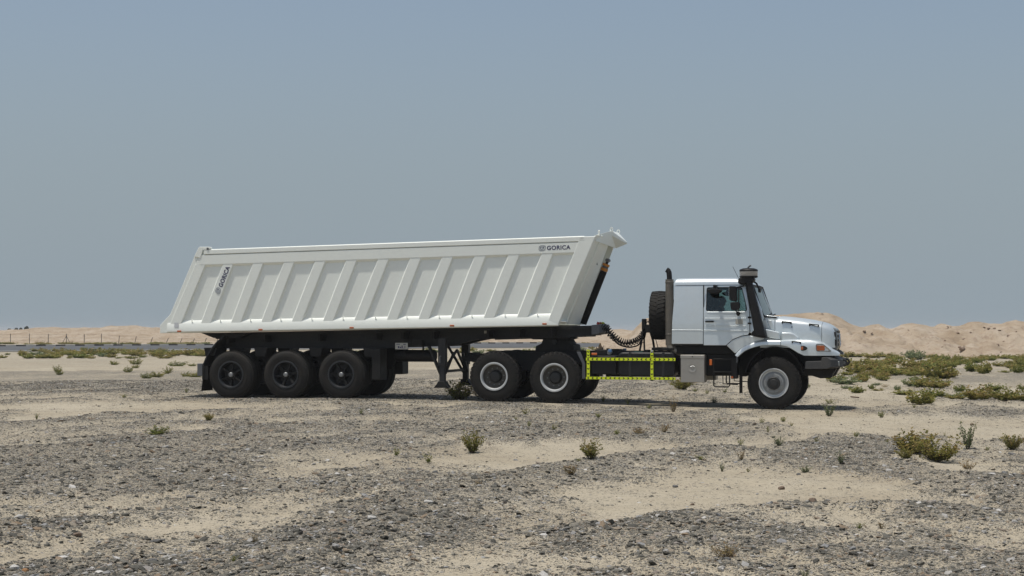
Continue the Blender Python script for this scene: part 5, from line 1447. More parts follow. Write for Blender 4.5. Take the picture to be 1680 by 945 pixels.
# bumper and what hangs under it
bp_ = [(0.73, 1.135), (1.15, 1.150), (1.19, 1.232), (1.39, 1.235), (1.555, 1.175), (1.565, 1.01), (1.39, 0.965), (0.72, 0.958)]
def bplan(x, y, z):
    k = max(0.0, (abs(y)-0.75)/0.5)
    return (x-0.22*k*k*max(0.0, (x-1.0)/0.5), y, z)
bm_ = MB()
for ya, yb in ((-1.25, -1.0), (-1.0, -0.75), (-0.75, 0.75), (0.75, 1.0), (1.0, 1.25)):
    pass
rings = [[bplan(x, y, z) for x, z in bp_] for y in (-1.25, -1.1, -0.95, -0.75, 0.75, 0.95, 1.1, 1.25)]
bmp = MB().loft(rings).build('bumper', 'bumper_grey', truck, 0.012)
MB().box(0.70, 1.38, -1.02, 1.02, 1.15, 1.275).build('radiator_support', 'black_steel', truck)
MB().prism([(0.62, 0.96), (1.42, 0.965), (1.35, 0.86), (1.30, 0.75), (1.05, 0.735), (0.85, 0.80), (0.63, 0.80)], -0.95, -0.45).build('underrun_bar', 'black_steel', truck, 0.03)
MB().prism([(0.62, 0.96), (1.42, 0.965), (1.35, 0.86), (1.30, 0.75), (1.05, 0.735), (0.85, 0.80), (0.63, 0.80)], 0.45, 0.95).build('underrun_bar', 'black_steel', truck, 0.03)
for y in (-0.55, 0.55):
    MB().tube([(1.50, y, 1.02), (1.60, y, 1.04), (1.64, y, 1.10), (1.60, y, 1.16), (1.50, y, 1.17)], 0.028, 8).build('tow_eye', 'dark_steel', bmp)
for s in (-1, 1):
    MB().box(1.40, 1.50, s*1.06, s*0.86, 1.03, 1.14).build('fog_lamp', 'lamp_grey', bmp, 0.015)

# ------------------------------------------------------------------ driver at the wheel
def build_driver():
    root = empty('person', (*vworld(-1.42, 0.55), 1.84), -YAW)
    root['_off'] = (-1.42, 0.55, 1.84)
    tag(root, 'driver in dark clothes seated at the wheel inside the truck cab', 'person')
    J = {}
    V, E, Rr, Zn = [], [], [], []
    def v(p, r, z, link_to=None):
        V.append(p); Rr.append(r); Zn.append(z)
        if link_to is not None: E.append((link_to, len(V)-1))
        return len(V)-1
    # x forward, y left; pelvis on the seat
    pel = v((-1.46, 0.55, 1.93), (0.15, 0.12), 0.4)
    wai = v((-1.49, 0.55, 2.08), (0.14, 0.11), 0.4, pel)
    che = v((-1.48, 0.55, 2.26), (0.165, 0.12), 0.4, wai)
    clv = v((-1.46, 0.55, 2.38), (0.11, 0.085), 0.4, che)
    nek = v((-1.44, 0.55, 2.45), (0.055, 0.055), 0.9, clv)
    hd1 = v((-1.42, 0.55, 2.52), (0.068, 0.078), 0.9, nek)
    hd2 = v((-1.405, 0.55, 2.59), (0.075, 0.09), 0.9, hd1)
    hd3 = v((-1.415, 0.55, 2.655), (0.055, 0.065), 0.9, hd2)
    nos = v((-1.312, 0.55, 2.565), (0.012, 0.016), 0.9, hd2)
    chn = v((-1.345, 0.55, 2.50), (0.028, 0.024), 0.9, hd1)
    for s in (-1, 1):
        sh = v((-1.46, 0.55+s*0.19, 2.34), (0.062, 0.062), 0.4, clv)
        el = v((-1.28, 0.55+s*0.25, 2.12), (0.045, 0.045), 0.4, sh)
        wr = v((-1.05, 0.55+s*0.22, 2.20), (0.03, 0.026), 0.9, el)
        pa = v((-0.99, 0.55+s*0.215, 2.215), (0.034, 0.022), 0.9, wr)
        for k in range(4):
            f1 = v((-0.945, 0.55+s*(0.245-0.02*k), 2.225), (0.0095, 0.0095), 0.9, pa)
            f2 = v((-0.915, 0.55+s*(0.245-0.02*k), 2.20), (0.0085, 0.0085), 0.9, f1)
            f3 = v((-0.935, 0.55+s*(0.242-0.02*k), 2.178), (0.008, 0.008), 0.9, f2)
        t1 = v((-0.985, 0.55+s*0.175, 2.20), (0.010, 0.010), 0.9, pa)
        t2 = v((-0.95, 0.55+s*0.17, 2.185), (0.009, 0.009), 0.9, t1)
        hp = v((-1.42, 0.55+s*0.10, 1.925), (0.09, 0.085), 0.1, pel)
        kn = v((-1.02, 0.55+s*0.15, 1.92), (0.062, 0.062), 0.1, hp)
        an = v((-0.92, 0.55+s*0.14, 1.60), (0.04, 0.04), 0.1, kn)
        to = v((-0.80, 0.55+s*0.14, 1.56), (0.04, 0.03), 0.1, an)
    me = bpy.data.meshes.new('body')
    off = root['_off']
    me.from_pydata([(p[0]-off[0], p[1]-off[1], p[2]-off[2]) for p in V], E, [])
    sk_ = me.skin_vertices.new(name='skin') if hasattr(me.skin_vertices, 'new') else None
    o = link('body', me, root)
    md = o.modifiers.new('skin', 'SKIN')
    if not me.skin_vertices:
        bpy.context.view_layer.objects.active = o
        bpy.ops.object.modifier_add(type='SKIN'); o.modifiers.remove(o.modifiers[-1])
    for i, r in enumerate(Rr):
        me.skin_vertices[0].data[i].radius = r
    me.skin_vertices[0].data[0].use_root = True
    md.use_smooth_shade = True
    sb = o.modifiers.new('sub', 'SUBSURF'); sb.levels = 1; sb.render_levels = 2
    bpy.context.view_layer.update()
    dg = bpy.context.evaluated_depsgraph_get()
    m2 = bpy.data.meshes.new_from_object(o.evaluated_get(dg))
    o.modifiers.clear(); o.data = m2; m2.name = 'body'
    bpy.data.meshes.remove(me)
    P = np.array([(p[0]-off[0], p[1]-off[1], p[2]-off[2]) for p in V])
    co = np.empty(len(m2.vertices)*3); m2.vertices.foreach_get('co', co); co = co.reshape(-1, 3)
    zn = np.array(Zn)[np.argmin(((co[:, None, :]-P[None])**2).sum(-1), 1)]
    at = m2.attributes.new('zone', 'FLOAT', 'POINT'); at.data.foreach_set('value', zn.astype(np.float32))
    m2.materials.clear(); m2.materials.append(MATS['driver_cloth_and_skin'])
    m2.shade_smooth()
    # hair, ears, eyes
    hm = MB()
    rings = []
    for k in range(7):
        a = k/6*math.pi*0.5
        rings.append([(-1.420-0.012+0.104*math.cos(t)*math.cos(a)*(1.0 if math.cos(t) < 0.3 else 0.94), 0.55+0.088*math.sin(t)*math.cos(a), 2.595+0.105*math.sin(a)) for t in [2*math.pi*q/20 for q in range(20)]])
    hm.loft(rings)
    hm.build('hair', 'hair', root, 0, 80)
    for s in (-1, 1):
        MB().prism([(-1.425, 2.60), (-1.40, 2.605), (-1.395, 2.57), (-1.41, 2.54), (-1.425, 2.55)], 0.55+s*0.072, 0.55+s*0.092).build('ear', 'skin', root, 0.005)
        MB().lathe([(-0.006, 0.001), (-0.004, 0.009), (0.004, 0.009), (0.006, 0.001)], (-1.328, 0.55+s*0.03, 2.585), 'x', 8).build('eye', 'hair', root)
build_driver()

# ------------------------------------------------------------------ desert plants
def shrub_meshes(seed, kind):
    """unit plant, about 1 high and 1 wide: (stems mesh, foliage mesh)"""
    r = random.Random(seed)
    st = MB(); LV, LF, LT = [], [], []
    P = dict(olive=(34, 0.75, 13, 0.085, 0.9), round=(40, 0.95, 14, 0.085, 1.0), grey=(15, 0.50, 18, 0.070, 1.0), low=(30, 1.15, 10, 0.10, 0.7), dry=(22, 0.8, 8, 0.07, 0.9), seed=(9, 0.6, 8, 0.12, 0.9), far=(36, 1.05, 10, 0.15, 1.0))[kind]
    n, spread, nl, ls, _ = P
    def leaf(p, d, size, tint):
        d = d.normalized()
        a = d.cross(Vector((r.uniform(-1, 1), r.uniform(-1, 1), r.uniform(-1, 1)))).normalized()
        o = len(LV)
        w = size*0.30
        LV.extend([p, p+d*size*0.5+a*w, p+d*size, p+d*size*0.5-a*w])
        LF.append((o, o+1, o+2, o+3)); LT.extend([tint]*4)
    for i in range(n):
        az = r.uniform(0, 2*math.pi)
        sp = spread*math.sqrt(r.random())
        ln = (1.0-0.28*sp*sp)*r.uniform(0.55, 1.0)
        d = Vector((math.cos(az)*math.sin(sp), math.sin(az)*math.sin(sp), math.cos(sp)))
        p0 = Vector((math.cos(az)*0.06*r.random(), math.sin(az)*0.06*r.random(), -0.03))
        bend = Vector((r.uniform(-.15, .15), r.uniform(-.15, .15), 0.18))
        pts = [p0 + d*ln*t + bend*ln*t*t*0.7 for t in (0, 0.35, 0.7, 1.0)]
        st.tube(pts, [0.012, 0.010, 0.007, 0.003], 3, False)
        stip = r.random()
        for k in range(nl):
            t = 0.18+0.82*(k+r.random())/nl
            q = t*3; a_ = min(int(q), 2); p = pts[a_].lerp(pts[a_+1], min(q-a_, 1))
            out = Vector((r.gauss(0, 1), r.gauss(0, 1), r.gauss(0.5, 0.8)))
            tw = p + out.normalized()*r.uniform(0.02, 0.11 if kind != 'grey' else 0.06)
            for _k in range(3 if kind != 'far' else 2):
                q_ = p.lerp(tw, r.uniform(0.2, 1.1))
                leaf(q_, out.normalized()+Vector((r.uniform(-.8, .8), r.uniform(-.8, .8), r.uniform(-.3, .9))), ls*r.uniform(0.6, 1.25), min(1, max(0, 0.2+0.5*t*stip+0.35*(t > 0.85)*stip+r.uniform(-.18, .22))))
    mat = dict(olive='leaf_olive', round='leaf_olive', grey='leaf_grey', low='leaf_green', dry='leaf_dry', seed='leaf_green', far='leaf_olive')[kind]
    me = bpy.data.meshes.new('foliage')
    me.from_pydata([tuple(v) for v in LV], [], LF)
    at = me.attributes.new('tint', 'FLOAT', 'POINT'); at.data.foreach_set('value', LT)
    me.materials.append(MATS[mat])
    return st.mesh('stems', 'bark', 60), me
SH = {}
for kind, seeds in (('olive', (1, 2, 3)), ('round', (4, 5, 6)), ('grey', (7, 8)), ('low', (9, 10)), ('dry', (11, 12)), ('seed', (13, 14, 15)), ('far', (16, 17, 18))):
    SH[kind] = [shrub_meshes(s * 31, kind) for s in seeds]
GREY_FAR = []
for st_, fo_ in SH['far'][:2]:
    f2 = fo_.copy(); f2.materials.clear(); f2.materials.append(MATS['leaf_grey']); GREY_FAR.append((st_, f2))
SH['fargrey'] = GREY_FAR
SH['fargreen'] = []
for st_, fo_ in SH['far'][1:]:
    f2 = fo_.copy(); f2.materials.clear(); f2.materials.append(MATS['leaf_green']); SH['fargreen'].append((st_, f2))

def plant(x, y, w, h, kind, label, group=None, parts=True, name='desert_shrub'):
    stm, fol = rnd.choice(SH[kind])
    rz = rnd.uniform(0, 6.28)
    k = w/0.92
    o = link(name, stm if parts else fol)
    o.location = (x, y, gz(x, y)-0.01)
    o.scale = (k, k, h)
    o.rotation_euler = (0, 0, rz)
    if parts:
        link('foliage', fol, o)
    return tag(o, label, 'shrub', group)

PLANTS = [
 (-0.599, 24.935, 0.314, 0.359, 'olive', 'brown tipped olive bush standing alone in front of the tractor rear wheels', None),
 (1.077, 22.417, 0.315, 0.279, 'olive', 'spiky olive bush at the edge of the middle sand patch', None),
 (-1.64, 23.365, 0.147, 0.145, 'seed', 'small yellow green plant left of the lone olive bush', None),
 (-1.157, 22.848, 0.169, 0.151, 'seed', 'small forked plant just left of the middle sand patch', None),
 (-5.733, 26.648, 0.326, 0.155, 'low', 'low bright green clump on the gravel in front of the trailer tail', None),
 (-5.713, 31.026, 0.195, 0.169, 'olive', 'small green plant below the first trailer wheel', None),
 (-9.237, 32.029, 0.107, 0.162, 'seed', 'single thin seedling near the left edge of the gravel', None),
 (5.915, 24.364, 0.596, 0.36, 'round', 'left half of the large olive double bush at right', None),
 (6.101, 23.688, 0.561, 0.405, 'round', 'right half of the large olive double bush at right', None),
 (5.577, 23.364, 0.26, 0.164, 'olive', 'small bush at the foot of the large double bush', None),
 (7.252, 26.234, 0.35, 0.449, 'grey', 'tall sparse grey green plant right of the double bush', None),
 (7.8, 25.708, 0.343, 0.27, 'olive', 'compact green bush at the right edge of the picture', None),
 (6.175, 22.346, 0.248, 0.148, 'dry', 'straw coloured dry tuft on the sand below the double bush', None),
 (0.733, 20.447, 0.227, 0.175, 'dry', 'pale yellow dry tuft on the gravel bank between the sand patches', None),
 (2.713, 29.471, 0.24, 0.195, 'dry', 'fan shaped yellow tuft in front of the steel tool box', None),
 (2.232, 29.03, 0.323, 0.147, 'dry', 'spreading yellow tuft left of the fan shaped one', None),
 (3.653, 37.281, 0.207, 0.406, 'dry', 'tall thin dry plant in the truck shadow below the fuel tank', None),
 (7.032, 36.57, 0.406, 0.313, 'grey', 'feathery pale plant at the tip of the truck shadow', None),
 (8.151, 42.3, 0.313, 0.148, 'seed', 'flat topped plant just ahead of the front wheel', None),
 (8.054, 35.944, 0.213, 0.182, 'seed', 'small upright plant on the smooth sand ahead of the truck', None),
 (5.068, 49.279, 0.694, 0.498, 'round', 'green bush behind the steel tool box', None),
 (-1.294, 41.155, 0.671, 0.512, 'round', 'green bush beside the rear tractor wheel', None),
 (-0.868, 42.647, 0.411, 0.332, 'dry', 'reddish dry tuft touching the rear tractor wheel', None),
 (6.02, 28.827, 0.16, 0.123, 'seed', 'tiny bright plant at the edge of the gravel ahead of the truck', None),
 (1.749, 13.545, 0.261, 0.147, 'dry', 'sparse yellow tuft in the gravel at the bottom of the picture', None),
 (3.315, 15.758, 0.099, 0.092, 'seed', 'small green plant on the gravel below the big sand patch', None),
 (3.553, 15.857, 0.088, 0.086, 'dry', 'small brown plant beside the green one below the big sand patch', None),
 (3.268, 23.519, 0.139, 0.183, 'dry', 'thin tuft on the gravel bank above the big sand patch', None),
 (2.852, 22.373, 0.099, 0.139, 'grey', 'thin grey green shoot above the big sand patch', None),
 (-0.383, 18.861, 0.098, 0.103, 'dry', 'brown dry tuft on the dark gravel left of the big sand patch', None),
 (5.05, 41.127, 0.244, 0.176, 'grey', 'dark twiggy plant in the truck shadow below the steps', None),
 (2.244, 12.674, 0.094, 0.079, 'grey', 'pale shoot at the bottom edge of the picture', None),
 (-2.189, 14.057, 0.073, 0.12, 'dry', 'thin reddish shoot on the gravel at lower left', None),
 (-1.514, 13.768, 0.041, 0.086, 'dry', 'single reddish stalk near the bottom of the picture', None),
 (-2.164, 12.837, 0.076, 0.07, 'seed', 'faint green sprout at the bottom left', None),
 (7.486, 25.968, 0.096, 0.091, 'seed', 'tiny plant between the tall sparse one and the edge bush', None),
 (4.242, 26.206, 0.252, 0.163, 'grey', 'pale green tuft on the gravel below the front wheel', None),
 (4.548, 22.795, 0.169, 0.195, 'grey', 'pale upright tuft on the gravel left of the double bush', None),
 (3.914, 22.072, 0.229, 0.103, 'grey', 'flat pale tuft on the gravel above the big sand patch at right', None),
 (0.277, 34.089, 0.177, 0.133, 'seed', 'tiny yellow green seedling scattered on the gravel before the truck', 'seedlings on the gravel'),
 (0.309, 29.841, 0.111, 0.128, 'seed', 'tiny yellow green seedling scattered on the gravel before the truck', 'seedlings on the gravel'),
 (0.758, 29.295, 0.13, 0.137, 'seed', 'tiny yellow green seedling scattered on the gravel before the truck', 'seedlings on the gravel'),
 (3.759, 27.118, 0.121, 0.137, 'seed', 'tiny yellow green seedling scattered on the gravel before the truck', 'seedlings on the gravel'),
 (4.985, 32.889, 0.146, 0.128, 'seed', 'tiny yellow green seedling scattered on the gravel before the truck', 'seedlings on the gravel'),
 (3.986, 31.709, 0.117, 0.099, 'seed', 'tiny yellow green seedling scattered on the gravel before the truck', 'seedlings on the gravel'),
 (2.772, 39.445, 0.117, 0.184, 'seed', 'tiny yellow green seedling scattered on the gravel before the truck', 'seedlings on the gravel'),
 (2.262, 40.769, 0.151, 0.222, 'seed', 'tiny yellow green seedling scattered on the gravel before the truck', 'seedlings on the gravel'),
 (5.386, 48.538, 0.252, 0.17, 'seed', 'tiny yellow green seedling scattered on the gravel before the truck', 'seedlings on the gravel'),
 (5.607, 47.372, 0.175, 0.147, 'seed', 'tiny yellow green seedling scattered on the gravel before the truck', 'seedlings on the gravel'),
 (6.161, 47.593, 0.212, 0.148, 'seed', 'tiny yellow green seedling scattered on the gravel before the truck', 'seedlings on the gravel'),
 (5.599, 34.028, 0.176, 0.132, 'seed', 'tiny yellow green seedling scattered on the gravel before the truck', 'seedlings on the gravel'),
 (5.34, 31.537, 0.117, 0.086, 'seed', 'tiny yellow green seedling scattered on the gravel before the truck', 'seedlings on the gravel'),
 (1.756, 33.449, 0.173, 0.13, 'seed', 'tiny yellow green seedling scattered on the gravel before the truck', 'seedlings on the gravel'),
 (-3.041, 33.167, 0.123, 0.155, 'seed', 'tiny yellow green seedling scattered on the gravel before the truck', 'seedlings on the gravel'),
 (-9.899, 42.082, 0.218, 0.131, 'seed', 'tiny yellow green seedling scattered on the gravel before the truck', 'seedlings on the gravel'),
 (-8.951, 45.316, 0.151, 0.159, 'seed', 'tiny yellow green seedling scattered on the gravel before the truck', 'seedlings on the gravel'),
 (4.606, 29.67, 0.088, 0.138, 'seed', 'tiny yellow green seedling scattered on the gravel before the truck', 'seedlings on the gravel'),
 (1.829, 28.773, 0.171, 0.101, 'seed', 'tiny yellow green seedling scattered on the gravel before the truck', 'seedlings on the gravel'),
 (2.689, 23.473, 0.156, 0.091, 'seed', 'tiny yellow green seedling scattered on the gravel before the truck', 'seedlings on the gravel'),
 (3.183, 22.206, 0.066, 0.078, 'seed', 'tiny yellow green seedling scattered on the gravel before the truck', 'seedlings on the gravel'),
 (7.85, 29.909, 0.066, 0.093, 'seed', 'tiny yellow green seedling scattered on the gravel before the truck', 'seedlings on the gravel'),
 (5.033, 27.234, 0.101, 0.106, 'seed', 'tiny yellow green seedling scattered on the gravel before the truck', 'seedlings on the gravel'),
 (6.215, 27.342, 0.081, 0.064, 'seed', 'tiny yellow green seedling scattered on the gravel before the truck', 'seedlings on the gravel'),
 (9.673, 39.632, 0.117, 0.123, 'seed', 'tiny yellow green seedling scattered on the gravel before the truck', 'seedlings on the gravel'),
 (6.79, 40.8, 0.181, 0.127, 'seed', 'tiny yellow green seedling scattered on the gravel before the truck', 'seedlings on the gravel'),
 (4.351, 31.808, 0.094, 0.087, 'seed', 'tiny yellow green seedling scattered on the gravel before the truck', 'seedlings on the gravel'),
 (0.882, 22.098, 0.082, 0.052, 'seed', 'tiny yellow green seedling scattered on the gravel before the truck', 'seedlings on the gravel'),
 (3.131, 37.633, 0.139, 0.117, 'seed', 'tiny yellow green seedling scattered on the gravel before the truck', 'seedlings on the gravel'),
 (0.072, 32.549, 0.096, 0.076, 'seed', 'tiny yellow green seedling scattered on the gravel before the truck', 'seedlings on the gravel'),
 (-18.375, 66.659, 0.346, 0.311, 'low', 'low green tuft on the plain behind the trailer tail', 'tufts on the plain at left'),
 (-21.038, 87.195, 0.517, 0.305, 'low', 'low green tuft on the plain behind the trailer tail', 'tufts on the plain at left'),
 (-20.383, 89.13, 0.66, 0.416, 'low', 'low green tuft on the plain behind the trailer tail', 'tufts on the plain at left'),
 (-17.923, 78.377, 0.348, 0.244, 'low', 'low green tuft on the plain behind the trailer tail', 'tufts on the plain at left'),
 (-16.991, 83.484, 0.928, 0.292, 'low', 'low green tuft on the plain behind the trailer tail', 'tufts on the plain at left'),
 (-16.219, 83.486, 0.433, 0.195, 'low', 'low green tuft on the plain behind the trailer tail', 'tufts on the plain at left'),
 (-17.251, 62.837, 0.279, 0.22, 'low', 'low green tuft on the plain behind the trailer tail', 'tufts on the plain at left'),
 (-15.541, 66.671, 0.395, 0.259, 'low', 'low green tuft on the plain behind the trailer tail', 'tufts on the plain at left'),
 (-12.907, 58.145, 0.388, 0.226, 'low', 'low green tuft on the plain behind the trailer tail', 'tufts on the plain at left'),
 (-12.837, 59.614, 0.486, 0.278, 'low', 'low green tuft on the plain behind the trailer tail', 'tufts on the plain at left'),
 (-13.522, 64.683, 0.383, 0.302, 'low', 'low green tuft on the plain behind the trailer tail', 'tufts on the plain at left'),
 (-12.109, 61.174, 0.317, 0.285, 'low', 'low green tuft on the plain behind the trailer tail', 'tufts on the plain at left'),
 (-11.47, 59.62, 0.486, 0.278, 'low', 'low green tuft on the plain behind the trailer tail', 'tufts on the plain at left'),
 (-30.822, 114.871, 0.34, 0.223, 'low', 'low green tuft on the plain behind the trailer tail', 'tufts on the plain at left')]
for (x, y, w, h, kind, label, group) in PLANTS:
    if group == 'seedlings on the gravel':
        label = 'tiny yellow green seedling ' + ('in front of the trailer' if x < -1 else ('below the tractor rear wheels' if x < 3 else ('below the fuel tank and steps' if x < 5.2 else 'near the front wheel')))
    plant(x, y, w, h, kind, label, group)

# scrub in the middle distance, right of the truck and between the plain and the road
r5 = random.Random(55)
SCRUB_R = [(11.7, 57.92, 0.92, 0.36, 'fargrey'), (11.76, 59.69, 0.62, 0.36, 'far'), (14.55, 69.98, 0.99, 0.57, 'far'), (16.36, 75.95, 0.78, 0.46, 'far'), (15.71, 70.2, 1.19, 0.67, 'far'), (14.55, 67.01, 0.57, 0.27, 'far'), (15.37, 67.18, 0.95, 0.48, 'fargreen'), (16.08, 68.27, 0.77, 0.41, 'far'), (19.78, 81.68, 1.0, 0.5, 'far'), (21.22, 91.4, 1.03, 0.46, 'fargreen'), (25.48, 104.12, 1.07, 0.74, 'fargrey'), (20.49, 81.75, 1.0, 0.5, 'far'), (16.16, 62.81, 1.0, 0.7, 'far'), (16.52, 62.81, 0.83, 0.57, 'far'), (17.21, 64.59, 0.48, 0.39, 'far'), (19.26, 76.37, 0.79, 0.46, 'fargreen'), (13.56, 55.81, 0.68, 0.37, 'fargrey'), (13.65, 54.49, 0.77, 0.41, 'far'), (13.77, 53.21, 0.7, 0.38, 'far'), (14.29, 54.49, 0.41, 0.3, 'fargreen'), (11.87, 46.62, 0.57, 0.31, 'fargreen'), (10.48, 42.27, 0.6, 0.38, 'far'), (10.79, 42.67, 0.24, 0.22, 'far'), (11.6, 48.59, 0.59, 0.2, 'fargreen'), (12.13, 51.88, 0.19, 0.21, 'fargrey'), (10.35, 49.41, 0.46, 0.25, 'fargreen'), (10.88, 53.43, 0.35, 0.15, 'fargrey'), (11.56, 52.95, 0.2, 0.19, 'fargreen'), (12.6, 56.97, 0.27, 0.12, 'fargrey'), (12.52, 55.36, 0.36, 0.14, 'dry'), (11.41, 51.31, 0.29, 0.11, 'far'), (12.15, 46.62, 0.35, 0.19, 'fargrey'), (12.12, 45.23, 0.42, 0.18, 'far'), (12.4, 45.68, 0.43, 0.28, 'fargrey'), (13.97, 51.39, 0.34, 0.26, 'fargreen'), (12.36, 43.91, 0.54, 0.44, 'far'), (12.7, 44.34, 0.5, 0.36, 'far'), (15.2, 51.98, 0.54, 0.26, 'fargreen'), (13.13, 43.91, 0.62, 0.38, 'far'), (13.29, 43.49, 0.49, 0.26, 'far'), (13.24, 44.78, 0.38, 0.27, 'far'), (16.11, 51.98, 0.29, 0.21, 'fargreen'), (13.51, 43.49, 0.33, 0.31, 'far'), (20.57, 73.93, 0.62, 0.56, 'fargreen'), (20.21, 70.54, 0.73, 0.61, 'fargreen'), (21.37, 73.93, 0.42, 0.45, 'far'), (21.77, 72.77, 0.48, 0.13, 'fargreen'), (22.03, 71.64, 0.61, 0.43, 'fargreen'), (26.13, 84.74, 0.95, 0.6, 'far'), (25.07, 84.74, 0.72, 0.34, 'far'), (24.8, 81.75, 0.69, 0.33, 'far'), (23.74, 87.97, 0.66, 0.31, 'fargreen'), (24.22, 91.47, 0.52, 0.28, 'far'), (23.39, 114.81, 1.29, 0.46, 'far'), (24.06, 114.81, 0.97, 0.35, 'fargreen'), (24.49, 111.94, 1.26, 0.45, 'far'), (26.08, 114.81, 1.19, 0.42, 'fargreen'), (25.54, 109.2, 0.92, 0.33, 'far'), (27.81, 114.81, 1.08, 0.58, 'fargrey'), (29.16, 114.81, 1.19, 0.29, 'far'), (28.28, 109.2, 1.02, 0.31, 'far'), (29.65, 109.2, 0.82, 0.28, 'far'), (30.02, 106.6, 1.1, 0.35, 'far'), (31.45, 108.15, 1.12, 0.39, 'far'), (33.58, 111.94, 1.05, 0.34, 'fargreen'), (33.59, 109.2, 0.82, 0.35, 'far'), (32.54, 104.12, 0.88, 0.53, 'far'), (19.68, 91.34, 1.03, 0.37, 'far'), (18.92, 84.53, 0.87, 0.38, 'fargreen'), (17.99, 87.61, 0.74, 0.35, 'far'), (9.53, 53.66, 0.3, 0.22, 'fargrey'), (23.23, 91.47, 0.86, 0.37, 'far'), (21.31, 81.75, 0.69, 0.37, 'fargreen'), (16.37, 67.37, 0.44, 0.2, 'far'), (16.46, 67.38, 0.66, 0.41, 'far'), (17.2, 66.37, 0.41, 0.19, 'far'), (16.07, 76.74, 0.47, 0.35, 'far'), (17.99, 88.81, 0.56, 0.53, 'fargreen'), (13.87, 65.25, 0.35, 0.32, 'far'), (12.72, 60.38, 0.27, 0.33, 'far'), (22.31, 85.36, 0.93, 0.39, 'far'), (12.96, 60.52, 0.35, 0.37, 'fargreen'), (18.13, 81.64, 0.45, 0.26, 'far'), (14.54, 64.81, 0.54, 0.31, 'far'), (16.84, 81.66, 0.53, 0.42, 'far'), (16.05, 68.44, 0.33, 0.42, 'far'), (21.88, 82.07, 0.59, 0.38, 'fargreen'), (16.48, 72.69, 0.33, 0.21, 'far'), (14.97, 61.27, 0.32, 0.22, 'fargreen'), (18.46, 81.97, 0.65, 0.45, 'far'), (16.01, 66.14, 0.46, 0.25, 'fargreen'), (25.77, 96.7, 0.65, 0.47, 'far'), (13.9, 61.82, 0.5, 0.24, 'far'), (14.54, 65.34, 0.56, 0.34, 'far'), (24.92, 92.31, 0.44, 0.57, 'fargreen'), (13.63, 66.86, 0.45, 0.24, 'fargreen'), (12.74, 60.22, 0.52, 0.33, 'far'), (24.4, 94.19, 0.88, 0.57, 'fargreen'), (16.34, 78.18, 0.43, 0.44, 'far'), (13.04, 61.71, 0.53, 0.2, 'fargreen'), (18.49, 69.14, 0.45, 0.25, 'fargreen'), (21.36, 93.16, 0.65, 0.58, 'far'), (18.58, 75.95, 0.51, 0.23, 'far'), (17.52, 73.96, 0.58, 0.22, 'far'), (17.44, 69.97, 0.67, 0.28, 'far'), (22.42, 86.6, 0.95, 0.45, 'far'), (17.94, 72.87, 0.33, 0.34, 'far'), (19.25, 85.96, 0.55, 0.38, 'far'), (26.57, 94.26, 0.78, 0.34, 'fargreen'), (33.35, 108.49, 0.97, 0.33, 'fargreen'), (30.17, 97.64, 0.7, 0.25, 'fargreen'), (30.44, 98.81, 0.79, 0.34, 'fargreen'), (24.91, 90.87, 0.68, 0.31, 'fargreen'), (27.06, 96.67, 0.86, 0.27, 'far'), (26.35, 95.77, 0.74, 0.25, 'far'), (33.35, 113.26, 0.78, 0.3, 'far'), (33.88, 110.69, 1.05, 0.34, 'far'), (29.23, 102.6, 0.81, 0.25, 'far'), (24.39, 88.04, 0.39, 0.26, 'fargreen'), (27.06, 88.87, 0.71, 0.28, 'far'), (30.3, 104.17, 0.62, 0.33, 'fargreen'), (27.8, 89.97, 0.6, 0.32, 'fargreen'), (31.32, 109.05, 0.7, 0.34, 'far'), (29.45, 95.18, 0.6, 0.35, 'far'), (22.74, 65.01, 0.79, 0.36, 'fargreen'), (16.93, 45.45, 0.43, 0.24, 'far'), (20.97, 58.22, 0.65, 0.3, 'far'), (25.29, 68.42, 0.85, 0.37, 'fargreen'), (13.97, 44.18, 0.4, 0.3, 'far'), (27.52, 76.74, 0.82, 0.4, 'fargreen'), (24.11, 75.77, 0.72, 0.41, 'fargreen'), (19.69, 58.43, 0.44, 0.32, 'far'), (25.56, 67.05, 0.67, 0.47, 'far'), (24.16, 76.46, 0.68, 0.47, 'fargreen'), (32.01, 83.74, 0.77, 0.5, 'far'), (21.88, 68.83, 0.67, 0.46, 'far'), (15.27, 48.36, 0.47, 0.27, 'fargreen'), (18.39, 46.69, 0.46, 0.28, 'far')]
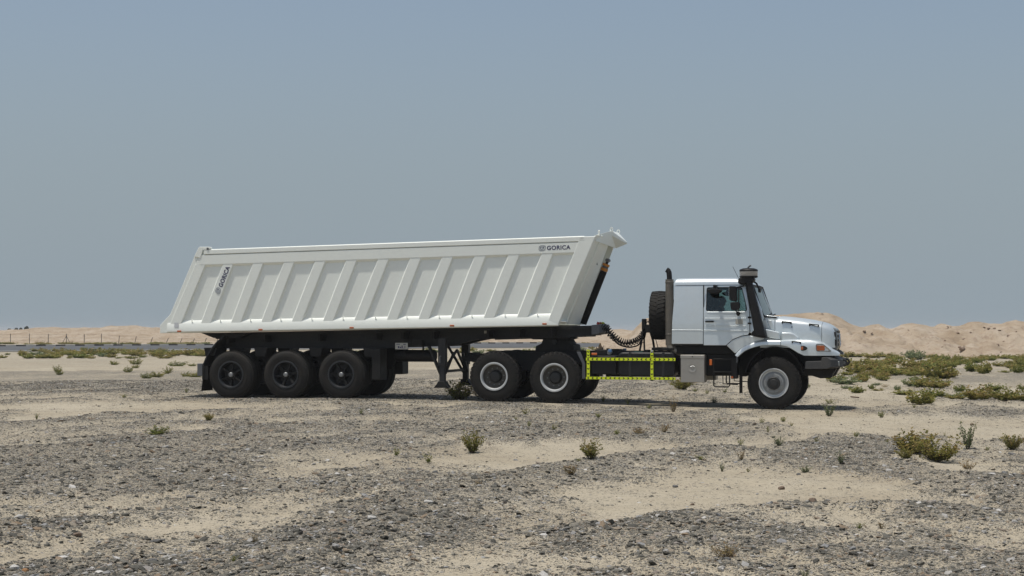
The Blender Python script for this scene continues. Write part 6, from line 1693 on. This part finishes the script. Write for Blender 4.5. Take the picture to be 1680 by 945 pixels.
SCRUB_L = [(-38.86, 126.83, 0.46, 0.17, 'fargreen'), (-34.05, 110.06, 0.69, 0.26, 'far'), (-36.25, 121.88, 0.82, 0.48, 'far'), (-30.92, 105.42, 0.85, 0.41, 'fargreen'), (-30.42, 106.32, 1.05, 0.31, 'far'), (-36.17, 130.13, 0.94, 0.38, 'far'), (-29.59, 106.32, 0.81, 0.38, 'fargreen'), (-35.44, 130.13, 0.7, 0.33, 'far'), (-33.82, 126.83, 1.26, 0.45, 'far'), (-28.77, 110.06, 1.19, 0.43, 'fargreen'), (-33.73, 130.13, 1.29, 0.46, 'far'), (-32.76, 130.13, 1.29, 0.59, 'far'), (-30.21, 123.69, 1.11, 0.61, 'far'), (-28.55, 115.14, 0.83, 0.34, 'fargrey'), (-27.28, 112.04, 0.71, 0.33, 'far'), (-27.51, 107.69, 0.58, 0.21, 'far'), (-29.64, 126.83, 1.26, 0.45, 'fargreen'), (-26.93, 117.85, 1.17, 0.46, 'far'), (-28.5, 126.83, 0.91, 0.37, 'far'), (-24.93, 107.69, 0.78, 0.21, 'far'), (-24.75, 115.14, 1.14, 0.45, 'far'), (-27.08, 126.83, 1.03, 0.37, 'fargreen'), (-24.28, 117.85, 1.17, 0.42, 'far'), (-25.02, 123.69, 1.11, 0.49, 'far'), (-23.13, 117.85, 1.06, 0.58, 'far'), (-23.06, 120.7, 1.09, 0.53, 'far'), (-21.47, 115.14, 0.93, 0.52, 'far'), (-25.73, 107.69, 0.39, 0.15, 'fargreen'), (-28.59, 106.32, 0.38, 0.13, 'far'), (-23.94, 124.55, 0.95, 0.3, 'far'), (-26.93, 125.74, 0.65, 0.4, 'fargreen'), (-33.91, 124.06, 0.81, 0.34, 'fargreen'), (-29.1, 126.02, 0.82, 0.25, 'far'), (-36.48, 140.3, 0.57, 0.48, 'fargreen'), (-22.83, 108.13, 0.96, 0.33, 'far'), (-38.17, 138.59, 0.95, 0.45, 'far'), (-29.29, 138.03, 0.72, 0.47, 'far'), (-36.53, 135.78, 1.07, 0.28, 'far'), (-39.55, 139.23, 0.79, 0.29, 'far'), (-31.56, 138.77, 0.8, 0.4, 'far'), (-31.59, 130.34, 0.89, 0.35, 'fargreen'), (-26.26, 137.87, 0.72, 0.39, 'fargreen'), (-23.17, 121.32, 0.84, 0.29, 'far'), (-30.02, 114.85, 0.73, 0.25, 'far'), (-24.5, 124.98, 0.71, 0.27, 'far'), (-30.64, 140.3, 1.01, 0.29, 'far'), (-29.28, 124.97, 0.72, 0.33, 'fargreen'), (-33.86, 122.18, 0.8, 0.31, 'far'), (-23.58, 125.88, 0.98, 0.39, 'far'), (-21.67, 117.59, 0.94, 0.25, 'fargrey'), (-33.5, 133.63, 0.73, 0.39, 'fargreen'), (-25.98, 127.83, 0.95, 0.32, 'fargreen'), (-25.44, 125.72, 1.02, 0.35, 'far'), (-26.61, 127.16, 0.53, 0.25, 'far'), (-33.1, 123.63, 1.06, 0.37, 'fargreen'), (-35.89, 124.36, 1.03, 0.36, 'fargrey'), (-31.66, 124.66, 0.59, 0.37, 'far'), (-31.69, 127.54, 1.05, 0.28, 'fargreen'), (-31.22, 112.77, 0.86, 0.34, 'far'), (-33.84, 142.83, 1.21, 0.36, 'far'), (-25.21, 117.31, 0.72, 0.4, 'far'), (-26.56, 129.95, 0.79, 0.3, 'far'), (-33.06, 115.98, 0.78, 0.34, 'fargrey'), (-22.18, 116.24, 0.84, 0.26, 'fargreen'), (-29.81, 115.43, 0.86, 0.25, 'far'), (-36.36, 134.76, 0.53, 0.39, 'fargreen'), (-40.74, 141.45, 1.1, 0.37, 'far'), (-32.0, 112.25, 0.9, 0.32, 'far'), (-28.28, 133.55, 1.05, 0.28, 'fargrey'), (-37.71, 133.28, 0.53, 0.34, 'far'), (-31.85, 112.32, 0.68, 0.33, 'far'), (-25.28, 135.37, 0.99, 0.4, 'far'), (-32.51, 140.34, 0.75, 0.3, 'far'), (-25.05, 111.62, 0.54, 0.22, 'fargreen'), (-6.88, 137.66, 1.0, 0.46, 'fargreen'), (0.77, 126.62, 0.48, 0.32, 'fargreen'), (6.28, 148.08, 0.85, 0.43, 'fargrey'), (9.81, 117.36, 0.83, 0.19, 'far'), (4.56, 126.9, 0.69, 0.27, 'far'), (8.57, 134.63, 0.75, 0.42, 'far'), (2.01, 117.84, 0.74, 0.26, 'fargreen'), (-13.44, 97.37, 0.31, 0.25, 'far'), (-22.5, 126.79, 0.7, 0.26, 'far'), (-13.59, 112.39, 0.57, 0.21, 'far'), (2.64, 158.16, 1.06, 0.29, 'fargrey'), (5.58, 157.04, 0.89, 0.38, 'fargrey'), (-21.4, 124.69, 1.09, 0.34, 'far'), (-19.17, 127.94, 1.12, 0.21, 'far'), (-6.51, 126.93, 0.53, 0.4, 'fargreen'), (-4.23, 146.19, 0.75, 0.46, 'far'), (-1.94, 144.36, 0.85, 0.24, 'far'), (-9.82, 131.15, 1.01, 0.4, 'fargrey'), (0.57, 127.53, 0.66, 0.2, 'far'), (3.96, 97.28, 0.58, 0.25, 'fargrey'), (-7.83, 130.01, 0.8, 0.4, 'fargreen'), (13.11, 161.97, 0.75, 0.28, 'far'), (2.65, 89.19, 0.43, 0.3, 'fargreen'), (11.05, 151.57, 1.05, 0.52, 'fargreen'), (0.75, 128.33, 0.75, 0.22, 'far'), (-12.25, 103.22, 0.9, 0.3, 'fargrey'), (-11.88, 87.61, 0.46, 0.15, 'fargreen'), (-13.48, 116.29, 0.89, 0.2, 'far'), (-23.56, 143.86, 0.91, 0.4, 'fargrey'), (-9.94, 143.36, 0.68, 0.3, 'fargreen'), (-21.49, 161.44, 0.89, 0.35, 'far'), (-0.75, 133.34, 1.15, 0.24, 'far'), (-12.37, 127.94, 1.06, 0.35, 'fargrey'), (7.84, 162.94, 0.57, 0.3, 'far'), (-3.63, 142.72, 1.03, 0.48, 'far'), (-10.24, 122.38, 0.63, 0.3, 'far'), (-14.61, 125.06, 0.46, 0.34, 'fargreen'), (-16.51, 111.37, 0.95, 0.19, 'fargreen'), (-23.36, 129.28, 1.09, 0.3, 'fargreen'), (8.96, 135.04, 0.86, 0.29, 'fargreen'), (12.26, 159.76, 0.87, 0.32, 'far'), (-14.86, 102.79, 0.9, 0.27, 'fargrey'), (7.92, 151.09, 1.17, 0.24, 'far'), (-10.08, 118.87, 1.03, 0.39, 'far'), (-14.39, 84.52, 0.26, 0.22, 'fargreen'), (-2.43, 128.3, 0.42, 0.3, 'fargrey'), (6.72, 125.11, 0.53, 0.3, 'fargrey'), (4.4, 108.67, 0.33, 0.34, 'far'), (5.79, 92.75, 0.73, 0.16, 'fargreen'), (-14.69, 117.65, 0.6, 0.18, 'far'), (3.72, 130.62, 0.41, 0.31, 'far'), (-11.83, 90.67, 0.59, 0.17, 'far'), (-23.87, 145.86, 0.59, 0.35, 'fargreen'), (-20.01, 134.64, 0.52, 0.35, 'far'), (-11.74, 110.39, 0.57, 0.27, 'fargrey'), (8.48, 102.09, 0.31, 0.16, 'fargrey'), (-20.88, 141.13, 0.43, 0.28, 'far'), (-6.14, 136.21, 1.05, 0.28, 'fargrey'), (6.19, 102.59, 0.58, 0.29, 'fargreen'), (-2.76, 101.44, 0.89, 0.22, 'far'), (-2.81, 133.62, 0.98, 0.35, 'fargrey'), (-14.37, 91.14, 0.72, 0.17, 'fargreen'), (-17.13, 102.27, 0.33, 0.31, 'far'), (-7.64, 84.81, 0.66, 0.21, 'far'), (1.87, 90.64, 0.48, 0.25, 'far'), (1.34, 136.89, 0.89, 0.36, 'fargreen'), (-3.9, 133.17, 0.93, 0.38, 'far'), (-2.06, 95.37, 0.63, 0.19, 'far'), (1.44, 132.33, 0.44, 0.32, 'far'), (9.45, 117.5, 0.87, 0.24, 'fargreen'), (-33.94, 96.74, 0.62, 0.26, 'far'), (-38.5, 113.04, 0.86, 0.34, 'far'), (-36.73, 104.92, 0.72, 0.22, 'far'), (-32.75, 104.01, 0.71, 0.27, 'far'), (-41.68, 120.48, 1.03, 0.26, 'far'), (-32.35, 95.04, 0.61, 0.19, 'far'), (-36.64, 106.53, 0.75, 0.33, 'far'), (-42.14, 118.65, 0.69, 0.31, 'far'), (-40.87, 115.65, 0.86, 0.25, 'far'), (-33.65, 97.72, 0.69, 0.25, 'far'), (-41.35, 125.43, 1.03, 0.34, 'far'), (-45.08, 124.98, 1.05, 0.28, 'far')]
SCRUB_F = [(-41.36, 213.79, 1.49, 0.31, 'far'), (-46.88, 219.24, 0.95, 0.29, 'far'), (-36.97, 215.12, 0.96, 0.27, 'far'), (-66.98, 215.01, 0.84, 0.39, 'fargreen'), (-36.79, 217.06, 0.76, 0.28, 'far'), (-55.43, 221.39, 1.28, 0.34, 'fargreen'), (-52.03, 221.33, 1.74, 0.3, 'far'), (-62.89, 214.46, 1.32, 0.22, 'fargreen'), (-33.49, 217.43, 1.14, 0.26, 'fargreen'), (-53.93, 220.21, 0.7, 0.38, 'far'), (-56.15, 218.34, 1.69, 0.27, 'fargreen'), (-49.53, 213.39, 0.69, 0.38, 'far'), (-58.74, 217.53, 1.54, 0.33, 'far'), (-60.09, 219.44, 0.94, 0.3, 'fargreen'), (-46.76, 213.34, 0.86, 0.33, 'fargreen'), (-41.39, 216.45, 0.9, 0.25, 'fargreen'), (-66.44, 216.46, 1.34, 0.37, 'far'), (-40.24, 216.82, 0.98, 0.38, 'fargreen'), (-55.58, 212.52, 1.42, 0.22, 'far'), (-57.73, 217.92, 1.37, 0.3, 'fargreen'), (-35.57, 214.82, 1.01, 0.37, 'far'), (-50.07, 214.94, 1.05, 0.35, 'far'), (-46.25, 219.57, 1.48, 0.2, 'far'), (-59.32, 220.53, 1.41, 0.29, 'fargreen'), (-44.61, 215.4, 1.46, 0.3, 'fargreen'), (-45.03, 219.89, 0.67, 0.32, 'fargreen'), (-70.81, 219.91, 1.53, 0.37, 'far'), (-60.1, 212.02, 1.7, 0.34, 'far'), (-34.45, 220.53, 0.93, 0.37, 'fargreen'), (-65.89, 216.18, 1.61, 0.33, 'far'), (-61.58, 214.36, 0.71, 0.38, 'far'), (-53.36, 215.06, 1.46, 0.27, 'fargreen'), (-50.25, 220.05, 1.55, 0.35, 'far'), (-49.15, 212.03, 1.1, 0.29, 'far'), (-40.84, 213.06, 1.14, 0.28, 'far'), (-52.35, 217.22, 0.67, 0.36, 'fargreen'), (-47.59, 220.35, 1.35, 0.35, 'fargreen'), (-62.8, 218.51, 1.15, 0.3, 'far'), (-43.57, 214.01, 1.23, 0.37, 'far'), (-60.37, 212.03, 1.1, 0.26, 'fargreen'), (-37.51, 215.91, 1.5, 0.22, 'far'), (-43.86, 214.17, 1.08, 0.29, 'far'), (-34.04, 214.74, 1.22, 0.24, 'fargreen'), (-38.44, 218.83, 1.51, 0.38, 'far'), (-40.45, 216.16, 1.38, 0.33, 'fargreen'), (-43.2, 219.33, 0.88, 0.32, 'fargreen'), (-45.27, 219.69, 0.87, 0.31, 'far'), (-55.35, 212.95, 1.3, 0.27, 'far'), (-46.05, 213.82, 1.24, 0.34, 'far'), (-42.85, 219.01, 1.18, 0.37, 'far'), (-43.83, 220.86, 1.21, 0.28, 'far'), (-42.94, 215.7, 1.63, 0.25, 'fargreen'), (-54.27, 221.19, 1.35, 0.31, 'far'), (-55.53, 217.59, 1.75, 0.2, 'far'), (-59.89, 220.17, 0.73, 0.31, 'far'), (-67.32, 218.55, 1.0, 0.22, 'far'), (-54.41, 215.21, 1.59, 0.35, 'far'), (-47.25, 219.79, 1.71, 0.38, 'fargreen'), (-38.04, 218.82, 0.74, 0.3, 'far'), (-61.36, 215.04, 1.11, 0.32, 'fargreen'), (-61.66, 214.0, 1.11, 0.55, 'dry'), (-61.03, 214.0, 0.95, 0.63, 'dry'), (-57.23, 214.0, 0.48, 0.63, 'dry'), (-32.28, 232.74, 1.2, 0.27, 'far'), (-3.56, 226.73, 1.35, 0.28, 'far'), (-17.33, 235.45, 0.99, 0.28, 'far'), (-16.15, 227.04, 1.28, 0.35, 'far'), (-18.11, 232.86, 1.49, 0.37, 'far'), (-3.41, 234.89, 1.3, 0.3, 'fargreen'), (-7.14, 231.13, 0.98, 0.3, 'far'), (-13.15, 227.96, 1.83, 0.37, 'far'), (-28.65, 230.39, 2.05, 0.27, 'far'), (-13.12, 235.4, 1.02, 0.22, 'far'), (4.17, 226.41, 0.98, 0.34, 'far'), (-31.65, 226.81, 1.68, 0.26, 'fargreen'), (-23.17, 230.34, 1.26, 0.33, 'fargreen'), (2.04, 231.1, 2.02, 0.36, 'fargreen'), (-10.39, 226.39, 1.33, 0.38, 'fargreen'), (-31.0, 230.38, 1.23, 0.37, 'far'), (15.99, 235.4, 1.42, 0.37, 'far'), (-29.11, 233.47, 1.87, 0.3, 'far'), (-26.56, 235.84, 0.89, 0.34, 'far'), (-22.06, 232.19, 1.46, 0.32, 'far'), (-29.3, 229.78, 1.12, 0.25, 'far'), (-22.59, 230.99, 1.65, 0.3, 'far'), (6.64, 229.06, 1.31, 0.32, 'far'), (10.22, 226.13, 1.1, 0.21, 'far'), (-6.99, 226.46, 1.14, 0.38, 'far'), (-23.79, 230.56, 0.9, 0.23, 'far'), (-30.23, 232.94, 1.03, 0.37, 'fargreen'), (-30.56, 235.95, 1.91, 0.38, 'far'), (6.85, 228.55, 1.08, 0.26, 'far'), (-14.34, 228.41, 2.15, 0.35, 'far'), (-10.09, 228.32, 0.92, 0.34, 'fargreen'), (-24.15, 232.65, 1.0, 0.3, 'fargreen'), (-21.66, 230.58, 1.02, 0.23, 'far'), (-18.22, 228.41, 1.68, 0.21, 'fargreen'), (4.84, 231.92, 1.3, 0.28, 'far')]
LOOK = dict(far='olive brown', fargreen='yellow green', fargrey='pale grey green', dry='straw coloured')
def scrub(lst, zone):
    for (x, y, w, h, kind) in lst:
        big = 'large' if h > 0.55 else ('small' if h < 0.3 else 'middle sized')
        z = zone(x, y)
        plant(x, y, w, h, kind, '%s %s scrub bush %s' % (big, LOOK[kind], z), 'scrub bushes ' + z, False, 'scrub_bush')
scrub(SCRUB_R, lambda x, y: 'at the foot of the right sand ridge' if y > 92 else ('in the thicket ahead of the bumper' if y > 60 and x < 17 else ('on open sand at the far right' if y > 60 else 'in the front row right of the truck')))
scrub(SCRUB_L, lambda x, y: 'before the road at far left' if x < -28 else ('before the road left of the trailer' if x < -18 else 'behind the trailer, seen under its chassis'))
scrub(SCRUB_F, lambda x, y: 'below the left wire fence' if x < -30 else 'beyond the road behind the trailer')

# far trees on the skyline
def far_tree(x, y, z0, top, w):
    r = random.Random(int(x*10))
    o = MB().tube([(0, 0, -1.0), (0.05, 0, 0.5*(top-z0)), (0, 0, 0.8*(top-z0))], [0.14, 0.10, 0.05], 6).build('tree', 'bark')
    o.location = (x, y, z0)
    LV, LF, LT = [], [], []
    for k in range(420):
        c = Vector((r.gauss(0, 1), r.gauss(0, 1), r.gauss(0, 1))).normalized()*r.random()**0.4
        c = Vector((c.x*w*0.5, c.y*w*0.5, (top-z0)*0.62+c.z*(top-z0)*0.38))
        s = 0.30
        a = Vector((r.uniform(-1, 1), r.uniform(-1, 1), r.uniform(-1, 1))).normalized()*s; b = a.cross(Vector((0.3, 0.5, 0.8)))
        i = len(LV); LV.extend([c-a, c+b, c+a, c-b]); LF.append((i, i+1, i+2, i+3)); LT.extend([r.random()]*4)
    me = bpy.data.meshes.new('crown'); me.from_pydata([tuple(v) for v in LV], [], LF)
    at = me.attributes.new('tint', 'FLOAT', 'POINT'); at.data.foreach_set('value', LT)
    me.materials.append(MATS['leaf_tree'])
    link('crown', me, o)
    o.name = 'tree'
    return o
TREES = [(-128.26, 420, 0.0, 2.14, 0.93, 'leftmost small dark tree on the skyline above the bank'), (-126.47, 420, 0.0, 2.33, 0.93, 'second small dark tree from the left on the skyline'), (-125.3, 420, 0.0, 2.38, 0.78, 'third small dark tree from the left on the skyline'), (-123.82, 420, 0.0, 2.69, 1.24, 'largest and rightmost dark tree on the left skyline')]
for (x, y, z0, top, w, label) in TREES:
    tag(far_tree(x, y, z0, top, w), label, 'tree', 'far trees on the left skyline')

# ------------------------------------------------------------------ single stones, boulders, litter
def rock_mesh(seed, mat, flat=0.55):
    r = random.Random(seed)
    bm = bmesh.new()
    bmesh.ops.create_icosphere(bm, subdivisions=2, radius=1.0)
    ax = [Vector((r.gauss(0, 1), r.gauss(0, 1), r.gauss(0, 1))).normalized() for _ in range(9)]
    cut = [r.uniform(0.55, 0.85) for _ in ax]
    for v in bm.verts:
        for a, c in zip(ax, cut):
            d = v.co.dot(a)
            if d > c: v.co -= a*(d-c)
        v.co.z *= flat
    me = bpy.data.meshes.new('rock'); bm.to_mesh(me); bm.free()
    me.materials.append(MATS[mat])
    return me
RK = {m: [rock_mesh(s, m, f) for s, f in ((1, 0.4), (2, 0.6), (3, 0.75))] for m in ('rock_grey', 'rock_brown', 'rock_pale', 'rock_orange', 'boulder_brown')}
ROCKS = [
 (-3.046, 14.18, 0.147, 0.5, 'rock_grey', 'flat grey slab lying on the gravel at lower left', None),
 (3.142, 17.264, 0.115, 1, 'rock_brown', 'brown rock at the lower edge of the big sand patch', None),
 (3.214, 19.686, 0.102, 0.9, 'rock_brown', 'brown rock at the right part of the upper sand edge', None),
 (1.996, 13.627, 0.076, 0.5, 'rock_pale', 'white stone chip at the bottom right of centre', None),
 (1.737, 13.335, 0.079, 0.9, 'rock_grey', 'angular grey stone left of the white chip', None),
 (-0.855, 16.897, 0.125, 0.6, 'rock_pale', 'pale split stone on the gravel bank at centre', None),
 (-0.704, 18.154, 0.087, 0.9, 'rock_grey', 'dark rock on the gravel bank left of the big sand patch', None),
 (-0.964, 20.703, 0.092, 0.9, 'rock_grey', 'dark stone on the sand left of the gravel bank', None),
 (1.957, 17.908, 0.06, 0.9, 'rock_brown', 'dark stone in the middle of the big sand patch', None),
 (1.429, 17.051, 0.063, 0.7, 'rock_grey', 'grey stone at the left of the big sand patch', None),
 (-3.625, 12.301, 0.068, 0.8, 'rock_orange', 'orange stone in the bottom left corner', None),
 (-3.77, 14.325, 0.106, 0.6, 'rock_brown', 'brown slab left of the flat grey slab', None),
 (-4.001, 15.013, 0.078, 0.8, 'rock_brown', 'small brown rock above the brown slab', None),
 (-4.547, 15.3, 0.102, 0.6, 'rock_grey', 'grey slab near the left edge of the picture', None),
 (-3.419, 17.532, 0.117, 0.6, 'rock_grey', 'dark flat stone left of centre on the gravel', None),
 (-4.047, 15.704, 0.064, 0.9, 'rock_grey', 'dark blue grey stone on the sand at left', None),
 (-2.785, 12.797, 0.123, 0.8, 'rock_grey', 'large grey stone cluster at the bottom left', None),
 (-2.399, 13.004, 0.087, 0.6, 'rock_grey', 'grey stone right of the bottom stone cluster', None),
 (-2.016, 12.951, 0.096, 0.5, 'rock_pale', 'pale slab at the bottom left of centre', None),
 (4.973, 20.555, 0.107, 0.5, 'rock_pale', 'white chip on the gravel below the double bush', None),
 (5.127, 18.684, 0.138, 0.4, 'rock_pale', 'pale blue grey splinter on the gravel at right', None),
 (7.489, 24.716, 0.128, 0.8, 'rock_grey', 'dark rock below the bush at the right edge', None),
 (4.218, 16.681, 0.086, 0.5, 'rock_pale', 'pale slab on the right gravel', None),
 (9.269, 33.206, 0.111, 0.9, 'rock_brown', 'small rock on the smooth sand at far right', None),
 (0.497, 14.974, 0.078, 0.9, 'rock_grey', 'blue grey stone below the left end of the big sand patch', None),
 (1.461, 13.895, 0.093, 0.5, 'rock_grey', 'grey slab left of the angular grey stone', None),
 (-1.299, 15.295, 0.113, 0.6, 'rock_pale', 'pale rubble stone at lower centre', None),
 (4.366, 22.295, 0.099, 0.6, 'rock_pale', 'pale chip on the gravel above the sand at right', None),
 (3.733, 23.88, 0.08, 0.6, 'rock_pale', 'pale stone on the gravel right of centre', None),
 (-6.057, 23.651, 0.114, 0.6, 'rock_brown', 'buff stone on the gravel in front of the trailer tail', None),
 (-2.613, 27.718, 0.092, 0.9, 'rock_grey', 'dark stone in front of the third trailer wheel', None),
 (3.767, 21.694, 0.08, 0.9, 'rock_grey', 'dark stone at the upper edge of the big sand patch', None),
 (1.97, 19.905, 0.088, 0.8, 'rock_grey', 'blue grey stone above the big sand patch', None)]
BOULDERS = [(30.76, 124.01, 0.37), (30.9, 123.24, 0.27), (34.15, 126.02, 0.33), (34.38, 125.25, 0.28), (33.13, 121.84, 0.32), (32.72, 119.68, 0.49), (34.77, 123.39, 0.32), (35.78, 121.38, 0.36), (36.63, 122.77, 0.27), (37.36, 123.86, 0.32), (35.06, 118.13, 0.22), (34.16, 129, 0.24), (34.39, 129, 0.19), (32.54, 123.7, 0.18), (35.21, 126.33, 0.23), (36.73, 128.03, 0.28), (36.89, 127.42, 0.28), (37.36, 127.48, 0.33), (37.46, 126.49, 0.28), (39.12, 127.72, 0.19), (37.97, 125.25, 0.28), (30.34, 118.13, 0.26), (30.22, 126.8, 0.19), (30.64, 127.26, 0.19), (33.64, 122.46, 0.23), (31.43, 120.3, 0.18), (10.73, 128.74, 0.33), (11.05, 126.92, 0.28), (9.77, 125.62, 0.33), (11.71, 129, 0.24), (9.8, 123.02, 0.23), (24.32, 129, 0.19), (27.11, 126.66, 0.28), (27.34, 125.1, 0.23), (25.2, 119.38, 0.18)]
BOARDS = [(23.59, 96.3, 0.89, 0.18, 0.15, 'board_white', 'white board lying in the scrub right of the truck'), (9.44, 45.39, 0.24, 0.08, -0.1, 'rock_brown', 'reddish flat stone slab on the ground ahead of the bumper'), (55.44, 229.7, 1.11, 1.02, -0.5, 'board_white', 'pale slab leaning at the foot of the sand ridge')]
for i, (x, y, w, flat, mat, label, group) in enumerate(ROCKS):
    o = link('rock', RK[mat][i % 3])
    o.scale = (w/2, w/2*rnd.uniform(0.6, 0.9), w/2*flat)
    o.location = (x, y, gz(x, y)+w*0.10*flat)
    o.rotation_euler = (rnd.uniform(-.2, .2), rnd.uniform(-.2, .2), rnd.uniform(-0.5, 0.5))
    tag(o, label, 'rock', group)
for (x, y, w) in BOULDERS:
    o = link('boulder', rnd.choice(RK['boulder_brown']))
    o.scale = (w/2, w/2, w/2*rnd.uniform(0.7, 1.1))
    o.location = (x, y, mound_z(x, y)+w*0.22)
    o.rotation_euler = (rnd.uniform(-.4, .4), rnd.uniform(-.4, .4), rnd.uniform(0, 6))
    tag(o, '%s brown boulder %s of the right sand ridge, %s' % ('larger' if w > 0.3 else 'small', 'on the crest' if y > 125 else ('at the foot' if y < 118.5 else 'on the slope'),
        'behind the hose mast' if x < 15 else ('just ahead of the bonnet' if x < 32 else ('in its middle' if x < 36 else 'near the right edge'))), 'boulder', 'boulders on the right sand ridge')
for (x, y, l, w, rz, mat, label) in BOARDS:
    m = MB().add([(-l/2, -w/2, 0), (l/2, -w/2*0.8, 0), (l/2, w/2*0.9, 0), (-l/2, w/2, 0), (-l/2, -w/2, 0.03), (l/2, -w/2*0.8, 0.035), (l/2, w/2*0.9, 0.03), (-l/2, w/2, 0.03)],
                 [(0,3,2,1), (4,5,6,7), (0,1,5,4), (1,2,6,5), (2,3,7,6), (3,0,4,7)])
    o = m.build('board', mat, None, 0.005)
    o.location = (x, y, gz(x, y)+0.06); o.rotation_euler = (0.12, 0.10, rz)
    tag(o, label, 'board')

# ------------------------------------------------------------------ dusty air over the plain
hz = MB().box(-3100, 3100, -3100, 3100, -1.6, 5.6)
hme = bpy.data.meshes.new('haze'); hme.from_pydata(hz.v, [], hz.f)
hm_ = bpy.data.materials.new('haze'); hm_.use_nodes = True
hn = hm_.node_tree.nodes; hn.clear()
ho_ = hn.new('ShaderNodeOutputMaterial'); hv = hn.new('ShaderNodeVolumePrincipled')
hv.inputs['Color'].default_value = (0.93, 0.94, 0.95, 1)
hv.inputs['Density'].default_value = 0.0003
hv.inputs['Anisotropy'].default_value = 0.0
hm_.node_tree.links.new(hv.outputs[0], ho_.inputs['Volume'])
hme.materials.append(hm_)
tag(link('haze', hme), 'thin dusty haze over the desert plain', 'haze', kind='stuff')

for o in bpy.data.objects:
    if '_off' in o: del o['_off']
